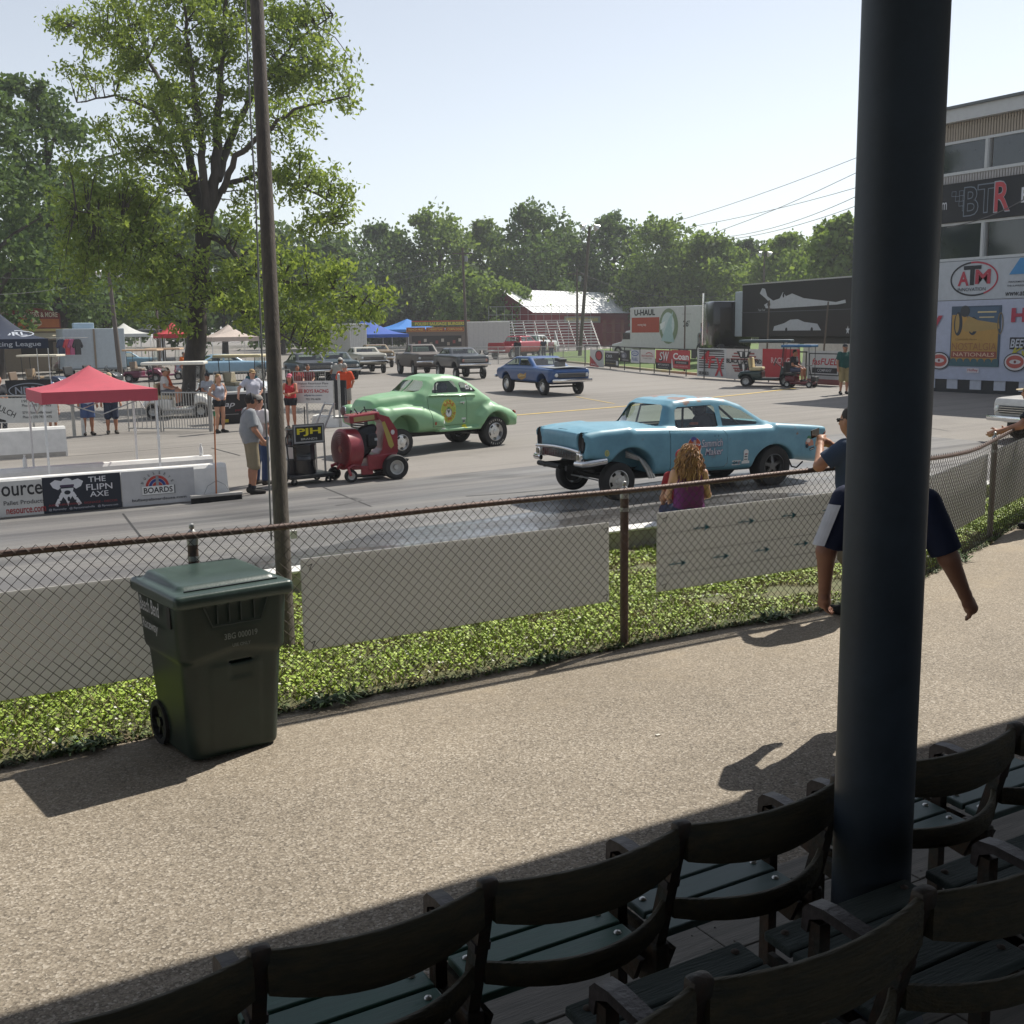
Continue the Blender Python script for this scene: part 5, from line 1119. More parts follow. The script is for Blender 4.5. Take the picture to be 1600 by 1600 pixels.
# seated woman on the wall, back to the camera
gp = onz(1054, 698, 1.08); 
def curls(e, J, k):
    hd = J['hd']; r = random.Random(5); mb = MB(); mats = [mat('curly_hair', (.33, .17, .07), .5, var=.3, scale=30), mat('curly_hair_dark', (.17, .085, .04), .5, var=.3, scale=30), mat('curly_hair_light', (.50, .29, .12), .5, var=.3, scale=30)]
    for i in range(330):
        a = r.uniform(0, 6.283); el = r.uniform(-.2, 1.4); st = hd + np.array([math.cos(a) * math.cos(el) * .088, math.sin(a) * math.cos(el) * .10 - .02, math.sin(el) * .10 + .03])
        if math.sin(a) > .55 and el < .7: continue
        L = r.uniform(.16, .40) * (1 if math.sin(a) < .3 else .8); out = np.array([math.cos(a), math.sin(a) - .25, 0]) * r.uniform(.03, .10); ph = r.uniform(0, 6); pts = []
        for j in range(9):
            u = j / 8; pts.append(tuple(st + out * u ** .7 + np.array([.016 * math.sin(ph + u * 13), .016 * math.cos(ph + u * 13), -L * u ** 1.15])))
        mb.mi = r.choice((0, 0, 1, 2)); mb.tube(pts, [.007, .009, .009, .009, .008, .008, .007, .006, .003], 5)
    mb.build('curls', mats, e, smooth=60)
person('woman with long curly auburn hair in a purple tank top seated on the wall', (gp.x, 9.72, .27), face_to(.45, .9), 1.66, None, '#6d2f6b', 0, '#2c3550', 1.8, '#444444', hairc='#4a2715', hair='long', skinc='#c79a7f', res=.014, fem=True, sit=True, extras=curls)
gp2 = onz(1037, 700, 1.06)
person('person in a red cap mostly hidden behind the curly-haired woman', (gp2.x + .24, 10.04, .20), face_to(.35, .9), 1.60, None, '#8e2a2e', .6, '#333a55', .8, hairc='#3a2618', skinc='#b98a6c', cap='#9d2c2f', res=.016, sit=True)
person('man in a dark shirt and cream cap leaning on the fence at the right edge', (12.05, 8.12, 0), face_to(-.35, .93), 1.78, dict(elL=(-.32, .18, 1.22), wrL=(-.40, .38, 1.15), elR=(.28, .26, 1.18), wrR=(.05, .42, 1.13), che=(0, .06, 1.25), nk=(0, .10, 1.44), hd=(0, .16, 1.58), shL=(-.19, .07, 1.39), shR=(.19, .07, 1.39)), '#23282f', .7, '#35415c', .95, '#1d1d1f', cap='#b9aa8c', skinc='#b3826a', res=.014, loose=1.4)
# --- on the starting line
a_ = G(396, 771)
person('man in headphones, grey t-shirt and khaki shorts by the oil drum cart', a_, face_to(.95, -.10), 1.83, dict(hd=(0, .05, 1.61), elR=(.255, .02, 1.14), wrR=(.20, .17, .94), elL=(-.25, .04, 1.14), wrL=(-.16, .17, .93)), '#8f9296', .85, '#8b8069', 1.12, '#2b2926', cap='#33312f', hairc='#2a2320', skinc='#b07e64', belly=.07, extras=headphones, loose=2.2, sock='#22222a')
a_ = G(409, 757)
person('man in a white t-shirt and blue jeans behind the headphone man', a_, face_to(.8, .45), 1.72, None, '#c9c3c4', .7, '#36476a', 1.9, '#3a3532', cap='#8a8681', skinc='#b58570', loose=1.8, belly=.03)
# --- along the far gate
a_ = G(345, 676)
person('blonde woman in a grey tank top and black shorts at the gate', a_, face_to(.35, -.9), 1.70, dict(elL=(-.30, -.05, 1.20), wrL=(-.16, .08, 1.05), elR=(.32, -.04, 1.18), wrR=(.17, .08, 1.04)), '#9598a4', 0, '#1d1f26', .32, '#3b3834', hairc='#8a6b40', hair='pony', skinc='#bd8d72', fem=True)
person('man in a white t-shirt and tan cap with one hand on his hip', G(398, 671), face_to(.1, -1), 1.78, dict(elR=(.42, .0, 1.22), wrR=(.50, .12, 1.02), elL=(-.36, -.04, 1.18), wrL=(-.18, .08, 1.02)), '#b9bac6', .75, '#3b4866', 1.9, '#5a5650', cap='#a58b66', skinc='#bf8f78', loose=1.8)
person('woman in a red tank top and pink cap behind the pole', G(456, 670), face_to(-.55, -.8), 1.62, dict(elL=(-.24, .12, 1.17), wrL=(-.05, .22, 1.12), elR=(.24, .12, 1.17), wrR=(.05, .24, 1.10)), '#c0353a', 0, '#1f1f27', .4, '#2b2b2b', hairc='#3b2a1c', hair='long', cap='#c76a7c', skinc='#b8795f', fem=True)
person('man in an orange t-shirt with his back turned beside the corner banner', G(541, 650), face_to(.5, .8), 1.75, dict(elL=(-.27, .1, 1.2), wrL=(-.1, .18, 1.42), elR=(.27, .05, 1.15), wrR=(.2, .2, 1.0)), '#cc4a24', .8, '#8d8a84', .95, '#3a3a3a', hairc='#8f8a84', skinc='#b58068', loose=1.8, belly=.03)
person('man in a pale shirt leaning over the fence behind the orange-shirted man', GD(521, 45), face_to(.8, .2), 1.78, dict(che=(0, .12, 1.24), nk=(0, .2, 1.42), hd=(0, .28, 1.54), shL=(-.18, .16, 1.38), shR=(.18, .16, 1.38), elR=(.25, .3, 1.2), wrR=(.2, .5, 1.1)), '#a9a6a6', .7, '#4a4f5e', 1.9, cap='#d4d0cc', skinc='#9c7058', res=.022)
person('man in denim shorts standing behind the chain link, head hidden by the canopy', G(139, 680), face_to(.1, -1), 1.78, None, '#a9b3c4', .7, '#46587f', .98, '#3b352f', skinc='#a87459', loose=1.6)
person('man in dark plaid shorts standing behind the chain link under the canopy', G(176, 678), face_to(-.1, -1), 1.80, None, '#c8c4bd', .7, '#2e3648', 1.05, '#4a453d', skinc='#a87459', cap='#b8a184', loose=1.6)
person('child in red shorts behind the mulch banner', G(84, 677), face_to(0, -1), 1.25, None, '#5a4a4a', .6, '#a5343a', .7, '#333333', skinc='#a87459', res=.022)
person('man in a black t-shirt standing at the left edge above the mulch banner', G(4, 682), face_to(.5, -.8), 1.80, dict(elR=(.26, .1, 1.16), wrR=(.2, .3, 1.12)), '#20232a', .7, '#2f3440', 1.9, '#222222', skinc='#b07f66', res=.02)
# --- right-hand side
person('man in a green shirt and khaki shorts standing left of the column', G(1318, 616), face_to(-.4, -.8), 1.82, None, '#1f4f4a', .75, '#9a8a63', 1.05, '#222222', cap='#2c3036', skinc='#b07f66', loose=1.6)
person('man in a black t-shirt by the red pickup', GD(808, 84), face_to(.3, .95), 1.80, None, '#1d1e22', .8, '#2b2c33', 1.9, skinc='#8e6450', res=.026, loose=1.8)
person('person in a red and white top near the bleacher steps', GD(861, 92), face_to(-.3, -.9), 1.68, None, '#b98d92', .6, '#33384a', 1.9, skinc='#9c7058', res=.03)
person('person in dark clothes walking beside the bleacher steps', GD(849, 94), face_to(-.5, -.8), 1.75, None, '#3a3b45', .6, '#2f3340', 1.9, skinc='#9c7058', res=.03)
person('man in an orange shirt walking far behind the crowd fence', GD(284, 62), face_to(.4, -.6), 1.78, None, '#d0661f', .7, '#8d8a84', 1.0, skinc='#9c7058', res=.028, hairc='#6a6460')
# ------------------------------------------------------------------ starting line: barriers, banners, canopy, cart, blower
def barrier(label, x0, x1, y, z0, z1, th=.45, mat_=None):
    mb = MB(); bm = bmesh.new(); L = x1 - x0
    prof = [(0, 0), (th, 0), (th, .12), (th * .82, z1 - z0 - .06), (th * .74, z1 - z0), (th * .26, z1 - z0), (th * .18, z1 - z0 - .06), (0, .12)]
    e = thing('concrete_barrier', label, 'barrier', (x0, y, z0), 0, 'white concrete barriers between the lanes')
    mb.prism([(a - th * .0, b) for a, b in prof], 0, L, 'x'); mb.build('block', mat_ or M_white, e)
    mb = MB(); mb.box((L / 2, -.002, .06), (L - .1, .006, .10)); mb.build('base_stain', mat('barrier_dirt', (.38, .36, .33), .9, var=.2), e)
    return e
barrier('near white barrier block carrying the pallet company banner', -4.2, .58, 19.69, -.5, .125)
barrier('near white barrier block under the black and bullseye banners, beside the broom', .6, 5.72, 19.69, -.5, .125)
barrier('second white barrier behind the near one, left half', -4.4, 1.9, 21.35, -.5, .10)
barrier('second white barrier behind the near one, right half ending beside the broom', 1.92, 5.95, 21.35, -.5, .10)
barrier('tall white barrier end at the far left edge behind the canopy legs', -3.5, 4.55, 29.25, -.5, .22, .5)
bz = lambda px, y=19.66: ony(px, 770, y).x
x1_, x2_, x3_ = bz(66), bz(190), bz(305)
board('banner', 'white banner with grey and red lettering, leftmost on the near barrier', 'banner', x1_ - bz(-62), .58, ((x1_ + bz(-62)) / 2, 19.655, -.475), 0, '#c9c9c6',
      [('t', '#2a2b2e', 'ource', .30, .42, .62, .17, .012), ('t', '#3a3a3c', 'Pallet Products', .32, .225, .62, .07, .004), ('t', '#a02a2c', 'nesource.com', .34, .085, .60, .085, .012)], .012)
W2 = x2_ - x1_
board('banner', 'black banner with a white bearded axe emblem on the near barrier', 'banner', W2 - .012, .60, ((x1_ + x2_) / 2, 19.655, -.48), 0, '#1f2633',
      [('p', '#d9dade', [(-.50, .50), (-.42, .55), (-.30, .52), (-.24, .50), (-.18, .52), (-.06, .55), (.02, .50), (-.02, .42), (-.10, .38), (-.17, .44), (-.31, .44), (-.38, .38), (-.46, .42)]), ('e', '#d9dade', -.24, .50, .09, .07), ('r', '#463850', -.24, .44, .22, .04), ('p', '#d9dade', [(-.34, .40), (-.14, .40), (-.17, .26), (-.21, .20), (-.24, .10), (-.27, .20), (-.31, .26)]), ('e', '#1f2633', -.24, .33, .05, .035), ('e', '#1f2633', -.225, .22, .022, .04),
       ('r', '#d9dade', -.37, .22, .06, .24, -.5), ('r', '#d9dade', -.11, .22, .06, .24, .5), ('e', '#1f2633', -.385, .25, .012, .012), ('e', '#1f2633', -.36, .19, .012, .012), ('e', '#1f2633', -.095, .25, .012, .012), ('e', '#1f2633', -.12, .19, .012, .012),
       ('t', '#d9dade', 'THE', .24, .52, .28, .09, .01), ('t', '#d9dade', 'FLIPN', .27, .39, .42, .10, .01), ('t', '#d9dade', 'AXE', .26, .27, .30, .09, .01), ('t', '#8e3038', 'AXE THROWING - SIGNAGE - DECOR', .0, .135, 1.1, .035, .01), ('t', '#b9bcc4', '@ flipnaxeky   @ flipnaxenashville   @ flipnaxe.com', .0, .06, 1.1, .045, .006)], .012)
W3 = x3_ - x2_
board('banner', 'white banner with a red, white and blue bullseye arch on the near barrier', 'banner', W3 - .012, .60, ((x2_ + x3_) / 2, 19.655, -.48), 0, '#bfbfc0',
      [('o', '#b5423c', -.02, .30, .20, .20, .045, 0, math.pi), ('o', '#35488a', -.02, .30, .145, .145, .045, 0, math.pi), ('o', '#b5423c', -.02, .30, .09, .09, .05, 0, math.pi), ('r', '#8f9296', -.02, .38, .05, .22), ('r', '#6e7274', .0, .245, .56, .15), ('r', '#e3e3e1', -.012, .25, .54, .145), ('t', '#1f2124', 'BOARDS', -.012, .25, .49, .10, .02), ('t', '#2a2c30', 'bullseyeboardsusa.com', .0, .09, .92, .06, .012)] +
      [('t', '#2a2c30', ch, -.02 - .27 * math.cos(.35 + q * .345), .30 + .25 * math.sin(.35 + q * .345), .03, .045, .01, 0, math.pi / 2 - (.35 + q * .345)) for q, ch in enumerate('BULLSEYE')], .012)
for px, py, lb in ((315, 712, 'small white plastic bottle on the far end of the second barrier'), (40, 733, 'small white plastic bottle on the left of the second barrier')):
    p = ony(px, py, 21.55); mb = MB(); mb.lathe([(.001, 0), (.035, 0), (.037, .02), (.037, .15), (.018, .19), (.014, .21), (.02, .212), (.02, .235), (.001, .235)], (0, 0, 0), n=16)
    o = mb.build('bottle', plain('#dcdcda', .3), smooth=True); o.location = (p.x, 21.57, .102); tag(o, lb, 'bottle', 'bottles on the barrier')
# push broom
br = thing('push_broom', 'wide push broom with orange handle leaning on the barrier end', 'broom', (5.42, 19.42, -.49))
mb = MB(); mb.bbox((0, 0, .115), (.92, .075, .05), .01); mb.build('broom_head', mat('broom_block', (.45, .43, .40), .8), br)
mb = MB()
for i in range(60): mb.box((-.44 + i * .0149, 0, .05), (.011, .06, .10), rx=.1 * math.sin(i * 7))
o = mb.build('bristles', mat('bristle', (.02, .02, .02), .9), br); o['kind'] = 'stuff'
mb = MB(); mb.cyl((0, .01, .13), (.10, .22, 1.48), .014, n=10); mb.build('handle', mat('orange_handle', (.45, .16, .06), .5), br, smooth=True)
mb = MB(); mb.cyl((.10, .22, 1.44), (.107, .235, 1.56), .017, n=10); mb.build('handle_grip', plain('#3f7a52'), br, smooth=True)
tubes(br, 'brace', [[(-.22, .0, .14), (-.14, .03, .28), (.02, .05, .36)], [(.24, .0, .14), (.17, .03, .28), (.03, .05, .36)]], .007, M_steel)
# red pop-up canopy
def canopy(label, x0, y0, w_, d_, z0, eave, peak, val, col, legm=None, group='pop-up canopies', legs=True, text=None, rz=0, rough=.75):
    e = thing('pop_up_canopy', label, 'canopy', (x0, y0, z0), rz, group); m = plain(col, rough, bump=.15, bscale=5)
    mb = MB(); n = 8; pk = (w_ / 2, d_ / 2, peak)
    for a, b in (((0, 0), (w_, 0)), ((w_, 0), (w_, d_)), ((w_, d_), (0, d_)), ((0, d_), (0, 0))):
        P_ = []
        for i in range(n + 1):
            u = i / n; row = []
            for j in range(n + 1):
                v = j / n; q = Vector((a[0], a[1], eave)).lerp(Vector((b[0], b[1], eave)), v).lerp(Vector(pk), u); q.z -= (peak - eave) * .22 * math.sin(math.pi * u) * (1 - .35 * math.sin(math.pi * v)); row.append(q)
            P_.append(row)
        mb.sheet(P_)
    c = mb.build('roof_fabric', m, e, smooth=50, fix=False)
    for a, b in (((0, 0), (w_, 0)), ((w_, 0), (w_, d_)), ((w_, d_), (0, d_)), ((0, d_), (0, 0))):
        mb = MB(); P_ = [[Vector((a[0], a[1], z)).lerp(Vector((b[0], b[1], z)), v) + Vector((0, 0, .01 * math.sin(v * 19) if z < eave else 0)) for v in np.linspace(0, 1, 13)] for z in (eave, eave - val)]; mb.sheet(P_); mb.build('valance', m, e, smooth=50, fix=False)
    if legs:
        for x, y in ((.03, .03), (w_ - .03, .03), (w_ - .03, d_ - .03), (.03, d_ - .03)):
            mb = MB(); mb.box((x, y, eave / 2), (.035, .035, eave)); mb.box((x, y, .01), (.08, .08, .02)); mb.box((x, y, eave * .55), (.05, .05, .06)); mb.build('leg', legm or mat('white_leg', (.72, .73, .74), .4, .2), e)
        for a, b in (((.03, .03), (w_ - .03, .03)), ((.03, d_ - .03), (w_ - .03, d_ - .03)), ((.03, .03), (.03, d_ - .03)), ((w_ - .03, .03), (w_ - .03, d_ - .03))):
            tubes(e, 'scissor_truss', [[(*a, eave - .08), ((a[0] + b[0]) / 2, (a[1] + b[1]) / 2, eave - .42), (*b, eave - .08)]], .012, M_steel, 5)
    if text: printed(e, text, 'printed_text', xf=lambda u, v, d: (u, -d, v), lift=.012)
    return e
pA, pB = ony(66, 632, 20.75), ony(247, 623, 20.75); wt = pB.x - pA.x
canopy('small red pop-up canopy standing over the lane barriers', pA.x, 20.75, wt, wt, -.5, pA.z + .5 + .20, pA.z + .5 + .62, .21, '#b44d5a')
# drum cart
dc = thing('drum_cart', 'black oil drum with yellow lettered sign on a wheeled dolly', 'drum cart', G(478, 757) + Vector((0, .2, 0)), math.radians(6))
mb = MB(); mb.bbox((.08, 0, .16), (.92, .66, .07), .01); mb.build('platform', M_black, dc)
for x, y in ((-.28, -.24), (.44, -.24), (-.28, .24), (.44, .24)):
    wh = thing_part('caster', dc, (x, y, .065)); mb = MB(); mb.lathe([(.03, -.02), (.062, -.02), (.065, 0), (.062, .02), (.03, .02)], axis='y', n=18, close=True); mb.build('tyre', M_rubber, wh, smooth=True); mb = MB(); mb.box((0, 0, .04), (.03, .07, .07)); mb.build('fork', M_steel, wh)
mb = MB(); zr = [(.001, .20), (.28, .20), (.285, .22)]
for z in (.48, .76): zr += [(.28, z - .03), (.292, z - .012), (.292, z + .012), (.28, z + .03)]
zr += [(.28, 1.04), (.29, 1.06), (.275, 1.07), (.001, 1.065)]
mb.lathe(zr, n=36); mb.build('drum', mat('drum_black', (.012, .013, .016), .22, var=.3, scale=4, coat=.4), dc, smooth=True)
sg = thing_part('sign', dc, (.0, -.30, .98)); mb = MB(); mb.bbox((.03, .0, 0), (.66, .03, .38), .02); mb.build('panel', M_black, sg); printed(sg, [('r', '#9a9b9c', .03, 0, .62, .34), ('r', '#141518', .03, 0, .56, .28), ('t', '#d6c72a', 'PJH', .03, .035, .50, .15, .03), ('t', '#b9b9b4', 'BRANDS', .03, -.095, .34, .04, .01)], 'lettering', xf=lambda u, v, d: (u, -.012 - d, v))
mb = MB(); mb.box((-.27, -.12, .62), (.006, .12, .22), rz=.4); mb.build('warning_label', plain('#c9c2c0'), dc)
tubes(dc, 'push_handle', [[(.46, .28, .2), (.46, .30, 1.0), (.66, .30, 1.42), (.72, .30, 1.52)], [(.46, -.1, .2), (.46, -.08, 1.0), (.66, -.08, 1.42), (.72, -.08, 1.52)], [(.70, -.08, 1.49), (.70, .30, 1.49)]], .02, M_steel)
tubes(dc, 'spray_hose', [[(-.27, -.05, 1.0), (-.36, -.1, .9), (-.34, -.16, .5), (-.40, -.2, .1), (-.62, -.3, -.02), (-1.1, -.25, .0)]], .014, M_black)
mb = MB(); mb.box((.16, .1, 1.25), (.016, .016, .44)); mb.build('pump_rod', M_black, dc)
# walk-behind blower, local x to the right
bl = thing('blower', 'red walk-behind track blower with round fan housing and black engine', 'blower', G(572, 752) + Vector((.0, .30, 0)), math.radians(-4)); M_br = mat('blower_red', (.27, .028, .038), .35, var=.2, scale=4, coat=.3)
mb = MB(); mb.lathe([(.001, -.16), (.10, -.17), (.37, -.17), (.40, -.15), (.40, .12), (.37, .14), (.001, .14)], (0, 0, 0), 'x', 40)
o = mb.build('fan_housing', M_br, bl, smooth=True); o.location = (-.22, .0, .62); o.rotation_euler = (0, 0, math.radians(12))
mb = MB()
for r in np.linspace(.09, .33, 7): mb.lathe([(r, -.178), (r + .008, -.182), (r + .016, -.178)], (0, 0, 0), 'x', 36)
o2 = mb.build('intake_grille', mat('intake_dark', (.07, .012, .015), .5), o, smooth=True)
mb = MB(); mb.lathe([(.001, -.188), (.05, -.188), (.055, -.17)], (0, 0, 0), 'x', 20); mb.build('hub_badge', mat('badge', (.30, .10, .07), .4), o)
def fe(X, Y, Z):
    d = sd_box(X, Y, Z, (.12, 0, .80), (.18, .19, .20), .05); d = smin(d, sd_cone(X, Y, Z, (.05, -.1, .95), (.25, -.1, 1.0), .10, .09), .03); d = smin(d, sd_box(X, Y, Z, (.20, -.12, .78), (.10, .13, .13), .03), .02); return smin(d, sd_cone(X, Y, Z, (.06, 0, .65), (.0, 0, .62), .2, .22), .03)
V_, Q_ = iso(fe, (-.3, -.32, .3), (.45, .3, 1.2), .022); link('engine', vq_mesh('engine', V_, Q_, mat('engine_black', (.016, .018, .022), .4, .2, var=.5, scale=18, bump=.4, bscale=40)), bl)
mb = MB(); mb.box((.27, -.245, .80), (.06, .01, .05)); mb.build('engine_label', plain('#a9adb0'), bl)
mb = MB(); mb.prism([(.28, .42), (.72, .52), (.72, .95), (.55, 1.22), (.30, 1.30), (.32, 1.22), (.46, 1.08), (.40, .60)], -.24, .24, 'y'); mb.build('control_tower', M_br, bl)
mb = MB(); mb.bbox((.08, 0, 1.22), (.62, .40, .16), .03, ry=-.08); co = mb.build('console', M_br, bl)
mb = MB(); mb.box((.06, -.203, 1.21), (.42, .006, .09), ry=-.08); mb.build('console_decal', plain('#a39360'), co)
tubes(bl, 'control_lever', [[(-.02, -.1, 1.28), (-.10, -.1, 1.40)], [(.22, .08, 1.28), (.16, .08, 1.42)], [(.05, .0, 1.3), (.12, .0, 1.36), (.30, .0, 1.36)], [(-.26, -.15, 1.24), (-.5, -.15, 1.25)]], .012, M_black)
mb = MB(); mb.prism([(.40, 1.12), (.46, 1.14), (.60, .80), (.64, .66), (.58, .60), (.53, .66)], -.2465, -.241, 'y'); mb.build('side_decal', plain('#a9984f'), bl)
mb = MB(); mb.ell((.62, -.246, .92), (.04, .004, .05), 12, 6); mb.build('white_decal', plain('#c9c4c4'), bl)
mb = MB(); mb.bbox((.40, 0, .36), (.62, .50, .30), .03, ry=-.06); mb.bbox((.0, 0, .26), (.5, .46, .07), .02); mb.bbox((.08, -.2, .20), (.24, .05, .17), .01); mb.build('chassis', M_br, bl)
for s in (-1, 1):
    wheel(bl, (.62, s * .34, .245), .245, .20, 'steel', s); wheel(bl, (-.28 if s < 0 else -.42, s * .30, .125), .125, .085, 'steel', s)
    tubes(bl, 'caster_arm', [[(-.05, s * .2, .30), (-.20, s * .26, .33), (-.34 if s < 0 else -.46, s * .34, .28), (-.30 if s < 0 else -.44, s * .37, .13)], [(-.30, s * .10, .30), (-.44, s * .14, .33), (-.5, s * .2, .28)]], .03, M_br)
mb = MB(); mb.box((.92, 0, .32), (.18, .06, .03)); mb.box((1.0, 0, .345), (.03, .12, .02)); mb.build('hitch', M_black, bl)
mb = MB(); mb.box((.2, 0, .08), (.6, .4, .02)); mb.build('skid_plate', M_under, bl)
# ------------------------------------------------------------------ gates and crowd fences on the far side of the lanes
def bars(label, a, b, z0, h_, n, name='crowd_gate', m=M_steel, cat='gate', group='steel bar gates', r=.012, mids=()):
    a, b = Vector((a[0], a[1], z0)), Vector((b[0], b[1], z0)); e = thing(name, label, cat, a, math.atan2((b - a).y, (b - a).x), group); L = (b - a).length
    for z in (.10, h_) + tuple(mids): mb = MB(); mb.tube([(0, 0, z), (L, 0, z)], .02, 8); mb.build('rail', m, e, smooth=True)
    for i in range(n): x = L * i / (n - 1); mb = MB(); mb.tube([(x, 0, .0 if i in (0, n - 1) else .1), (x, 0, h_)], .022 if i in (0, n - 1) else r, 6); mb.build('bar', m, e, smooth=True)
    return e
def post(label, p, h_, r=.035, m=M_steel, group='steel gate posts'):
    mb = MB(); mb.tube([(0, 0, 0), (0, 0, h_)], r, 10); mb.ell((0, 0, h_), (r * 1.1, r * 1.1, r), 10, 6); o = mb.build('gate_post', m, smooth=True); o.location = p; tag(o, label, 'post', group); return o
def mesh_fence(label, a, b, z0, h_, pitch=.10, posts=(0., 1.), name='chain_link_fence', group='far chain link fence sections', r=.0022, m=M_steel):
    a, b = Vector((a[0], a[1], z0)), Vector((b[0], b[1], gz(b[0]) if abs(z0 - gz(a[0])) < .02 else z0)); e = thing(name, label, 'fence', a, 0, group); d = b - a; L = d.length; u = d / L
    mb = MB(); n = int(L / pitch); 
    for i in range(-int(h_ / pitch), n + 1):
        for s in (1, -1):
            x0 = i * pitch if s > 0 else i * pitch + h_; x1 = x0 + s * h_; q0, q1 = 0., 1.
            lo, hi = 0, L
            t0 = 0; t1 = 1
            if s > 0: t0 = max(0, (lo - x0) / h_); t1 = min(1, (hi - x0) / h_)
            else: t0 = max(0, (x0 - hi) / h_); t1 = min(1, (x0 - lo) / h_)
            if t1 - t0 < .02: continue
            pa = u * (x0 + s * h_ * t0) + Vector((0, 0, .03 + t0 * (h_ - .03))); pb_ = u * (x0 + s * h_ * t1) + Vector((0, 0, .03 + t1 * (h_ - .03))); mb.tube([pa, pb_], r, 3, caps=False)
    o = mb.build('wire_mesh', m, e, fix=False); o['kind'] = 'stuff'
    mb = MB(); mb.tube([Vector((0, 0, h_)), d + Vector((0, 0, h_))], .022, 8); mb.build('top_rail', m, e, smooth=True)
    for t_ in posts: mb = MB(); mb.tube([d * t_, d * t_ + Vector((0, 0, h_ + .03))], .03, 8); mb.build('post', m, e, smooth=True)
    return e
gL, gR = G(0, 684), G(121, 681); gA = G(-60, 687); gB = G(202, 674); gC = G(256, 674); gD_ = G(331, 674)
mesh_fence('chain link section behind the mulch banner at the left edge', (gA.x, gA.y), (gR.x - .1, gR.y), -.5, 1.22, posts=(0, .3, .65, 1.))
mesh_fence('chain link section between the double post and the bar gate', (gR.x + .15, gR.y), (gB.x, gB.y), -.48, 1.15, posts=())
post('left post of the pair beside the mulch banner', gR + Vector((-.06, 0, 0)), 1.2); post('right post of the pair beside the mulch banner', gR + Vector((.16, -.1, 0)), 1.2, .055, mat('pale_post', (.6, .6, .58), .5))
bars('narrow steel bar gate left of the wide one', (gB.x, gB.y), (gC.x - .08, gC.y), gz(gB.x), .98, 8); bars('wide steel bar gate in front of the white golf cart', (gC.x, gC.y), (gD_.x - .06, gD_.y), gz(gC.x), 1.16, 18)
post('steel post at the right end of the bar gates', gD_, 1.26, .045)
mw = board('banner', 'white mulch company banner hung on the far chain link', 'banner', 3.1, .70, (gR.x - 2.0, gR.y - .12, -.5 + .50), math.atan2(gR.y - gL.y, gR.x - gL.x), '#c6c7c4',
      [('t', '#2b2b2c', 'MULCH', .10, .36, .62, .17, .012, 0, -.50), ('p', '#2b2b2c', [(-.50, .26), (.10, .08), (.10, .03), (-.6, .05)]), ('t', '#3d3d3e', '1900 Veterans', .98, .61, .80, .075), ('t', '#3d3d3e', 'Phone: 270 796-1475', .98, .49, .80, .075), ('t', '#3d3d3e', '5710 Scottsville Road', .98, .29, .80, .075), ('t', '#3d3d3e', 'Phone: 270 793-1475', .98, .16, .80, .075)], .01)
# table banner, racing banner
tb = G(392, 664)
board('banner', 'black table banner with white script lettering behind the man in the white shirt', 'banner', 1.75, .98, (tb.x + .05, tb.y + .9, tb.z), 0, '#17161a',
      [('r', '#b9b9b9', 0, .95, 1.75, .05), ('t', '#c9c9cc', 'Lap', -.50, .60, .50, .22, .01, .3), ('t', '#8a2a2c', 'performance', .1, .42, .7, .10), ('r', '#c8c8c8', .62, .40, .30, .40), ('r', '#2a2a2a', .62, .40, .22, .28), ('r', '#b8a434', -.60, .10, .24, .10), ('r', '#8f8f8f', -.4, .30, .5, .02)], .03)
mt = thing('merchandise_table', 'folding table behind the black script banner', 'table', (tb.x + .05, tb.y + 1.32, tb.z)); mb = MB(); mb.bbox((0, 0, .96), (1.8, .7, .05), .01); mb.build('table_top', plain('#9a9a98'), mt)
for x in (-.8, .8):
    for y in (-.28, .28): mb = MB(); mb.tube([(x, y, 0), (x, y, .94)], .016, 6); mb.build('leg', M_steel, mt)
lA, lB = G(450, 671), G(527, 668)
mesh_fence('chain link section carrying the white racing banner', (lA.x, lA.y + .6), (lB.x, lB.y + .2), gz(lA.x), 1.35, posts=(0, .5, 1.))
board('banner', 'white banner with a bold red middle line hung on the chain link', 'banner', 1.42, .66, ((lA.x * .45 + lB.x * .55), (lA.y + lB.y) / 2 + .30, gz(lA.x) + .74), math.atan2(lB.y - lA.y - .4, lB.x - lA.x) - .02, '#d2d0cf',
      [('t', '#3a3c40', 'Nelson Restrictor Plate', .12, .585, .92, .06), ('t', '#3a3c40', 'Past Sponsor of the world', .14, .495, .80, .04), ('t', '#b32a2a', 'LEE BOYS RACING', .10, .36, .95, .105, .02), ('t', '#2c4a6a', 'efparts.com', .10, .23, .55, .07, .01), ('t', '#3a3c40', '702 376 4678', .10, .12, .45, .06, .01), ('p', '#7c4a55', [(-.66, .50), (-.50, .58), (-.44, .46), (-.56, .44)]), ('e', '#8a8c90', -.56, .24, .10, .08), ('r', '#1f2024', -.62, .04, .16, .06)], .01)
cc = Vector((lB.x + .12, lB.y + .15, gz(lB.x)))
mb = MB()
P_ = [[(cc.x + .30 * math.cos(a) + .12, cc.y + .55 - .55 * math.cos(a * .8) + (a + 1.4) * .28, cc.z + z) for a in np.linspace(-1.4, 1.2, 12)] for z in (.45, 1.36)]
mb.sheet(P_); mb.sheet([[(p[0] + .012, p[1], p[2]) for p in r] for r in P_]); cb = mb.build('banner', plain('#191b20'), fix=False); tag(cb, 'black and white banner wrapped round the fence corner', 'banner')
mb = MB(); mb.sheet([[(p[0] - .006, p[1] - .004, p[2] + dz) for p in P_[0][i0:i0 + 4]] for i0, dz in ((3, .2), (3, .7))]); mb.build('white_swoosh', plain('#c7c7c7'), cb, fix=False)
post('tall steel corner post beside the curved banner', cc + Vector((.0, -.1, 0)), 1.55, .04)
mb = MB(); P_ = []
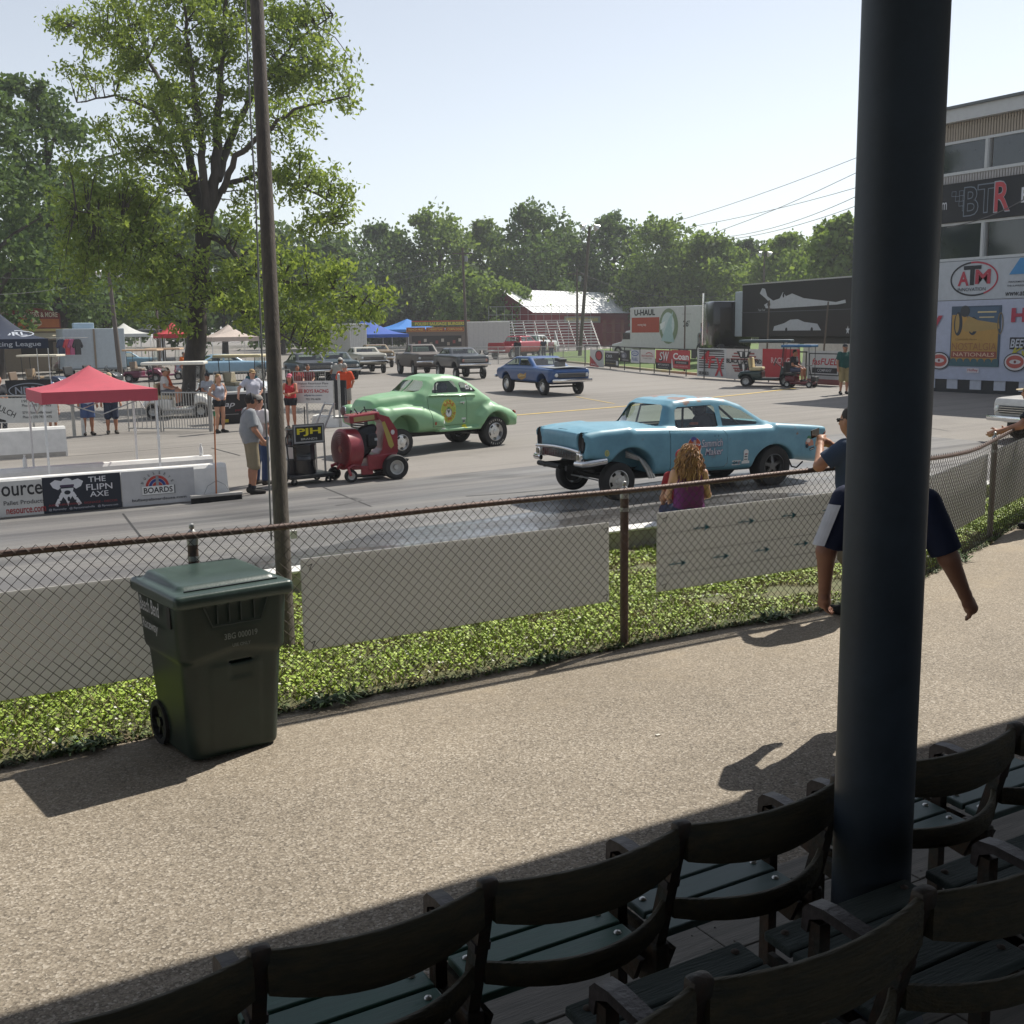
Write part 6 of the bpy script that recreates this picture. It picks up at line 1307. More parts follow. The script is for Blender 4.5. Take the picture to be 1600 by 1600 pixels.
for a in np.linspace(math.pi * .75, math.pi * 1.75, 14): P_.append([(cc.x + .45 + rr_ * math.cos(a), cc.y + .75 + rr_ * math.sin(a), cc.z + z) for rr_, z in ((.98, 0), (.92, .30), (.70, .34), (.62, 0))])
mb.sheet(P_); o = mb.build('kerb_stone', M_white, smooth=50, fix=False); tag(o, 'curved white painted concrete kerb at the fence corner', 'kerb')
for i, (px, py, dpt, lb, c1, c2) in enumerate(((318, 622, 41, 'man in a white shirt and jeans seated right of the white golf cart', '#a9adb6', '#33456b'), (389, 640, 44, 'spectator in a teal shirt behind the cream-roofed cart', '#23606d', '#3a4a66'), (461, 640, 47, 'spectator in a red shirt sitting behind the chain link', '#9a3b3b', '#4a4d58'), (478, 640, 47.5, 'spectator in a maroon shirt sitting behind the chain link', '#7d3a40', '#5a5d66'))):
    p = GD(px, dpt); person(lb, (p.x, p.y, p.z + .48), face_to(.3 - .2 * i, -.9), 1.76, None, c1, .7, c2, 1.9 if i < 2 else .9, '#3a3a3a', cap='#2a2c33' if i == 0 else None, skinc='#a87459', res=.024, sit=True, group='seated spectators')
    mb = MB(); mb.bbox((0, -.05, .02), (.46, .46, .05), .01); 
    ch = thing('folding_chair', 'folding chair ' + ('under the seated man in jeans', 'under the teal-shirted spectator', 'under the red-shirted spectator', 'under the maroon-shirted spectator')[i], 'chair', (p.x, p.y, p.z + .38), face_to(.3 - .2 * i, -.9), 'folding chairs of the spectators'); mb.build('seat', M_black, ch)
    mb = MB(); mb.bbox((0, -.27, .30), (.46, .03, .35), .01); mb.build('backrest', M_black, ch)
    for x in (-.2, .2):
        for y in (-.25, .15): mb = MB(); mb.tube([(x, y, 0), (x, y, -.38)], .012, 6); mb.build('leg', M_black, ch)
# ------------------------------------------------------------------ golf carts
def golf_cart(label, loc, rz, body='#d8d6d0', roof='#e6e3da', seat='#b9a98a', canopy_=True, res=.045, scooter=False):
    """front faces local -x"""
    e = thing('golf_cart', label, 'golf cart', loc, rz, 'golf carts'); P = plain(body, .35, coat=.3)
    def f(X, Y, Z):
        A = np.abs(Y); fr = smax(sd_poly(X, Z, [(-1.15, .32), (-1.15, .55), (-.95, .74), (-.62, .82), (-.55, .40), (-.55, .30)]), A - .56, .12)
        re = smax(sd_poly(X, Z, [(.15, .30), (.15, .62), (.30, .66), (1.05, .62), (1.15, .45), (1.1, .30)]), A - .58, .10); fl = sd_box(X, Y, Z, (0, 0, .30), (.9, .55, .05), .03)
        d = smin(smin(fr, re, .03), fl, .03)
        for x in (-.80, .80): d = smax(d, -np.maximum(np.sqrt((X - x) ** 2 + (Z - .22) ** 2) - .29, .36 - A), .02)
        return d
    V, Q = iso(f, (-1.3, -.7, .2), (1.3, .7, .95), res); link('body', vq_mesh('body', V, Q, P), e)
    for x in (-.80, .80):
        for s in (-1, 1): wheel(e, (x, s * .48, .225), .225, .19, 'steel', s)
    mb = MB(); mb.bbox((.42, 0, .72), (.5, 1.08, .13), .04); mb.build('seat', plain(seat, .6), e); mb = MB(); mb.bbox((.66, 0, .98), (.10, 1.08, .42), .04, ry=.15); mb.build('backrest', plain(seat, .6), e)
    if canopy_:
        mb = MB(); mb.bbox((.05, 0, 1.86), (2.1, 1.22, .11), .04); mb.build('roof', plain(roof, .45), e, smooth=True)
        for x, xt in ((-.62, -.72), (.85, .88)):
            for s in (-1, 1): tubes(e, 'roof_post', [[(x, s * .5, .62), (xt, s * .52, 1.85)]], .018, M_black, 6)
        mb = MB(); mb.sheet([[(-.66, -.5, .85), (-.66, .5, .85)], [(-.73, -.5, 1.80), (-.73, .5, 1.80)]]); mb.build('windscreen', M_glass, e, fix=False)
    mb = MB(); mb.tube([(-.28 - .05 * math.cos(a), -.28 + .17 * math.sin(a), .98 + .15 * math.cos(a)) for a in np.linspace(0, 6.283, 14)[:-1]], .014, 6, close=True); mb.cyl((-.28, -.28, .98), (-.6, -.28, .75), .018, n=8); mb.build('steering_wheel', M_black, e)
    mb = MB(); mb.bbox((-1.16, 0, .36), (.06, .9, .10), .02); mb.build('bumper', M_black, e)
    for s in (-1, 1): mb = MB(); mb.ell((-1.10, s * .38, .60), (.04, .09, .05), 10, 6); mb.build('headlight', M_head, e, smooth=True)
    return e
def heading(dx, dy): return math.atan2(-dy, -dx)       # local -x points along (dx,dy)
cp = GD(272, 38.5); gc = golf_cart('white golf cart with a long white roof behind the bar gate', cp, heading(.93, -.38))
def on_cart(cp, rz, lx, ly, z): return (cp.x + lx * math.cos(rz) - ly * math.sin(rz), cp.y + lx * math.sin(rz) + ly * math.cos(rz), cp.z + z)
hr = heading(.93, -.38)
person('man in an orange shirt sitting in the white golf cart', on_cart(cp, hr, .42, -.30 + .02, .80), face_to(.93, -.38), 1.76, None, '#c4552f', .7, '#5a5d66', .9, '#333333', hairc='#2a2320', skinc='#a87459', res=.022, sit=True, belly=.05)
person('man in a white shirt and white cap driving the white golf cart', on_cart(cp, hr, .42, .30, .80), face_to(.93, -.38), 1.76, None, '#c5c1c0', .7, '#5a5d66', .9, '#333333', cap='#d0cac4', skinc='#b58068', res=.022, sit=True)
golf_cart('cream-roofed golf cart behind the man in the white t-shirt', GD(378, 46), heading(.75, -.65), '#c9cfd4', '#d9cda6', '#8e8672')
golf_cart('maroon golf cart with tan roof far behind the crowd fence, left one', GD(222, 66), heading(.8, -.5), '#6d2c44', '#c9a98a', '#8a7a6a'); golf_cart('pink-bodied golf cart with tan roof far behind the crowd fence', GD(256, 68), heading(.8, -.4), '#a5597a', '#c9a98a', '#8a7a6a')
golf_cart('cream-roofed golf cart by the navy racing league tent', GD(62, 58), heading(.85, -.5), '#23324e', '#d9d2c0', '#8e7a60'); golf_cart('blue-bodied open cart in front of the navy tent', GD(36, 54), heading(.9, -.4), '#27406e', '#222222', '#6a5a4a', canopy_=False)
gp_ = G(1206, 604); golf_cart('dark green golf cart with beige seats by the banner fence', gp_ + Vector((.2, .5, 0)), heading(.62, -.78), '#14302e', '#3a4a52', '#c3b48c', res=.035)
mb = MB(); 
# mobility scooter with rider
sp = G(1257, 606); sc = thing('mobility_scooter', 'dark red mobility scooter with blue canopy beside the green golf cart', 'scooter', sp + Vector((.1, .35, 0)), heading(.35, -.93))
mb = MB(); mb.bbox((0, 0, .18), (1.2, .5, .12), .05); mb.bbox((.35, 0, .35), (.45, .5, .25), .06); mb.build('body', plain('#5b1c22', .4), sc)
for x, s in ((-.5, -1), (-.5, 1), (.45, -1), (.45, 1)): wheel(sc, (x, s * .24, .13), .13, .09, 'steel', s)
tubes(sc, 'tiller', [[(-.5, 0, .3), (-.38, 0, .85)], [(-.38, -.25, .88), (-.38, .25, .88)]], .022, M_black, 6)
mb = MB(); mb.bbox((.35, 0, .55), (.45, .5, .08), .02); mb.bbox((.58, 0, .8), (.07, .48, .45), .02); mb.build('seat', M_black, sc)
for x in (-.5, .62):
    for s in (-1, 1): tubes(sc, 'canopy_post', [[(x, s * .28, .3), (x * .95, s * .30, 1.62)]], .014, M_black, 6)
mb = MB(); mb.bbox((.06, 0, 1.66), (1.3, .72, .10), .03); mb.build('canopy', plain('#2d5f8a'), sc)
mb = MB(); mb.bbox((-.62, 0, .35), (.22, .34, .2), .03); mb.build('front_basket', M_black, sc)
person('man in a dark t-shirt and shorts riding the mobility scooter', on_cart(sp + Vector((.1, .35, 0)), heading(.35, -.93), .30, 0, .62), face_to(.35, -.93), 1.74, None, '#26262c', .7, '#4a4f63', .9, '#222222', hairc='#2a2320', skinc='#a87459', res=.02, sit=True)
# ------------------------------------------------------------------ other cars (front faces local -x, length along x)
def gcar(label, loc, rz, col, L=4.9, W=1.86, lift=.10, roofz=1.42, hoodz=.98, deckz=.98, cab=(1.55, 2.15, 3.35, 4.1), r=(.32, .35), res=.055, pickup=False, tyre=('slot', 'slot'), name='parked_car', rough=.3, blower=False, hood=None, group=None, grillec=None, cat='car', lampc=None, wheels=True):
    e = thing(name, label, cat, loc, rz, group); P = plain(col, rough, coat=.35); z0 = .34 + lift; b = lambda z: z + lift
    x0, x1, x2, x3 = cab
    if pickup: side = [(.02, z0 + .10), (0, b(hoodz) - .08), (.08, b(hoodz)), (x0, b(hoodz) + .03), (x3, b(hoodz) + .02), (x3 + .03, b(deckz)), (L - .03, b(deckz)), (L, b(deckz) - .05), (L, z0 + .15), (L - .2, z0), (.3, z0)]
    else: side = [(.04, z0 + .12), (0, b(hoodz) - .16), (.06, b(hoodz) - .03), (x0, b(hoodz) + .02), (x3, b(deckz) + .02), (L - .12, b(deckz) - .03), (L, b(deckz) - .16), (L - .04, z0 + .14), (L - .3, z0 + .04), (.35, z0)]
    green = [(x0 - .05, b(hoodz) - .12), (x0, b(hoodz) + .01), (x1, b(roofz) - .04), (x1 + .15, b(roofz)), (x2 - .1, b(roofz)), (x2, b(roofz) - .03), (x3, b(max(hoodz, deckz)) - .0), (x3, b(hoodz) - .12)]
    ax = (.86, L - 1.08); h2 = W / 2
    f = body_sdf(side, green, [(0, h2 * .88), (.3, h2 * .97), (1.5, h2), (L - 1, h2), (L, h2 * .9)], (h2 * .90, b(.95), .25, .5), [(ax[0], r[0] + lift * .8, .41, .41, .5), (ax[1], r[1] + lift * .4, .44, .44, .5)], k=.12, gk=.10, bulge=.05, zmid=b(.7),
                 cuts=(lambda d, X, Y, Z: smax(d, -sd_box(X, Y, Z, ((x3 + L) / 2, 0, b(deckz) + .2), ((L - x3) / 2 - .07, h2 - .09, .55)), .02)) if pickup else None)
    sc_ = lambda s: (lambda c, n: c.y * s > .3 and abs(n.y) > .35); zb, zt = b(max(hoodz, .95)) + .06, b(roofz) - .09; m_ = (x1 + x2) / 2 + .05
    w1 = [(x0 + .28, zb), (x1 + .08, zt), (m_ - .05, zt), (m_ - .05, zb)]; w2 = [(m_ + .05, zb), (m_ + .05, zt), (x2 - .03, zt), (x3 - .30, zb)]
    wins = []
    for s in (-1, 1): wins += [('y', w1, sc_(s))] + ([('y', w2, sc_(s))] if x3 - m_ > .7 else [])
    wy = h2 * .72
    wins += [('x', [(-wy, zb + .0), (-wy * .86, zt + .01), (wy * .86, zt + .01), (wy, zb)], lambda c, n: c.x < x1 + .1 and n.x < -.2, M_tint, 'windscreen'), ('x', [(-wy, zb), (-wy * .86, zt), (wy * .86, zt), (wy, zb)], lambda c, n: c.x > x2 - .2 and n.x > .25, M_tint, 'rear_window')]
    finish_body(e, f, ((-.1, -h2 - .08, z0 - .08), (L + .1, h2 + .08, b(roofz) + .1)), res, P, wins, [])
    dk = MB(); dk.box(((x1 + x2) / 2, 0, b(.62)), (1.7, W * .75, .3)); dk.bbox(((x1 + x2) / 2 + .3, 0, b(.95)), (.2, W * .7, .5), .05); dk.build('seats', M_inter, e)
    mb = MB(); mb.box((L / 2, 0, z0 + .0), (L - 1.2, W * .6, .12)); mb.build('chassis', M_under, e)
    if wheels:
        for x, rr_, st in ((ax[0], r[0], tyre[0]), (ax[1], r[1], tyre[1])):
            for s in (-1, 1): wheel(e, (x, s * (h2 - .14), rr_), rr_, .18 if x < 2 else .24, st, s)
    tubes(e, 'front_axle', [[(ax[0], -h2 + .2, r[0]), (ax[0], h2 - .2, r[0])]], .04, M_under, 6)
    gz_ = b(hoodz) - .28
    mb = MB(); mb.bbox((.0, 0, gz_), (.08, W * .66, .17), .02); g = mb.build('grille', plain(grillec or '#3a3c3e', .4), e)
    for q in (-.05, 0, .05): mb = MB(); mb.box((-.045, 0, gz_ + q), (.01, W * .64, .012)); mb.build('grille_bar', M_chrome, g)
    for s in (-1, 1):
        for o_ in ((.36, .26) if L > 4.7 else (.34,)):
            mb = MB(); mb.lathe([(.001, -.03), (.06, -.025), (.075, .0), (.08, .03)], (.0, s * (W * o_ + .02), gz_ + .01), 'x', 14); mb.build('headlight', plain(lampc, .4) if lampc else M_head, e, smooth=True)
        mb = MB(); mb.box((L + .005, s * W * .36, b(deckz) - .22), (.03, .22, .10)); mb.build('tail_lamp', M_amber, e)
    mb = MB(); mb.bbox((-.06, 0, gz_ - .20), (.10, W * .96, .13), .03); mb.build('front_bumper', M_chrome, e, smooth=True); mb = MB(); mb.bbox((L + .04, 0, z0 + .18), (.09, W * .95, .12), .03); mb.build('rear_bumper', M_chrome, e, smooth=True)
    if hood: mb = MB(); mb.sheet([[(x, y * (W * .40), b(hoodz) + .012 + .03 * (1 - abs(y)) + .02 * x / x0) for y in np.linspace(-1, 1, 7)] for x in (.06, .5, 1., x0 - .05)]); mb.build('bonnet', plain(hood, .3), e, smooth=True, fix=False)
    if blower:
        mb = MB(); mb.bbox((.95, 0, b(hoodz) + .13), (.42, .30, .22), .03); mb.build('blower_case', mat('blower_alu', (.2, .2, .2), .4, .7), e); mb = MB(); mb.bbox((.88, 0, b(hoodz) + .31), (.40, .36, .12), .03, ry=-.12); mb.build('air_scoop', M_black, e)
    return e, f
pf, pr = Vector((24.67, 37.9)), Vector((25.05, 41.2)); rzb = math.atan2((pr - pf).y, (pr - pf).x) + .06
c0 = pf - Vector((math.cos(rzb), math.sin(rzb))) * .9
e, f = gcar('royal blue muscle car with silver bonnet, blower scoop and raised nose', (c0.x, c0.y, gz(24.6)), rzb, '#1d4a82', 5.0, 1.86, .15, 1.36, .93, .90, (1.55, 2.2, 3.45, 4.5), (.33, .37), .035, blower=True, hood='#a3a6a4', name='gasser_coupe')
printed(e, [('p', '#b08a4a', [(1.95, .76), (2.2, .84), (2.5, .80), (2.72, .88), (2.68, .68), (2.45, .60), (2.2, .56), (2.0, .64)]), ('t', '#e0cf9a', 'Gasser', 2.34, .75, .55, .13, .01, .3), ('r', '#5b2f22', 2.34, .69, .5, .02, .05)], 'door_lettering', xf=lambda u, v, d: (5.0 - u - .2, surf_y(f, 4.8 - u, v, 1) + d, v), lift=.006)
RZ = lambda a: math.radians(a)
def at_c(px, D, rz, L=4.9): p = GD(px, D); return (p.x - math.cos(rz) * L / 2, p.y - math.sin(rz) * L / 2, p.z)
gcar('charcoal grey 1960s compact gasser with raised nose and chrome grille', at_c(718, 60, RZ(81), 4.7), RZ(81), '#3d4145', 4.7, 1.78, .26, 1.36, 1.0, .98, (1.5, 2.05, 3.2, 3.9), (.31, .36), name='gasser_coupe', grillec='#8a8a88', lampc='#b98a80')
gcar('weathered grey-brown old pickup truck behind the charcoal gasser', at_c(655, 66, RZ(80), 5.0), RZ(80), '#5c5550', 5.0, 1.95, .14, 1.62, 1.12, 1.08, (1.5, 1.95, 2.75, 3.0), (.36, .37), pickup=True, name='pickup_truck', rough=.6, grillec='#77736c', cat='truck', tyre=('steel', 'steel'))
gcar('cream and silver sedan gasser with raised nose in the lot', at_c(568, 70, RZ(80)), RZ(80), '#a9a699', 4.9, 1.86, .24, 1.36, 1.0, .96, (1.6, 2.2, 3.3, 4.1), (.33, .36), name='gasser_coupe', grillec='#77736c')
gcar('gold and brown sedan parked behind the cream gasser', at_c(586, 79, RZ(76)), RZ(76), '#7d6a4c', 5.0, 1.9, .18, 1.40, 1.0, .98, name='parked_car')
gcar('dark teal sedan half hidden under the tree branches', at_c(520, 63, RZ(82)), RZ(82), '#2f3f44', 4.9, 1.88, .10, 1.40, .98, .96, name='parked_car')
gcar('dusty black sedan partly hidden behind the drooping branches', at_c(478, 62, RZ(84)), RZ(84), '#33363a', 4.8, 1.85, .10, 1.42, .98, .96, name='parked_car')
gcar('light blue vintage car with white roof seen sideways behind the big trunk', at_c(350, 64, RZ(176), 5.2), RZ(176), '#86a7bd', 5.3, 1.9, .12, 1.42, 1.0, 1.0, (1.7, 2.3, 3.4, 4.2), (.35, .35), name='parked_car')
gcar('pale blue sedan left of the far golf carts', at_c(196, 84, RZ(170)), RZ(170), '#6f93a8', 4.9, 1.86, .05, 1.42, .96, .95, name='parked_car')
gcar('bright red crew cab pickup truck parked by the white trailer', at_c(808, 97, RZ(-156), 6.3), RZ(-156), '#9c1f2c', 6.3, 2.05, .20, 1.72, 1.22, 1.22, (1.5, 2.1, 3.7, 3.95), (.40, .40), pickup=True, name='pickup_truck', cat='truck', tyre=('steel', 'steel'), res=.07)
gcar('white car nosing in at the right edge of the track', (22.3, 15.6, gz(22.3)), RZ(-6), '#d6d3cc', 4.9, 1.86, .05, 1.42, .95, .95, name='parked_car', res=.04)
gcar('white and silver pickup behind the red one', at_c(836, 103, RZ(-150), 5.6), RZ(-150), '#c9cbc9', 5.6, 2.0, .2, 1.75, 1.2, 1.2, (1.5, 2.1, 3.4, 3.6), (.40, .40), pickup=True, name='pickup_truck', cat='truck', tyre=('steel', 'steel'), res=.07)
# ------------------------------------------------------------------ banner fence on the right
FB = [G(1322, 604), G(1100, 591), G(1000, 581), G(914, 572)]
mb = MB(); rail = []
bf = thing('banner_fence', 'low fence with thin posts carrying racing banners along the lot edge', 'fence', (0, 0, 0))
pts = sub(FB, 4); pts = [Vector((p.x, p.y, gz(p.x))) for p in pts]
mb.tube([p + Vector((0, 0, 1.36)) for p in pts], .03, 8); mb.build('top_rail', M_under, bf, smooth=True)
for p in pts[::1]: mb = MB(); mb.tube([p, p + Vector((0, 0, 1.38))], .028, 8); mb.build('post', mat('dark_post', (.06, .06, .06), .6), bf, smooth=True)
kb = MB(); off = Vector((.9, -.35, 0)); P_ = [[p + off + Vector((0, 0, -.02)), p + off + Vector((0, 0, .12)), p + off + Vector((.22, 0, .12)), p + off + Vector((.22, 0, .0))] for p in [pts[0] + Vector((-.4, -8, 0))] + pts + [pts[-1] + (pts[-1] - pts[-2]) * 3]]
kb.sheet(P_); struct(kb.build('kerb', mat('yellow_kerb', (.42, .34, .16), .8, var=.3, scale=1, c2=(.36, .34, .30)), fix=False))
gk = MB(); ext = [pts[0] + Vector((-.4, -8, 0))] + pts + [pts[-1] + (pts[-1] - pts[-2]) * 9]
gk.sheet([[p + off + Vector((.22, 0, .10)) for p in ext], [p + Vector((7, 2, .35)) for p in ext], [p + Vector((16, 4, .58)) for p in ext], [p + Vector((40, 8, .60)) for p in ext], [p + Vector((60, 12, -.3)) for p in ext]]); struct(gk.build('grass_bank', M_bank, smooth=60, fix=False))
def on_fence(px, yy):          # point of the fence line in image column px
    best = None
    for a, b in zip(FB[:-1], FB[1:]):
        for t_ in np.linspace(0, 1, 60):
            q = a.lerp(b, t_); d = q - Vector((0, 0, EYE)); z = d.dot(_fw); x = 800 + FPX * d.dot(_rt) / z
            if best is None or abs(x - px) < best[0]: best = (abs(x - px), q, (b - a).normalized(), z)
    return best
def fbanner(label, xl, xr, yt, yb, base, items):
    A, B = on_fence(xl, 0), on_fence(xr, 0); pa, pb_ = A[1], B[1]; w_ = (pa - pb_).length; mid = (pa + pb_) / 2; z = (A[3] + B[3]) / 2; d = ray((xl + xr) / 2, yb); k = z; zb = EYE + d.z * k; zt = EYE + ray((xl + xr) / 2, yt).z * k
    ang = math.atan2((pb_ - pa).y, (pb_ - pa).x); h_ = zt - zb; it = []
    nrm = Vector((math.sin(ang), -math.cos(ang)))
    o = board('banner', label, 'banner', w_, h_, (mid.x + nrm.x * .04, mid.y + nrm.y * .04, zb), ang, base, [], .012, 'racing banners on the lot fence')
    sx, sy = w_, h_
    for i in items:
        t = i[0]
        if t == 't': it.append((t, i[1], i[2], (i[3] - .5) * sx, i[4] * sy, i[5] * sx, i[6] * sy) + tuple(i[7:]))
        elif t == 'r': it.append((t, i[1], (i[2] - .5) * sx, i[3] * sy, i[4] * sx, i[5] * sy) + tuple(i[6:]))
        elif t == 'e': it.append((t, i[1], (i[2] - .5) * sx, i[3] * sy, i[4] * sx, i[5] * sy))
        elif t == 'o': it.append((t, i[1], (i[2] - .5) * sx, i[3] * sy, i[4] * sx, i[5] * sy, i[6] * sy) + tuple(i[7:]))
        elif t == 'p': it.append((t, i[1], [((u - .5) * sx, v * sy) for u, v in i[2]]))
    if it: printed(o, it, xf=lambda u, v, d: (u, -d, v), lift=.01)
    return o
# the fence line runs right to left, so boards are mirrored by going from the left pixel to the right one
fbanner('white and red banner with a round badge, leftmost on the lot fence', 923, 945, 546, 573, '#c9c9c8', [('p', '#b0383e', [(0, 0), (.7, 0), (0, .62)]), ('e', '#2a2a2e', .66, .66, .26, .30), ('e', '#b0383e', .66, .66, .20, .24), ('t', '#e0dede', 'RACE', .35, .12, .5, .10)])
fbanner('black banner with white and grey lettering second from left', 946, 968, 548, 573, '#1b1d22', [('r', '#c9c9c9', .5, .93, 1., .10), ('t', '#d0d4da', 'CKR', .35, .66, .45, .18), ('t', '#8f9399', 'MOTORSPORTS', .5, .40, .8, .09), ('t', '#a79a76', 'PERFORMANCE', .5, .20, .8, .09), ('r', '#d6d6d6', .90, .25, .14, .26)])
fbanner('small black banner with a grey engine picture', 969, 985, 547, 565, '#202025', [('e', '#6b6b78', .45, .55, .28, .28), ('e', '#a7a7ae', .40, .50, .12, .14), ('r', '#c9c9c9', .25, .85, .3, .12), ('r', '#8a8a8a', .6, .15, .6, .1)])
fbanner('pale banner with a blue oval logo', 986, 1000, 546, 567, '#c6c9cf', [('e', '#3a5a90', .5, .72, .42, .20), ('e', '#c6c9cf', .5, .72, .34, .14), ('t', '#3a5a90', 'SPEED', .5, .72, .5, .12), ('t', '#3a5a90', 'FUEL', .5, .28, .7, .22)])
fbanner('plain white banner with small red lettering', 1002, 1024, 546, 567, '#d2cfca', [('t', '#b0464a', 'RESTORATION', .5, .52, .8, .14), ('t', '#8a7a74', 'CLASSIC CARS', .5, .33, .6, .08), ('o', '#b0464a', .62, .58, .24, .22, .06, .2, 2.8)])
fbanner('red and black banner with a large S W monogram', 1025, 1050, 547, 577, '#a83238', [('r', '#1c1c22', .5, .17, 1., .34), ('t', '#141417', 'S', .36, .66, .34, .52, .02, .2), ('t', '#e0dada', 'S', .34, .68, .24, .42, .0, .2), ('t', '#e0dada', 'W', .66, .68, .36, .50, .02, .2), ('t', '#c9c9c9', 'MOTORSPORTS', .5, .24, .7, .10), ('t', '#9a9a9a', 'RACE ENGINES', .5, .10, .6, .07)])
fbanner('red banner with one short word in large white letters', 1051, 1079, 547, 576, '#b3353c', [('p', '#d8d8d8', [(0, 0), (.10, 0), (.04, .5), (0, .5)]), ('r', '#1c1c20', .55, .33, .75, .18), ('t', '#e8e4e2', 'Coan', .52, .66, .86, .36, .03), ('t', '#c9c9c9', 'ENGINEERING', .55, .33, .55, .09), ('t', '#e0b0b0', 'RACING CONVERTERS', .5, .12, .8, .07)])
fbanner('small plain black banner left of the black-striped white banner', 1080, 1089, 547, 560, '#2a2c30', [])
fbanner('white banner with large red characters over black stripes', 1090, 1136, 544, 589, '#bfc0c0', [('r', '#26262a', .5, y, .86, .035) for y in (.88, .80, .72, .64, .56, .48, .40, .32)] + [('t', '#b8353e', '4', .30, .70, .30, .46, .02, .15), ('t', '#b8353e', 'F', .52, .52, .24, .42, .02, .15), ('t', '#b8353e', 'X', .78, .36, .30, .62, .03, .1), ('t', '#26262a', 'SERIES', .24, .12, .36, .12, .02)])
fbanner('white banner with bold black lettering across a striped diamond emblem', 1137, 1191, 545, 593, '#c4bfbb', [('r', '#8f4a46', .5, y, .8 - abs(y - .6) * .9, .05) for y in (.85, .75, .66, .45, .36, .27)] + [('p', '#2a2a2c', [(.30, .92), (.70, .92), (.60, .70), (.40, .70)]), ('p', '#2a2a2c', [(.34, .52), (.66, .52), (.5, .04)]), ('p', '#d8d6d3', [(.46, .5), (.54, .5), (.5, .12)]), ('p', '#d8d6d3', [(.38, .9), (.46, .9), (.45, .74), (.42, .74)]), ('p', '#d8d6d3', [(.54, .9), (.62, .9), (.58, .74), (.55, .74)]), ('t', '#1f1f22', 'BLACK DIAMOND', .5, .60, .98, .15, .03), ('t', '#8f4a46', 'RACE CARS', .5, .30, .5, .08)])
fbanner('plain bright red banner behind the green golf cart', 1192, 1250, 545, 590, '#ae2f36', [('t', '#d8b8b8', 'RACING', .5, .6, .5, .2)])
fbanner('white banner with red fuel lettering in a black outlined panel', 1262, 1318, 548, 601, '#c9c8c6', [('r', '#2a2a2e', .48, .60, .86, .66), ('r', '#c9c8c6', .48, .60, .80, .60), ('t', '#b8353e', 'fasFUEL', .50, .68, .70, .20, .02, .2), ('r', '#24262a', .50, .42, .70, .16), ('t', '#c9c9c9', 'COMPANY', .5, .42, .4, .09), ('r', '#9a5a55', .5, .08, 1., .16)])
# ------------------------------------------------------------------ timing tower
TX = 34.7; tw = thing('timing_tower', 'three storey timing tower with dark windows and banners right of the column', 'building', (TX, 29.6, gz(TX)), -math.pi / 2); TL_ = 22.; TB = -gz(TX)
def tbox(name, y0, y1, z0, z1, dep, m, parent=tw, out=0.): mb = MB(); mb.box(((y0 + y1) / 2, dep / 2 - out, (z0 + z1) / 2 + TB), (y1 - y0, dep, z1 - z0)); return mb.build(name, m, parent)
M_tan = mat('tan_siding', (.33, .285, .23), .7, var=.08); M_trim = mat('pale_trim', (.50, .52, .53), .5, var=.06); M_tblack = mat('tower_black', (.018, .022, .028), .4)
tbox('wall', 0, TL_, -.05, 9.3, 8, M_tan, out=-.16)
tbox('fascia', -.3, TL_, 9.42, 9.86, 8.6, M_trim, out=.28); tbox('roof', -.4, TL_, 9.861, 9.95, 8.9, mat('roof_edge', (.12, .14, .15), .6), out=.4)
for i in range(160):
    if i * .11 < 12: mb = MB(); mb.box((.05 + i * .11, -.01 + .0, 9.06 + TB + .0), (.075, .02, .70)); mb.build('siding_rib', M_tan, tw) if i < 110 else None
for i in range(110): mb = MB(); mb.box((.05 + i * .11, -.01, 7.53 + TB), (.075, .02, .36)); mb.build('siding_rib', mat('grey_siding', (.42, .41, .41), .7, var=.06), tw)
for (z0, z1) in ((7.72, 8.70), (4.72, 5.88)):
    tbox('window_sill', 0, 14, z0 - .10, z0, .3, M_trim, out=.06); tbox('window_head', 0, 14, z1, z1 + .09, .3, M_trim, out=.05)
    y = -2.25
    for k_ in range(5):
        ya, yb = y + .13, y + 2.75; y += 2.88
        if yb < .4: continue
        wdw = tbox('window', max(ya, .05), yb, z0 + .001, z1 - .001, .03, mat('tower_glass', (.02, .03, .04), .06, .0, var=.1, spec=.9)); 
        mb = MB(); mb.box((yb + .065, .03, (z0 + z1) / 2 + TB), (.16, .2, z1 - z0)); mb.build('mullion', M_trim, tw)
        mb = MB(); mb.box((yb + .10, -.085, (z0 + z1) / 2 + TB), (.03, .03, z1 - z0)); mb.build('mullion_rib', M_trim, tw)
bt = board('tower_sign', '', '', 14, 1.34, (7, -.14, 5.98 + TB), 0, '#161b22', [], .1, parent=tw)
uu = lambda Y: 29.6 - Y - 7
O = '#6f7a86'; it = [('t', '#b9bcc2', 'm', uu(27.75), .60, .22, .26, .01)]
for cx, cy in ((27.36, .98), (27.20, .80), (27.04, .98), (27.04, .62), (26.88, .80), (26.88, .44)): it += [('r', O, uu(cx), cy, .19, .18), ('r', '#161b22', uu(cx), cy, .155, .145)]
it += [('t', O, 'B', uu(26.62), .66, .62, 1.02, .03), ('t', '#161b22', 'B', uu(26.62), .66, .55, .94, .005), ('t', O, 'T', uu(26.02), .70, .72, 1.0, .03), ('t', '#161b22', 'T', uu(26.02), .70, .64, .92, .005), ('t', '#9aa2ab', 'R', uu(25.38), .70, .66, 1.06, .03), ('t', '#b3454c', 'R', uu(25.38), .70, .59, .98, .015), ('t', '#c9ccd2', 'B', uu(24.5), .66, .3, .5, .02)]
printed(bt, it, 'lettering', lift=.012)
b2_ = board('tower_banner', '', '', 14, 1.36, (7, -.15, 3.24 + TB), 0, '#aeb4bb', [], .06, parent=tw)
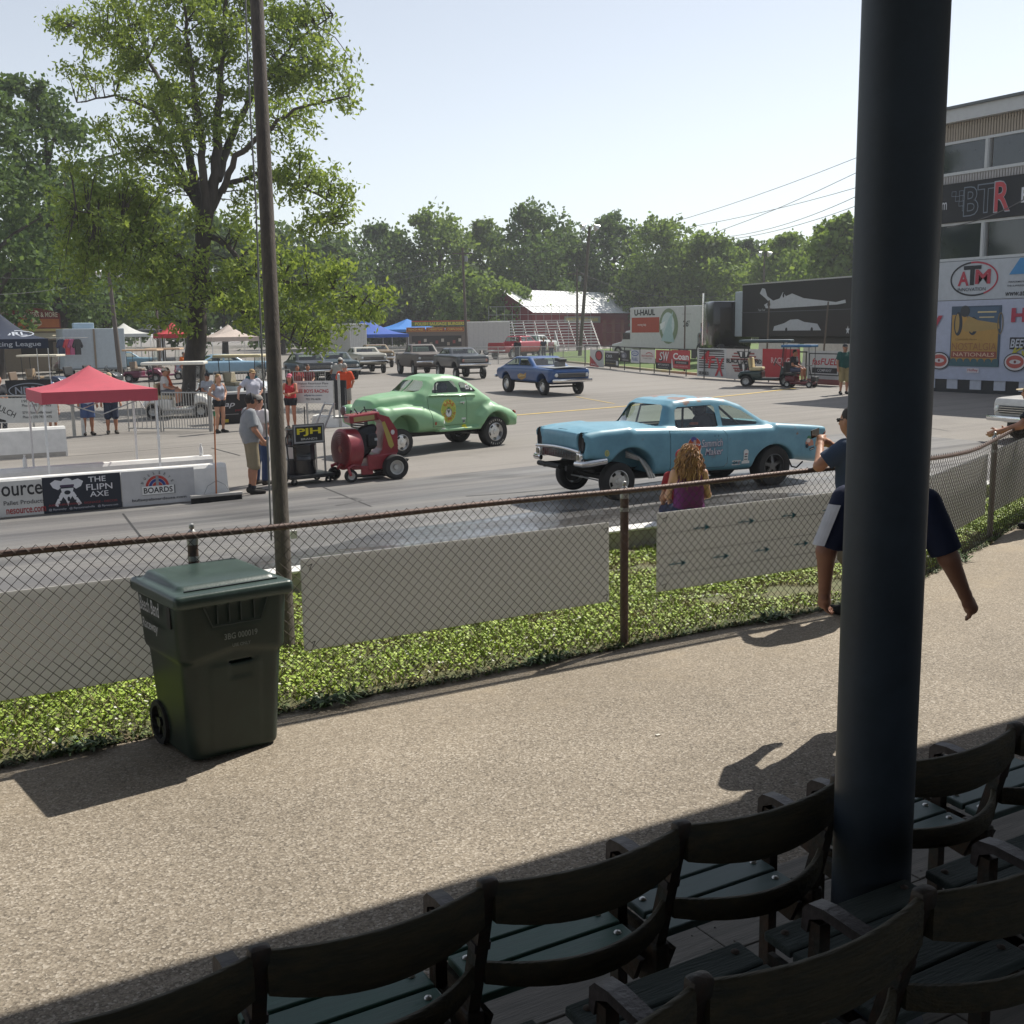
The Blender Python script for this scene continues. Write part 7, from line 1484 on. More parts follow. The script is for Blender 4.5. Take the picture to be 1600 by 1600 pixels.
it = [('o', '#23282f', uu(26.35), .72, .98, .60, .06, math.pi * .5, math.pi * 1.75), ('o', '#a83a4a', uu(26.35), .72, .98, .60, .06, -math.pi * .35, math.pi * .55), ('t', '#a83a4a', 'A', uu(26.78), .74, .46, .50, .03), ('t', '#1f252c', 'T', uu(26.42), .84, .72, .68, .03), ('t', '#a83a4a', 'M', uu(25.98), .78, .62, .50, .03), ('t', '#23282f', 'INNOVATION', uu(26.42), .36, 1.15, .12, .0), ('p', '#3f84b8', [(uu(24.95), .80), (uu(24.55), 1.34), (uu(24.1), 1.34), (uu(24.1), .80)]), ('t', '#23282f', 'www.atm', uu(24.6), .16, .9, .16, .01, .2), ('t', '#3a4048', 'PERFORMANCE', uu(24.6), .55, .7, .06), ('t', '#3a4048', 'THE SUPPRESSION', uu(24.6), .42, .8, .06)]
printed(b2_, it, 'printed_design', lift=.012)
b3_ = board('tower_banner', '', '', 14, 2.80, (7, -.16, .42 + TB), 0, '#a9b0c4', [], .06, parent=tw)
yl, yr = uu(27.2), uu(25.15); cx = (yl + yr) / 2; w_ = yr - yl
it = [('r', '#3d5064', cx, 1.55, w_, 2.1), ('r', '#b08a4a', cx - .03, 1.42, w_ - .14, 1.76), ('r', '#4a6076', cx + .28, 2.25, w_ * .62, .60), ('e', '#2e3742', cx - .72, 1.98, .18, .42), ('e', '#a58a55', cx - .76, 2.0, .09, .34), ('e', '#2e3742', cx - .10, 1.90, .20, .32), ('e', '#a58a55', cx - .14, 1.90, .10, .24), ('p', '#a58a55', [(cx - .55, 1.85), (cx - .3, 2.25), (cx + .1, 2.1), (cx + .95, 1.98), (cx + .98, 1.80), (cx + .2, 1.72), (cx - .4, 1.70)]), ('e', '#3a3f45', cx - .45, 2.42, .20, .20), ('o', '#7a6a4a', cx + 1.0, 1.98, .12, .38, .04), ('r', '#cbb98a', cx + .45, 2.38, .75, .05), ('r', '#cbb98a', cx + .45, 2.20, .60, .04), ('t', '#8a6a3a', 'Cavalcade Series', cx - .35, 1.44, .9, .07, 0, .3), ('t', '#9a6a45', 'NOSTALGIA', cx - .02, 1.18, w_ - .22, .26, .0), ('r', '#8f4a3e', cx - .02, .90, w_ - .2, .22), ('t', '#c8a890', 'NATIONALS', cx - .02, .90, w_ - .36, .14, .015)]
it += [('e', '#3d5f68', cx - w_ / 2 + .17 + q * .29, .66, .13, .10) for q in range(7)] + [('r', '#3d5f68', cx, .56, w_, .16), ('r', '#c9c3c8', cx, .34, .50, .16), ('t', '#a04048', 'Holley', cx, .34, .42, .12, .02), ('t', '#a83a4e', 'Holley', uu(28.7), 2.12, 2.3, .62, .05), ('t', '#a83a4e', 'Holley', uu(23.6), 2.18, 2.3, .62, .05), ('r', '#23262c', uu(24.2), 1.30, 1.1, .40), ('t', '#b9bec8', 'BEECH', uu(24.25), 1.30, .95, .30, .02, .2), ('t', '#b5ae3a', 'Ky', uu(24.35), .95, .7, .40, .02, .4)]
for yy in (27.62, 24.5): it += [('e', '#2c2f36', uu(yy), .66, .44, .32), ('e', '#c9c4c4', uu(yy), .66, .40, .28), ('e', '#b0564e', uu(yy), .67, .34, .22), ('e', '#c9c4c4', uu(yy), .67, .22, .08), ('e', '#7a3a36', uu(yy), .67, .05, .05)]
printed(b3_, it, 'printed_design', lift=.012)
tbox('plinth', 0, TL_, -.06, .42, .2, M_tblack, out=.08)
for k_ in range(14):
    mb = MB(); mb.box((.55 + k_ * .98, -.095, .20 + TB + .06), (.46, .02, .36)); mb.build('checker_square', plain('#b5bac6'), tw)
# ------------------------------------------------------------------ far side: tents, stands, trailers, barn, trucks
def tent_at(label, pxl, pxr, ye, yp, D, col, val=.3, text=None, d_=None, grp='pop-up canopies'):
    a = GD(pxl, D); k = D / FPX; w_ = (pxr - pxl) * k / math.cos(YAW * .75); ze = EYE - (ye - ondepth_h(pxl)) * k; zp = EYE - (yp - ondepth_h(pxl)) * k
    return canopy(label, a.x, a.y, w_, d_ or w_, a.z, ze - a.z, zp - a.z, val, col, text=text, group=grp)
def ondepth_h(px): return 515 - .014 * (px - 800)
nt_ = tent_at('navy racing league tent with white lettering at the left edge', -62, 55, 531, 488, 48, '#1d2940', .42)
k_ = 48 / FPX; wN = 117 * k_ / math.cos(YAW * .75); zE = EYE - (531 - 526) * k_ + .5
printed(nt_, [('t', '#b9bfca', 'Drag Racing League', wN * .48, zE - .22, wN * .86, .26, .01)], 'valance_lettering', xf=lambda u, v, d: (u, -.02 - d, v))
printed(nt_, [('o', '#b9bfca', wN * .56, .62, 1.05, .36, .06), ('t', '#b9bfca', 'NDRL', wN * .56, .62, 1.5, .36, .02)], 'roof_lettering', xf=lambda u, v, d: (u, v * .92 - .02, zE + v * .45 - .02))
p = GD(37, 46); board('banner', 'black side panel banner with white oval league lettering under the navy tent', 'banner', 1.75, .95, (p.x, p.y, -.45 + .15), 0, '#12151c', [('o', '#8d95a3', 0, .52, .78, .30, .04), ('t', '#8d95a3', 'NDRL', 0, .52, 1.05, .30, .02), ('r', '#8d95a3', -.4, .12, .6, .04)], .02)
# burger stand
p = GD(38, 82); bs = thing('concession_trailer', 'burger concession trailer with arched red and orange roof sign', 'food stand', p, 0, scale=1.14)
mb = MB(); mb.bbox((.3, 1.2, 1.5), (5.0, 2.4, 2.6), .05); mb.build('wall', plain('#8b7d6a'), bs); mb = MB(); mb.box((.8, -.02, 1.7), (2.2, .04, 1.0)); mb.build('serving_window', plain('#221d18'), bs); mb = MB(); mb.bbox((.8, -.5, 2.5), (2.6, 1.0, .05), .01, rx=.3); mb.build('awning', plain('#c9bfa8'), bs); mb = MB(); mb.box((1.9, -.03, 1.2), (.5, .05, 1.8)); mb.build('door', plain('#6d6152'), bs)
n = 14; arch = [(-2.6 + 4.8 * i / n, 3.9 + .38 * math.sin(math.pi * min(1, max(0, (i / n - .25) / .75)))) for i in range(n + 1)]
mb = MB(); mb.prism([(-2.6, 2.95), (2.2, 2.95)] + arch[::-1], -.1, .0, 'y'); sgn = mb.build('roof_sign', plain('#7a2a22'), bs)
printed(sgn, [('p', '#b5652e', [(-.4, 3.02), (2.12, 3.02), (2.12, 3.55), (-.4, 3.60)]), ('e', '#a89a8c', -1.0, 3.55, .52, .50), ('e', '#5a3a2a', -1.0, 3.55, .44, .42), ('e', '#8f8478', -1.0, 3.62, .34, .20), ('e', '#c9b79a', .75, 3.30, .32, .20), ('e', '#7a4a2a', .75, 3.30, .30, .07), ('t', '#d8cdb8', 'BURGERS & MORE', .9, 3.84, 2.3, .32, .02)], 'lettering', xf=lambda u, v, d: (u, -.1 - d, v), lift=.01)
mb = MB(); mb.box((.2, -.11, 2.86), (4.9, .03, .16)); mb.build('scalloped_trim', plain('#c7b57a'), bs)
# grey trailer with shirts
p = GD(146, 75); tr = thing('cargo_trailer', 'pale grey cargo trailer with roof unit behind the shirt rack', 'trailer', p, math.radians(-4))
mb = MB(); mb.bbox((0, 2.5, 1.85), (3.9, 5., 2.75), .04); mb.build('box', plain('#a9b4bb', .5), tr); mb = MB(); mb.box((.0, -.02, 1.85), (.12, .05, 2.7)); mb.build('corner_trim', plain('#85796a'), tr); mb = MB(); mb.bbox((-.55, 1, 3.4), (1.3, 1., .42), .06); mb.build('roof_unit', plain('#9fb4c4'), tr)
mb = MB(); mb.box((0, -.03, .55), (3.9, .05, .12)); mb.build('skirt', plain('#6f777b'), tr)
for s in (-1, 1): wheel(tr, (s * 1.6, .9, .33), .33, .2, 'steel', -1)
for i, (px, c, lb) in enumerate(((94, '#1c2a4a', 'navy and white jersey hanging leftmost on the trailer rack'), (104, '#a5323c', 'red t-shirt hanging on the trailer rack'), (111, '#9a4a72', 'pink t-shirt hanging between the red and black shirts'), (118, '#191a20', 'black t-shirt hanging rightmost on the trailer rack'))):
    p = GD(px, 73.5); mb = MB(); hz = 2.55
    mb.prism([(-.28, -.75), (.28, -.75), (.28, -.15), (.42, -.38), (.55, -.28), (.30, .10), (.10, .14), (0, .08), (-.10, .14), (-.30, .10), (-.55, -.28), (-.42, -.38), (-.28, -.15)], -.05, .05, 'y'); o = mb.build('hanging_shirt', cloth(c)); o.location = (p.x, p.y - .1 * i, hz - .5); o.rotation_euler = (0, 0, .5); o.scale = (.75, 1, 1.15); tag(o, lb, 'shirt', 'shirts on the trailer rack')
p = GD(106, 73.9); mb = MB(); mb.tube([(-1.2, 0, 0), (1.2, 0, 0)], .02, 6); o = mb.build('clothes_rail', M_steel); o.location = (p.x, p.y, 2.28); tag(o, 'thin metal rail holding the shirts', 'rail')
for px, D, lb in ((120, 60, 'black side-by-side utility vehicle behind the red canopy'), (150, 62, 'dark flatbed cart behind the red canopy peak')):
    golf_cart(lb, GD(px, D), heading(.8, -.5), '#1b2220', '#1b2220', '#2a2a2a', canopy_=False, res=.06)
tent_at('white pop-up canopy behind the wooden power pole', 166, 228, 522, 505, 86, '#c9c9c6', .25); tent_at('red pop-up canopy left of the big tree trunk', 250, 296, 522, 503, 80, '#b02a33', .3); tent_at('dark awning left of the red canopy', 218, 252, 516, 505, 88, '#33383d', .3)
tent_at('royal blue canopy beside the food stand', 547, 640, 523, 496, 118, '#1f4fa5', .35); tent_at('lighter blue canopy behind the royal blue one', 612, 706, 515, 498, 136, '#2f78c4', .3)
tent_at('pale canopy behind the light blue vintage car', 330, 400, 527, 507, 78, '#b9aaa0', .3)
def box_trailer(label, pxl, pxr, yt, D, ln, col, rz=0, wheels=True, name='cargo_trailer', cat='trailer', ybot=.45):
    p = GD((pxl + pxr) / 2, D); k = D / FPX; w_ = (pxr - pxl) * k; zt = EYE - (yt - ondepth_h(pxl)) * k - p.z; e = thing(name, label, cat, p, rz, None)
    mb = MB(); mb.bbox((0, ln / 2, (zt + ybot) / 2), (w_, ln, zt - ybot), .05); mb.build('box', plain(col, .45), e); mb = MB(); mb.box((0, -.012, zt - .06), (w_ - .02, .03, .08)); mb.build('top_trim', M_alu, e); mb = MB(); mb.box((0, -.012, ybot + .06), (w_ - .02, .03, .10)); mb.build('lower_trim', M_alu, e)
    for x in (-w_ * .25, -w_ * .25 + .85): wheel(e, (x, .2, .34), .34, .2, 'steel', -1)
    for q in np.linspace(-w_ / 2 + .2, w_ / 2 - .2, 9): mb = MB(); mb.box((q, -.008, (zt + ybot) / 2), (.02, .012, zt - ybot - .2)); mb.build('panel_seam', plain('#a5a5a5'), e)
    return e, w_, zt
box_trailer('long white enclosed trailer behind the red pickup', 729, 797, 503, 112, 2.4, '#b7b4b2', RZ(-24)); box_trailer('white box trailer half hidden behind the lower branches', 545, 574, 506, 104, 5, '#c2c3c0', 0)
# food stand
p = GD(682, 126); fs_ = thing('food_stand', 'long food stand with yellow lettered menu boards and red trim', 'food stand', p, RZ(-22)); mb = MB(); mb.bbox((0, 1.2, 1.35), (6.6, 2.4, 2.5), .04); mb.build('wall', plain('#6a6058'), fs_)
mb = MB(); mb.box((0, -.02, 1.3), (5.6, .05, 1.2)); mb.build('serving_window', plain('#2a2420'), fs_)
for i in range(9): mb = MB(); mb.box((-2.6 + i * .65, -.06, 1.0 + .2 * (i % 3)), (.3, .04, .35)); mb.build('counter_item', plain(('#9a8c7a', '#8a3a32', '#b8b0a4')[i % 3]), fs_)
s1 = board('menu_board', '', '', 6.6, .62, (.5, -.08, 2.95), 0, '#5f6f36', [('r', '#c03a32', 0, .57, 6.6, .10), ('t', '#d8c948', 'POLISH SAUSAGE BURGERS', -.1, .28, 5.6, .34, .02), ('r', '#34466a', 0, .03, 6.6, .06)], .06, parent=fs_)
for i, tx in enumerate(('FRENCH FRIES', 'CHEESESTEAK', 'CORN DOGS')): board('menu_board', '', '', 2.1, .50, (-2.35 + i * 2.2, -.30, 2.36), 0, '#c08a34', [('r', '#8a3222', 0, .25, 1.98, .40), ('t', '#d9b64a', tx, 0, .25, 1.7, .24, .02)], .05, parent=fs_)
# bleachers
p = GD(772, 118); bl_ = thing('bleachers', 'aluminium bleachers with many bench rows behind the red pickup', 'bleachers', p, RZ(-25)); LB = 11.5
for r in range(11):
    for nm, dy, dz, w2 in (('bench_plank', 0, .42, .26), ('foot_plank', .36, .18, .30)): mb = MB(); mb.bbox((LB / 2, r * .62 + dy, r * .30 + dz), (LB, w2, .05), .01); mb.build(nm, M_alu, bl_)
for i in range(10): mb = MB(); x = i * LB / 9; mb.tube([(x, 0, 0), (x, 6.9, 3.3)], .04, 6); mb.tube([(x, 6.9, 0), (x, 6.9, 3.3)], .04, 6); mb.build('support_frame', M_steel, bl_)
for i in range(14): mb = MB(); x = i * LB / 13; mb.tube([(x, 7.1, 3.2), (x, 7.1, 5.0)], .02, 5); mb.build('guard_post', M_steel, bl_)
for z in (3.3, 4.1, 5.0): mb = MB(); mb.tube([(0, 7.1, z), (LB, 7.1, z)], .025, 5); mb.build('guard_rail', M_steel, bl_)
for x in (4.6, 6.8): mb = MB(); mb.box((x, 1.0, 1.1), (.06, 3.6, .9), rx=.45); mb.build('stair_panel', plain('#c4c4c0'), bl_)
for i in range(16): mb = MB(); mb.tube([(LB + .5 + i * .33, 2 + (i % 3), 0), (LB + .5 + i * .33, 2 + (i % 3), 3.4)], .035, 5); mb.build('scaffold_pole', plain('#6a4a3c'), bl_)
for z in (1., 2., 3.): mb = MB(); mb.tube([(LB + .4, 2, z), (LB + 5.6, 2, z)], .03, 5); mb.build('scaffold_rail', plain('#6a4a3c'), bl_)
# barn
a = ondepth(832, 500, 146); b_ = ondepth(1004, 500, 168); rzb_ = math.atan2((b_ - a).y, (b_ - a).x); bn = thing('barn', 'long red barn with white metal roof behind the bleachers', 'building', (a.x, a.y, 0), rzb_); Lb = (b_ - a).length; D_ = 10.
mb = MB(); mb.prism([(0, -.5), (D_, -.5), (D_, 4.7), (D_ / 2, 7.6), (0, 4.7)], 0, Lb, 'x'); mb.build('wall', plain('#7a2128'), bn)
for s in (0, 1):
    mb = MB(); y0, y1 = (-.5, D_ / 2) if s == 0 else (D_ + .5, D_ / 2); mb.sheet([[(-.5, y0, 4.55), (Lb + .5, y0, 4.55)], [(-.5, y1, 7.72), (Lb + .5, y1, 7.72)]]); mb.build('roof', mat('barn_roof', (.72, .73, .74), .5, var=.06), bn, fix=False)
for i in range(24): mb = MB(); mb.box((Lb * i / 23, D_ / 4 - .25, 6.17), (.06, 5.5 * 1.15, .05), rx=math.atan2(3.17, 5.5)); mb.build('roof_seam', mat('roof_seam', (.6, .61, .63), .5), bn)
board('barn_sign', '', '', 9., .9, (Lb * .42, -.06, 3.2), 0, '#8a8a80', [('t', '#c9b84a', 'BEECH BEND PARK', 0, .45, 8, .5, .02)], .05, parent=bn)
# moving truck facing left
a = ondepth(984, 548, 77); b_ = ondepth(1096, 548, 71); rz_ = math.atan2((b_ - a).y, (b_ - a).x); g0 = .35; ut = thing('moving_truck', 'white and orange rental box truck facing left beside the black tractor unit', 'truck', (a.x, a.y, g0), rz_); Lu = (b_ - a).length
mb = MB(); mb.bbox((Lu / 2, 1.2, 2.05), (Lu, 2.4, 2.75), .05); mb.build('box', plain('#c9cac8', .4), ut)
printed(ut, [('r', '#a84a36', Lu * .23, 2.25, Lu * .40, 1.0), ('t', '#1f2a26', 'U-HAUL', Lu * .22, 3.08, Lu * .30, .40, .03), ('t', '#d8d2cc', 'moving help', Lu * .18, 2.25, .9, .2), ('e', '#7f8f72', Lu * .56, 2.15, Lu * .13, 1.15), ('e', '#c5d2d2', Lu * .55, 2.2, Lu * .09, .85), ('p', '#a9c2c2', [(Lu * .46, 1.2), (Lu * .56, 2.6), (Lu * .62, 3.1), (Lu * .60, 2.2), (Lu * .64, 1.1)]), ('p', '#e2e6e4', [(Lu * .44, 2.3), (Lu * .52, 2.5), (Lu * .50, 2.1), (Lu * .45, 1.9)]), ('t', '#2a2e30', "26'", Lu * .80, 2.3, .6, .4, .02), ('r', '#b8b8b6', Lu * .80, 2.9, .9, .06)], 'livery', xf=lambda u, v, d: (u, -.002 - d, v), lift=.01)
def fcab(X, Y, Z): return smin(smax(sd_poly(X, Z, [(-2.3, .5), (-2.3, .95), (-1.2, 1.15), (-.75, 1.85), (.1, 1.95), (.1, .5)]), np.abs(Y - 1.2) - 1.02, .1), 9 + 0 * X, .1)
V_, Q_ = iso(fcab, (-2.5, 0, .35), (.3, 2.4, 2.1), .08); link('cab', vq_mesh('cab', V_, Q_, plain('#c9cac8', .4)), ut); mb = MB(); mb.box((-.55, .16, 1.52), (.8, .03, .45)); mb.build('cab_window', M_glassd, ut)
for x in (-1.5, Lu * .72): wheel(ut, (x, .25, .42), .42, .26, 'steel', -1)
# black tractor and race trailer
T0 = ondepth(1158, 548, 63); T1 = ondepth(1352, 548, 53); rz_ = math.atan2((T1 - T0).y, (T1 - T0).x); Lt = (T1 - T0).length * 1.25; st = thing('semi_trailer', 'long black race trailer with white dragster picture behind the banner fence', 'trailer', (T0.x, T0.y, .55), rz_)
mb = MB(); mb.bbox((Lt / 2, 1.3, 2.72), (Lt, 2.6, 2.9), .05); mb.build('box', plain('#14171c', .35), st); mb = MB(); mb.box((Lt / 2, -.015, 4.15), (Lt, .03, .07)); mb.build('top_rail', M_alu, st); mb = MB(); mb.bbox((-.42, 1.3, 2.55), (.8, 2.5, 2.5), .05); mb.build('nose', plain('#a9b4ba', .4), st)
mb = MB(); mb.box((Lt / 2, .3, 1.12), (Lt * .8, .1, .35)); mb.build('frame', M_black, st)
W_ = '#b4b9be'; u = lambda px: (px - 1158) / 194 * (T1 - T0).length
dr = [(1190, 3.62), (1194, 3.90), (1199, 3.85), (1203, 3.45), (1213, 3.20), (1224, 3.30), (1229, 3.62), (1234, 3.40), (1244, 3.52), (1262, 3.25), (1310, 2.98), (1323, 3.08), (1324, 2.92), (1312, 2.86), (1215, 2.78), (1201, 2.82), (1198, 3.0), (1206, 3.15), (1200, 3.35)]
cr = [(1214, 1.62), (1216, 1.85), (1232, 2.0), (1242, 2.18), (1254, 2.20), (1264, 2.05), (1284, 1.95), (1290, 1.62)]
printed(st, [('r', '#5a5f66', Lt / 2, 2.62, Lt, .03), ('p', W_, [(u(a), b) for a, b in dr]), ('e', '#14171c', u(1206), 3.02, .14, .14), ('e', '#14171c', u(1230), 3.45, .08, .12), ('p', W_, [(u(a), b) for a, b in cr]), ('e', '#14171c', u(1236), 1.66, .10, .12), ('e', '#14171c', u(1276), 1.66, .10, .12), ('t', W_, 'Top Fuel', u(1194), 2.72, .7, .14, 0, .3), ('o', '#c9c9c9', u(1342), 3.05, .55, .55, .10), ('e', '#b3454c', u(1342), 3.05, .46, .46), ('p', '#c9ccd0', [(u(1328) + .16 * math.sin(q * .628) * (1 if q % 2 == 0 else .45), 1.62 + .22 * math.cos(q * .628) * (1 if q % 2 == 0 else .45)) for q in range(10)])], 'livery', xf=lambda a, v, d: (a, -.002 - d, v), lift=.012)
for i in range(4): wheel(st, (Lt * .82 + (i % 2) * 1.2, .3, .5), .5, .3, 'steel', -1)
a = ondepth(1094, 548, 66); tc_ = thing('tractor_unit', 'black sleeper cab tractor unit between moving truck and race trailer', 'truck', (a.x, a.y, .45), rz_ - .25)
mb = MB(); mb.bbox((1.35, 1.2, 2.1), (2.0, 2.3, 2.6), .15); mb.bbox((.1, 1.2, 1.5), (1.0, 2.2, 1.5), .12); mb.bbox((-.9, 1.2, 1.15), (1.5, 1.9, 1.0), .15); mb.build('cab', plain('#0f1114', .25, coat=.5), tc_, smooth=True); mb = MB(); mb.box((.1, .085, 1.95), (.6, .03, .5)); mb.build('side_window', M_glassd, tc_)
tubes(tc_, 'exhaust_stack', [[(.32, .05, .9), (.32, .05, 3.9)]], .07, M_chrome); 
for x in (-1.0, 2.0, 3.2): wheel(tc_, (x, .3, .5), .5, .28, 'steel', -1)
mb = MB(); mb.box((2.6, 1.2, .75), (3.2, .9, .25)); mb.build('frame', M_black, tc_)
for pl, pr_, D, lb in ((1180, 1241, 57, 'pale concrete block in front of the race trailer, left one'), (1250, 1324, 53, 'pale concrete block in front of the race trailer, right one')):
    a, b_ = ondepth(pl, 540, D), ondepth(pr_, 540, D - 2.5); mb = MB(); L = (b_ - a).length; mb.prism([(0, 0), (.6, 0), (.42, .3), (.36, 1.15), (.24, 1.15), (.18, .3)], 0, L, 'x'); o = mb.build('concrete_block', mat('grey_barrier', (.5, .48, .46), .8)); o.location = (a.x, a.y, .42); o.rotation_euler = (0, 0, math.atan2((b_ - a).y, (b_ - a).x)); tag(o, lb, 'barrier', 'concrete blocks by the trailer')
# far wire fence behind the pickups
a, b_ = GD(560, 86), GD(915, 78); mf = thing('wire_fence', 'grey wire fence with thin posts in front of the red pickup', 'fence', (0, 0, 0))
for i in range(12): q = a.lerp(b_, i / 11); mb = MB(); mb.tube([q, q + Vector((0, 0, 1.25))], .03, 6); mb.build('post', M_steel, mf)
for z in (.5, 1.25): mb = MB(); mb.tube([a + Vector((0, 0, z)), b_ + Vector((0, 0, z))], .02, 5); mb.build('rail', M_steel, mf)
mb = MB()
for i in range(240): q = a.lerp(b_, i / 239); q2 = a.lerp(b_, min(1, (i + 2.5) / 239)); mb.tube([q, q2 + Vector((0, 0, 1.25))], .006, 3, caps=False); mb.tube([q2, q + Vector((0, 0, 1.25))], .006, 3, caps=False)
o = mb.build('wire_mesh', M_steel, mf, fix=False); o['kind'] = 'stuff'
for i, (x0, x1, D) in enumerate(((330, 395, 48), (395, 450, 49), (455, 505, 46))):
    a, b_ = GD(x0, D), GD(x1, D); bars(('left', 'middle', 'right')[i] + ' crowd barrier panel behind the cream-roofed cart', (a.x, a.y), (b_.x, b_.y), a.z, 1.15, 15, 'crowd_barrier', cat='barrier', group='crowd barriers under the tree', r=.008, mids=(.6,))
# ------------------------------------------------------------------ poles and wires
def pole(label, px, ytop, D, r=.14, lean=0, lamps=False, bar=False):
    p = GD(px, D); z = EYE - (ytop - ondepth_h(px)) * D / FPX - p.z; e = thing('power_pole', label, 'power pole', p, 0, 'power poles'); tx = lean * D / FPX
    mb = MB(); mb.tube([(0, 0, -.2), (tx * .86, -tx * .5, z)], [r, r * .7], 10); mb.build('shaft', M_pole, e, smooth=True)
    if bar: mb = MB(); mb.box((tx * .86, -tx * .5, z - .5), (1.8, .1, .12), rz=-.4); mb.build('crossarm', M_pole, e); mb = MB(); mb.cyl((tx + .3, 0, z - 1.2), (tx + .3, 0, z - .7), .16, n=10); mb.build('transformer', plain('#8a8f92'), e)
    if lamps:
        for s in (-1, 1): mb = MB(); mb.lathe([(.05, 0), (.12, -.15), (.32, -.42), (.33, -.45)], (0, 0, 0), 'z', 14); o = mb.build('floodlight', M_alu, e, smooth=True); o.location = (tx * .86 + s * .38, -tx * .5, z + .15); o.rotation_euler = (0, s * -.9, 0)
    return p + Vector((tx * .86, -tx * .5, z))
tA = pole('wooden pole with floodlight stub left of the trailer', 184, 428, 72, .17, -8, lamps=True); tB = pole('tall thin pole rising behind the food stand', 729, 390, 99, .14, -4, bar=True); tC = pole('leaning dark pole with twin floodlights beside the bleachers', 905, 358, 92, .16, 17, lamps=True)
pole('short pole with crossarm left of the leaning floodlight pole', 902, 422, 110, .13, 0, bar=True); pole('pole with floodlight among the right-hand trees', 1192, 398, 120, .14, 0, lamps=True); pole('dark slim pole left of the big trunk', 246, 470, 84, .16); pole('thin pole in front of the moving truck', 1070, 478, 60, .05); pole('thin pole in front of the race trailer, left one', 1198, 470, 52, .05, 3); pole('thin pole in front of the race trailer, right one', 1285, 472, 49, .05, 8)
def wire(a, b, sag, i):
    mb = MB(); pts = []
    for k in range(17): t_ = k / 16; q = Vector(a).lerp(Vector(b), t_); q.z -= sag * 4 * t_ * (1 - t_); pts.append(q)
    mb.tube(pts, .017, 4, caps=False); o = mb.build('power_line', mat('wire_grey', (.10, .10, .105), .6), fix=False); tag(o, 'thin overhead wire ' + i, 'wire', 'overhead power lines')
WL = [((0, 434, 66), (184, 432, 72), .1, 'upper left, running to the floodlight stub pole'), ((184, 432, 72), (729, 408, 99), 1.0, 'from the stub pole across the big tree'), ((0, 473, 66), (420, 460, 80), .3, 'lower left, passing behind the big trunk'), ((420, 460, 80), (729, 412, 99), .5, 'rising from the big tree to the thin pole'), ((729, 405, 99), (1342, 245, 62), 1.2, 'topmost of those rising to the right'), ((729, 410, 99), (1342, 268, 60), 2.2, 'second from top of those rising to the right'), ((905, 372, 92), (1342, 292, 60), .6, 'third from top of those rising to the right'), ((1105, 372, 80), (1342, 305, 58), .5, 'fourth from top of those rising to the right'), ((1120, 376, 78), (1342, 320, 58), .3, 'fifth from top of those rising to the right'), ((729, 412, 99), (905, 420, 92), .9, 'sagging between thin pole and leaning pole'), ((905, 425, 92), (1160, 458, 75), 1.0, 'sagging towards the race trailer'), ((0, 460, 60), (125, 445, 70), .1, 'short one at the upper left'), ((1480, 355, 33), (1620, 300, 30), .15, 'passing in front of the timing tower')]
for a, b_, sg_, lb in WL: wire(ondepth(*a), ondepth(*b_), sg_, lb)
# ------------------------------------------------------------------ trees
def leafmat(name, c, tr=.35):
    m = mat(name, c, .65, var=.35, scale=.6, spec=.25); t = m.node_tree; tl = t.nodes.new('ShaderNodeBsdfTranslucent'); tl.inputs[0].default_value = (c[0] * 1.25, c[1] * 1.2, c[2] * .7, 1); mx = t.nodes.new('ShaderNodeMixShader'); mx.inputs[0].default_value = tr
    t.links.new(t.nodes['Principled BSDF'].outputs[0], mx.inputs[1]); t.links.new(tl.outputs[0], mx.inputs[2]); t.links.new(mx.outputs[0], t.nodes['Material Output'].inputs[0]); return m
def leaves(name, P, size, mats, parent, rng, mi=None, asp=.45, droop=0.):
    n = len(P); a = rng.normal(size=(n, 3)); a[:, 2] -= droop; a /= np.linalg.norm(a, axis=1)[:, None]; b = np.cross(a, rng.normal(size=(n, 3))); b /= np.linalg.norm(b, axis=1)[:, None]; s = size * rng.uniform(.6, 1.3, n)[:, None]
    V = np.empty((n, 4, 3)); V[:, 0] = P - a * s * .5; V[:, 1] = P + b * s * asp * .5; V[:, 2] = P + a * s * .5; V[:, 3] = P - b * s * asp * .5
    me = bpy.data.meshes.new(name); me.vertices.add(n * 4); me.vertices.foreach_set('co', V.reshape(-1)); me.loops.add(n * 4); me.loops.foreach_set('vertex_index', np.arange(n * 4)); me.polygons.add(n); me.polygons.foreach_set('loop_start', np.arange(n) * 4)
    for m in mats: me.materials.append(m)
    me.polygons.foreach_set('material_index', (rng.integers(0, len(mats), n) if mi is None else mi).astype(np.int32)); me.update(calc_edges=True); me.validate(); return link(name, me, parent)
GA = [leafmat('leaf_ash_a', (.20, .275, .065), .5), leafmat('leaf_ash_b', (.28, .355, .095), .5), leafmat('leaf_ash_c', (.14, .20, .055), .5)]
GB = [leafmat('leaf_dark_a', (.095, .155, .055), .4), leafmat('leaf_dark_b', (.135, .205, .07), .4), leafmat('leaf_dark_c', (.07, .12, .05), .4)]
GC = [leafmat('leaf_mid_a', (.16, .24, .06), .45), leafmat('leaf_mid_b', (.21, .30, .08), .45), leafmat('leaf_mid_c', (.115, .175, .052), .45)]
M_bark = mat('bark', (.055, .045, .038), .95, var=.4, scale=3, bump=.8, bscale=9, stretch=(3, 3, .5))
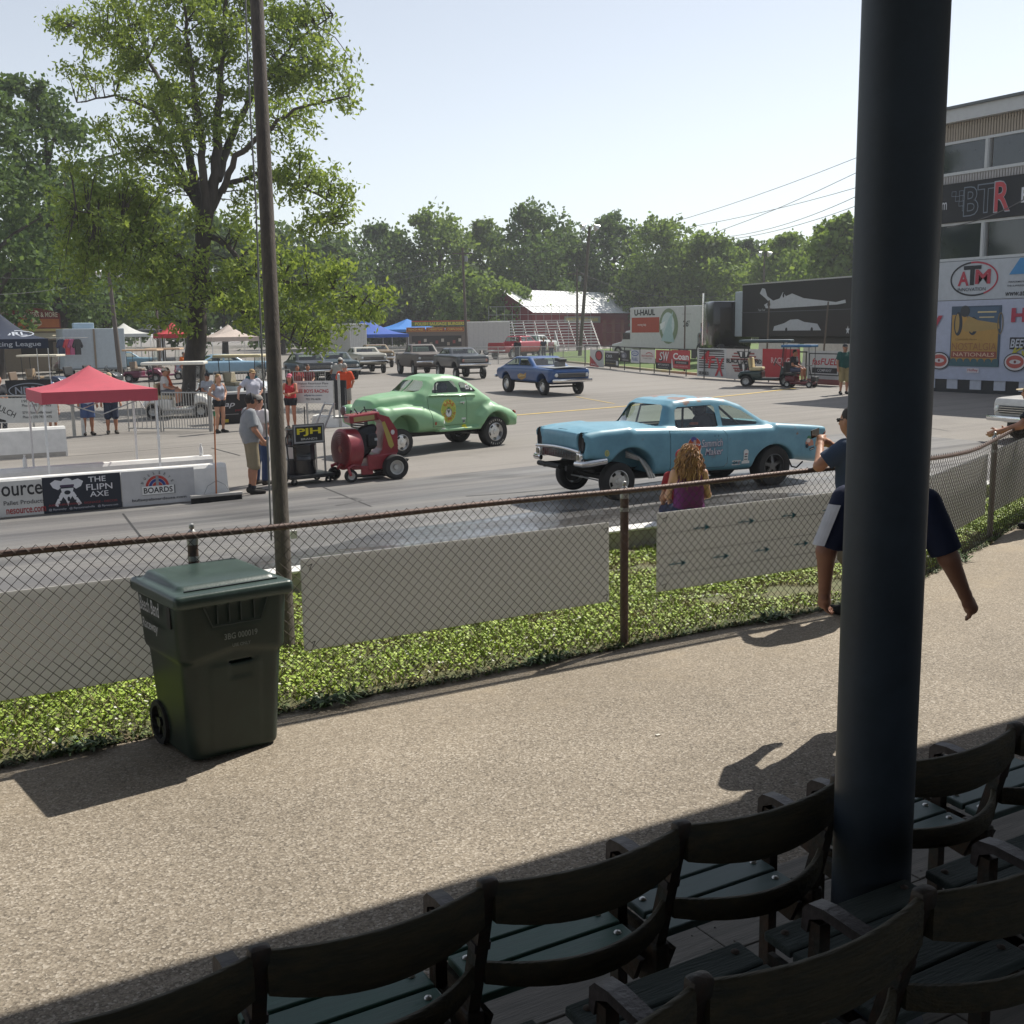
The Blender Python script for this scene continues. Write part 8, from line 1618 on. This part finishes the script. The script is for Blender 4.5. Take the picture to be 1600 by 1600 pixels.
def far_tree(label, px, ytop, wpx, D, ybot=None, mats=GB, seed=0, leaf=.55, n=3800, low=.18, name='broadleaf_tree', lobes=13):
    rng = np.random.default_rng(seed); p = GD(px, D); k = D / FPX; H_ = EYE - (ytop - ondepth_h(px)) * k - p.z; R_ = wpx * k * .66; e = thing(name, label, 'tree', p, 0, 'trees round the lot')
    mb = MB(); mb.tube([(0, 0, -.2), (.1, 0, H_ * .25), (-.1, .1, H_ * .6), (0, 0, H_ * .85)], [H_ * .028, H_ * .02, H_ * .013, .05], 8)
    C_ = []
    for i in range(lobes):
        u_ = (i + .5) / lobes; z = H_ * (low + .05 + (.90 - low) * u_); rad = R_ * (1 - .62 * max(0, (u_ - .5) / .5) ** 2.2) * (.75 + .25 * min(1, u_ / .3)); a = i * 2.4 + rng.uniform(-.5, .5); q = rng.uniform(.35, .72); c = np.array([math.cos(a) * rad * q, math.sin(a) * rad * q, z]); C_.append((c, rad * rng.uniform(.42, .6)))
        mb.tube([(0, 0, max(H_ * .15, z - rad * .5)), tuple(c * np.array([.5, .5, 1]) - np.array([0, 0, rad * .2])), tuple(c)], [H_ * .009, H_ * .006, .03], 5)
    C_.append((np.array([0, 0, H_ * .86]), R_ * .45)); mb.build('trunk', M_bark, e, smooth=60)
    P = []; mi = []; m_ = n // len(C_)
    for c, r in C_:
        s_ = max(5, int(16 * r / R_)); sc_ = rng.normal(size=(s_ * 2, 3)); sc_ /= np.linalg.norm(sc_, axis=1)[:, None]; sc_ *= rng.uniform(.55, 1.05, (len(sc_), 1)) * r; sc_[:, 2] *= .8
        j = rng.integers(0, len(sc_), m_); P.append(c + sc_[j] + rng.normal(size=(m_, 3)) * r * .20); mi.append(rng.choice([0, 1, 2], m_, p=[.5, .25, .25]))
    P = np.concatenate(P); keep = P[:, 2] > .4; leaves('crown', P[keep], leaf, mats, e, rng, np.concatenate(mi)[keep], .7); return e
FT = [(-10, 118, 190, 76, 'tall dark tree at the far left edge', GB), (95, 132, 170, 84, 'broad dark tree left of the big ash', GB), (60, 330, 170, 96, 'low dark tree behind the burger stand', GB), (165, 285, 190, 100, 'dark tree filling the gap left of the trunk', GB), (250, 320, 160, 110, 'dark tree straight behind the trunk', GB), (350, 355, 150, 120, 'dark tree right of the trunk, lower', GB), (440, 368, 130, 130, 'dark tree behind the weathered pole', GB), (520, 372, 110, 150, 'dark tree behind the lower branches', GB), (600, 357, 120, 165, 'round dark tree behind the blue canopy', GB), (690, 338, 130, 170, 'tall tree above the food stand', GC), (765, 348, 90, 175, 'pale crowned tree left of the floodlight pole', GC), (838, 330, 130, 168, 'tallest dark tree in the middle of the tree line', GB), (885, 362, 90, 180, 'dark tree just left of the floodlights', GB), (960, 344, 110, 176, 'dark tree right of the floodlights', GB), (1045, 353, 130, 165, 'wide mid green tree above the moving truck', GC), (1110, 372, 110, 160, 'mid green tree above the tractor unit', GC), (1165, 376, 90, 178, 'dark tree above the left end of the race trailer', GB), (1225, 374, 110, 150, 'mid green tree above the race trailer', GC), (1312, 338, 90, 120, 'light green tree beside the black column', GC), (1275, 378, 90, 140, 'low tree left of the light green one', GC), (740, 428, 100, 150, 'lower light green tree behind the white trailer', GC), (800, 452, 80, 152, 'small bushy tree left of the barn', GC), (640, 420, 110, 175, 'low dark tree behind the food stand', GB), (1000, 420, 130, 172, 'low dark tree behind the barn', GB), (1400, 380, 150, 150, 'dark tree behind the column and tower', GB), (920, 430, 120, 185, 'low dark tree behind the barn ridge', GB), (560, 430, 110, 170, 'low dark tree between the canopies', GB), (480, 430, 130, 165, 'low dark tree beneath the big crown', GB), (1150, 430, 140, 168, 'low mid green tree behind the trailer top', GC)]
for i, (px, yt, wp, D, lb, g) in enumerate(FT): far_tree(lb, px, yt, wp, D, mats=g, seed=100 + i, leaf=.42 if D < 110 else .66, n=10000 if D < 110 else 8000, low=.10 if yt > 400 else .16)
# background wood behind the tree line
rng = np.random.default_rng(9); P = []
for i in range(260):
    px = rng.uniform(-150, 1750); p = GD(px, rng.uniform(188, 235)); r = rng.uniform(3, 5.5); zc = rng.uniform(2, 12.5); q = rng.normal(size=(130, 3)); q /= np.linalg.norm(q, axis=1)[:, None]; P.append(np.array([p.x, p.y, zc]) + q * r * rng.uniform(.6, 1.05, (130, 1)))
wd = leaves('far_woodland', np.concatenate(P), 1.1, GB, None, rng, asp=.8); struct(wd, 'stuff'); wd['label'] = 'dark woodland closing the view behind the tree line'; wd['category'] = 'woodland'
# the big ash tree
def ash():
    rng = np.random.default_rng(21); r_ = random.Random(4); D0 = 45.; base = GD(304, D0); e = thing('ash_tree', 'big spreading ash tree with several upright limbs beside the lot', 'tree', base)
    def W(px, py, dd=0): return ondepth(px, py, D0 + dd) - base
    limbs = [([(304, 640, 0), (305, 560, 0), (309, 470, 0), (314, 400, 0), (320, 345, 0)], [.60, .42, .36, .33, .30]),
             ([(317, 350, 0), (306, 290, .5), (292, 225, 1), (268, 160, 1.5), (232, 95, 2), (165, 62, 2.5), (110, 40, 3)], [.30, .25, .2, .15, .10, .06, .03]), ([(322, 345, 0), (318, 260, -.5), (312, 200, -.5), (300, 120, -1), (290, 30, -1), (285, -80, -1.5)], [.25, .2, .16, .12, .08, .04]),
             ([(322, 345, 0), (338, 270, 0), (341, 190, .3), (346, 110, .5), (352, 20, .5), (350, -90, 1)], [.32, .27, .21, .16, .11, .05]), ([(340, 280, 0), (358, 220, 1), (385, 165, 1.5), (420, 110, 2), (470, 60, 2.4), (520, 22, 3)], [.24, .2, .15, .11, .07, .03]),
             ([(347, 300, 0), (368, 245, -.8), (410, 210, -1.5), (460, 170, -2), (545, 150, -2.5)], [.18, .15, .11, .07, .03]), ([(330, 330, 0), (352, 290, .5), (400, 273, 1), (450, 285, 1.4), (510, 310, 1.8), (545, 350, 2)], [.18, .14, .11, .08, .05, .03]), ([(330, 370, 0), (358, 385, -1), (385, 425, -2), (440, 440, -3), (520, 450, -3.5), (590, 478, -4)], [.16, .14, .11, .08, .05, .02]),
             ([(316, 400, 0), (290, 410, -.6), (250, 375, -1.5), (190, 345, -2.2), (120, 330, -3)], [.18, .14, .10, .07, .03]), ([(310, 330, .4), (260, 240, 1), (205, 235, 2), (150, 250, 2.4)], [.15, .11, .07, .03]), ([(318, 420, 0), (350, 470, -1.5), (400, 500, -2.5), (470, 540, -3)], [.13, .10, .07, .03]), ([(300, 300, 0), (240, 170, 2), (180, 150, 3), (120, 160, 3)], [.13, .1, .06, .03])]
    mb = MB(); nodes_ = []
    for path, rad in limbs:
        pts = [W(*q) for q in path]; fine = []; fr = []
        for i in range(len(pts) - 1):
            for j in range(4): t_ = j / 4; fine.append(pts[i].lerp(pts[i + 1], t_) + Vector([r_.uniform(-.05, .05) for _ in range(3)]) * (1 if i or j else 0)); fr.append(rad[i] + (rad[i + 1] - rad[i]) * t_)
        fine.append(pts[-1]); fr.append(rad[-1]); mb.tube(fine, [q * (.8 if len(path) != 5 or path[0][1] < 600 else 1) for q in fr], 9); nodes_ += [(np.array(q), r) for q, r in zip(fine, fr)]
    mb.build('trunk', M_bark, e, smooth=60)
    blobs = [(120, 45, 50, 40, 3), (175, 20, 60, 55, 2), (150, 115, 60, 45, 3), (215, 65, 60, 60, 2), (230, 150, 70, 55, 2), (290, 40, 70, 70, -1), (280, 130, 55, 55, 0), (350, 30, 70, 70, .5), (355, 120, 50, 60, 1), (430, 60, 70, 60, 2), (490, 30, 55, 50, 3), (470, 115, 70, 50, 2), (515, 105, 45, 50, 2), (440, 190, 60, 40, -1), (525, 155, 40, 32, -2), (200, 215, 75, 50, 1), (130, 300, 55, 50, -2), (200, 290, 70, 55, -1.5), (270, 240, 55, 55, 0), (250, 330, 70, 60, -2), (160, 365, 65, 50, -2.5), (120, 420, 60, 55, -2), (210, 400, 70, 55, -2), (270, 430, 55, 60, -2.5), (200, 455, 80, 40, -2), (480, 275, 70, 45, 1.5), (525, 320, 42, 48, 2), (440, 250, 45, 35, 1), (500, 350, 50, 35, 1), (400, 360, 45, 40, -1), (400, 420, 55, 45, -2), (470, 430, 60, 45, -3), (540, 445, 55, 38, -3.5), (585, 470, 28, 30, -4), (430, 490, 60, 40, -2.5), (500, 510, 55, 38, -3), (370, 490, 45, 40, -2.5), (540, 500, 45, 25, -3.2), (260, 505, 45, 25, -2), (350, 215, 40, 45, .5), (310, 180, 45, 45, -1), (400, 300, 35, 35, .6), (420, 140, 45, 45, 2), (330, 440, 30, 40, -2), (340, -40, 90, 50, .5), (240, -20, 80, 50, 0), (440, -10, 70, 45, 2)]
    NP = np.array([q for q, r in nodes_]); P = []; tw = MB(); mi = []
    for (bx, by, rx, ry, dd) in blobs:
        c = np.array(W(bx, by, dd)); kx = D0 / FPX; m = max(5, int(rx * ry / 185))
        for j in range(m):
            v = rng.normal(size=3); v /= np.linalg.norm(v); v *= rng.uniform(.25, 1.0) ** .5; s_ = c + np.array(_rt0) * v[0] * rx * kx + np.array((0, 0, 1)) * v[2] * ry * kx + np.array(Vector((_fw.x, _fw.y, 0)).normalized()) * v[1] * (rx + ry) * .5 * kx
            d = NP - s_; i = np.argmin((d ** 2).sum(1) + np.where(d[:, 2] > .5, 2, 0)); a = NP[i]; mid = a * .5 + s_ * .5 + np.array([0, 0, .12 * np.linalg.norm(s_ - a)]); tw.tube([tuple(a), tuple(mid), tuple(s_)], [.035, .022, .008], 4, caps=False)
            q = int(rng.integers(50, 90)); t_ = rng.random((q, 1)); along = mid + (s_ - mid) * (.35 + .75 * t_); P.append(along + rng.normal(size=(q, 3)) * np.array([.26, .26, .20])); mi.append(rng.choice([0, 1, 2], q, p=[.45, .35, .2]))
    tw.build('twigs', M_bark, e, fix=False)['kind'] = 'stuff'
    leaves('crown', np.concatenate(P), .235, GA, e, rng, np.concatenate(mi), .42, droop=.5)
ash()
# ------------------------------------------------------------------ summer haze
bmh = bmesh.new(); bmesh.ops.create_cube(bmh, size=1); mh = bpy.data.meshes.new('haze'); bmh.to_mesh(mh); bmh.free()
hm = bpy.data.materials.new('haze_air'); hm.use_nodes = True; t = hm.node_tree; t.nodes.remove(t.nodes['Principled BSDF']); pv = t.nodes.new('ShaderNodeVolumePrincipled')
pv.inputs['Color'].default_value = (.93, .95, 1, 1); pv.inputs['Density'].default_value = .00055; pv.inputs['Anisotropy'].default_value = .2; t.links.new(pv.outputs[0], t.nodes['Material Output'].inputs['Volume'])
mh.materials.append(hm); ho = link('haze', mh); ho.location = (0, 600, 12); ho.scale = (3040, 1840, 28); struct(ho, 'stuff'); ho['label'] = 'pale summer haze in the air over the lot'; ho['category'] = 'haze'
SC.cycles.volume_bounces = 0; SC.cycles.volume_step_rate = 10
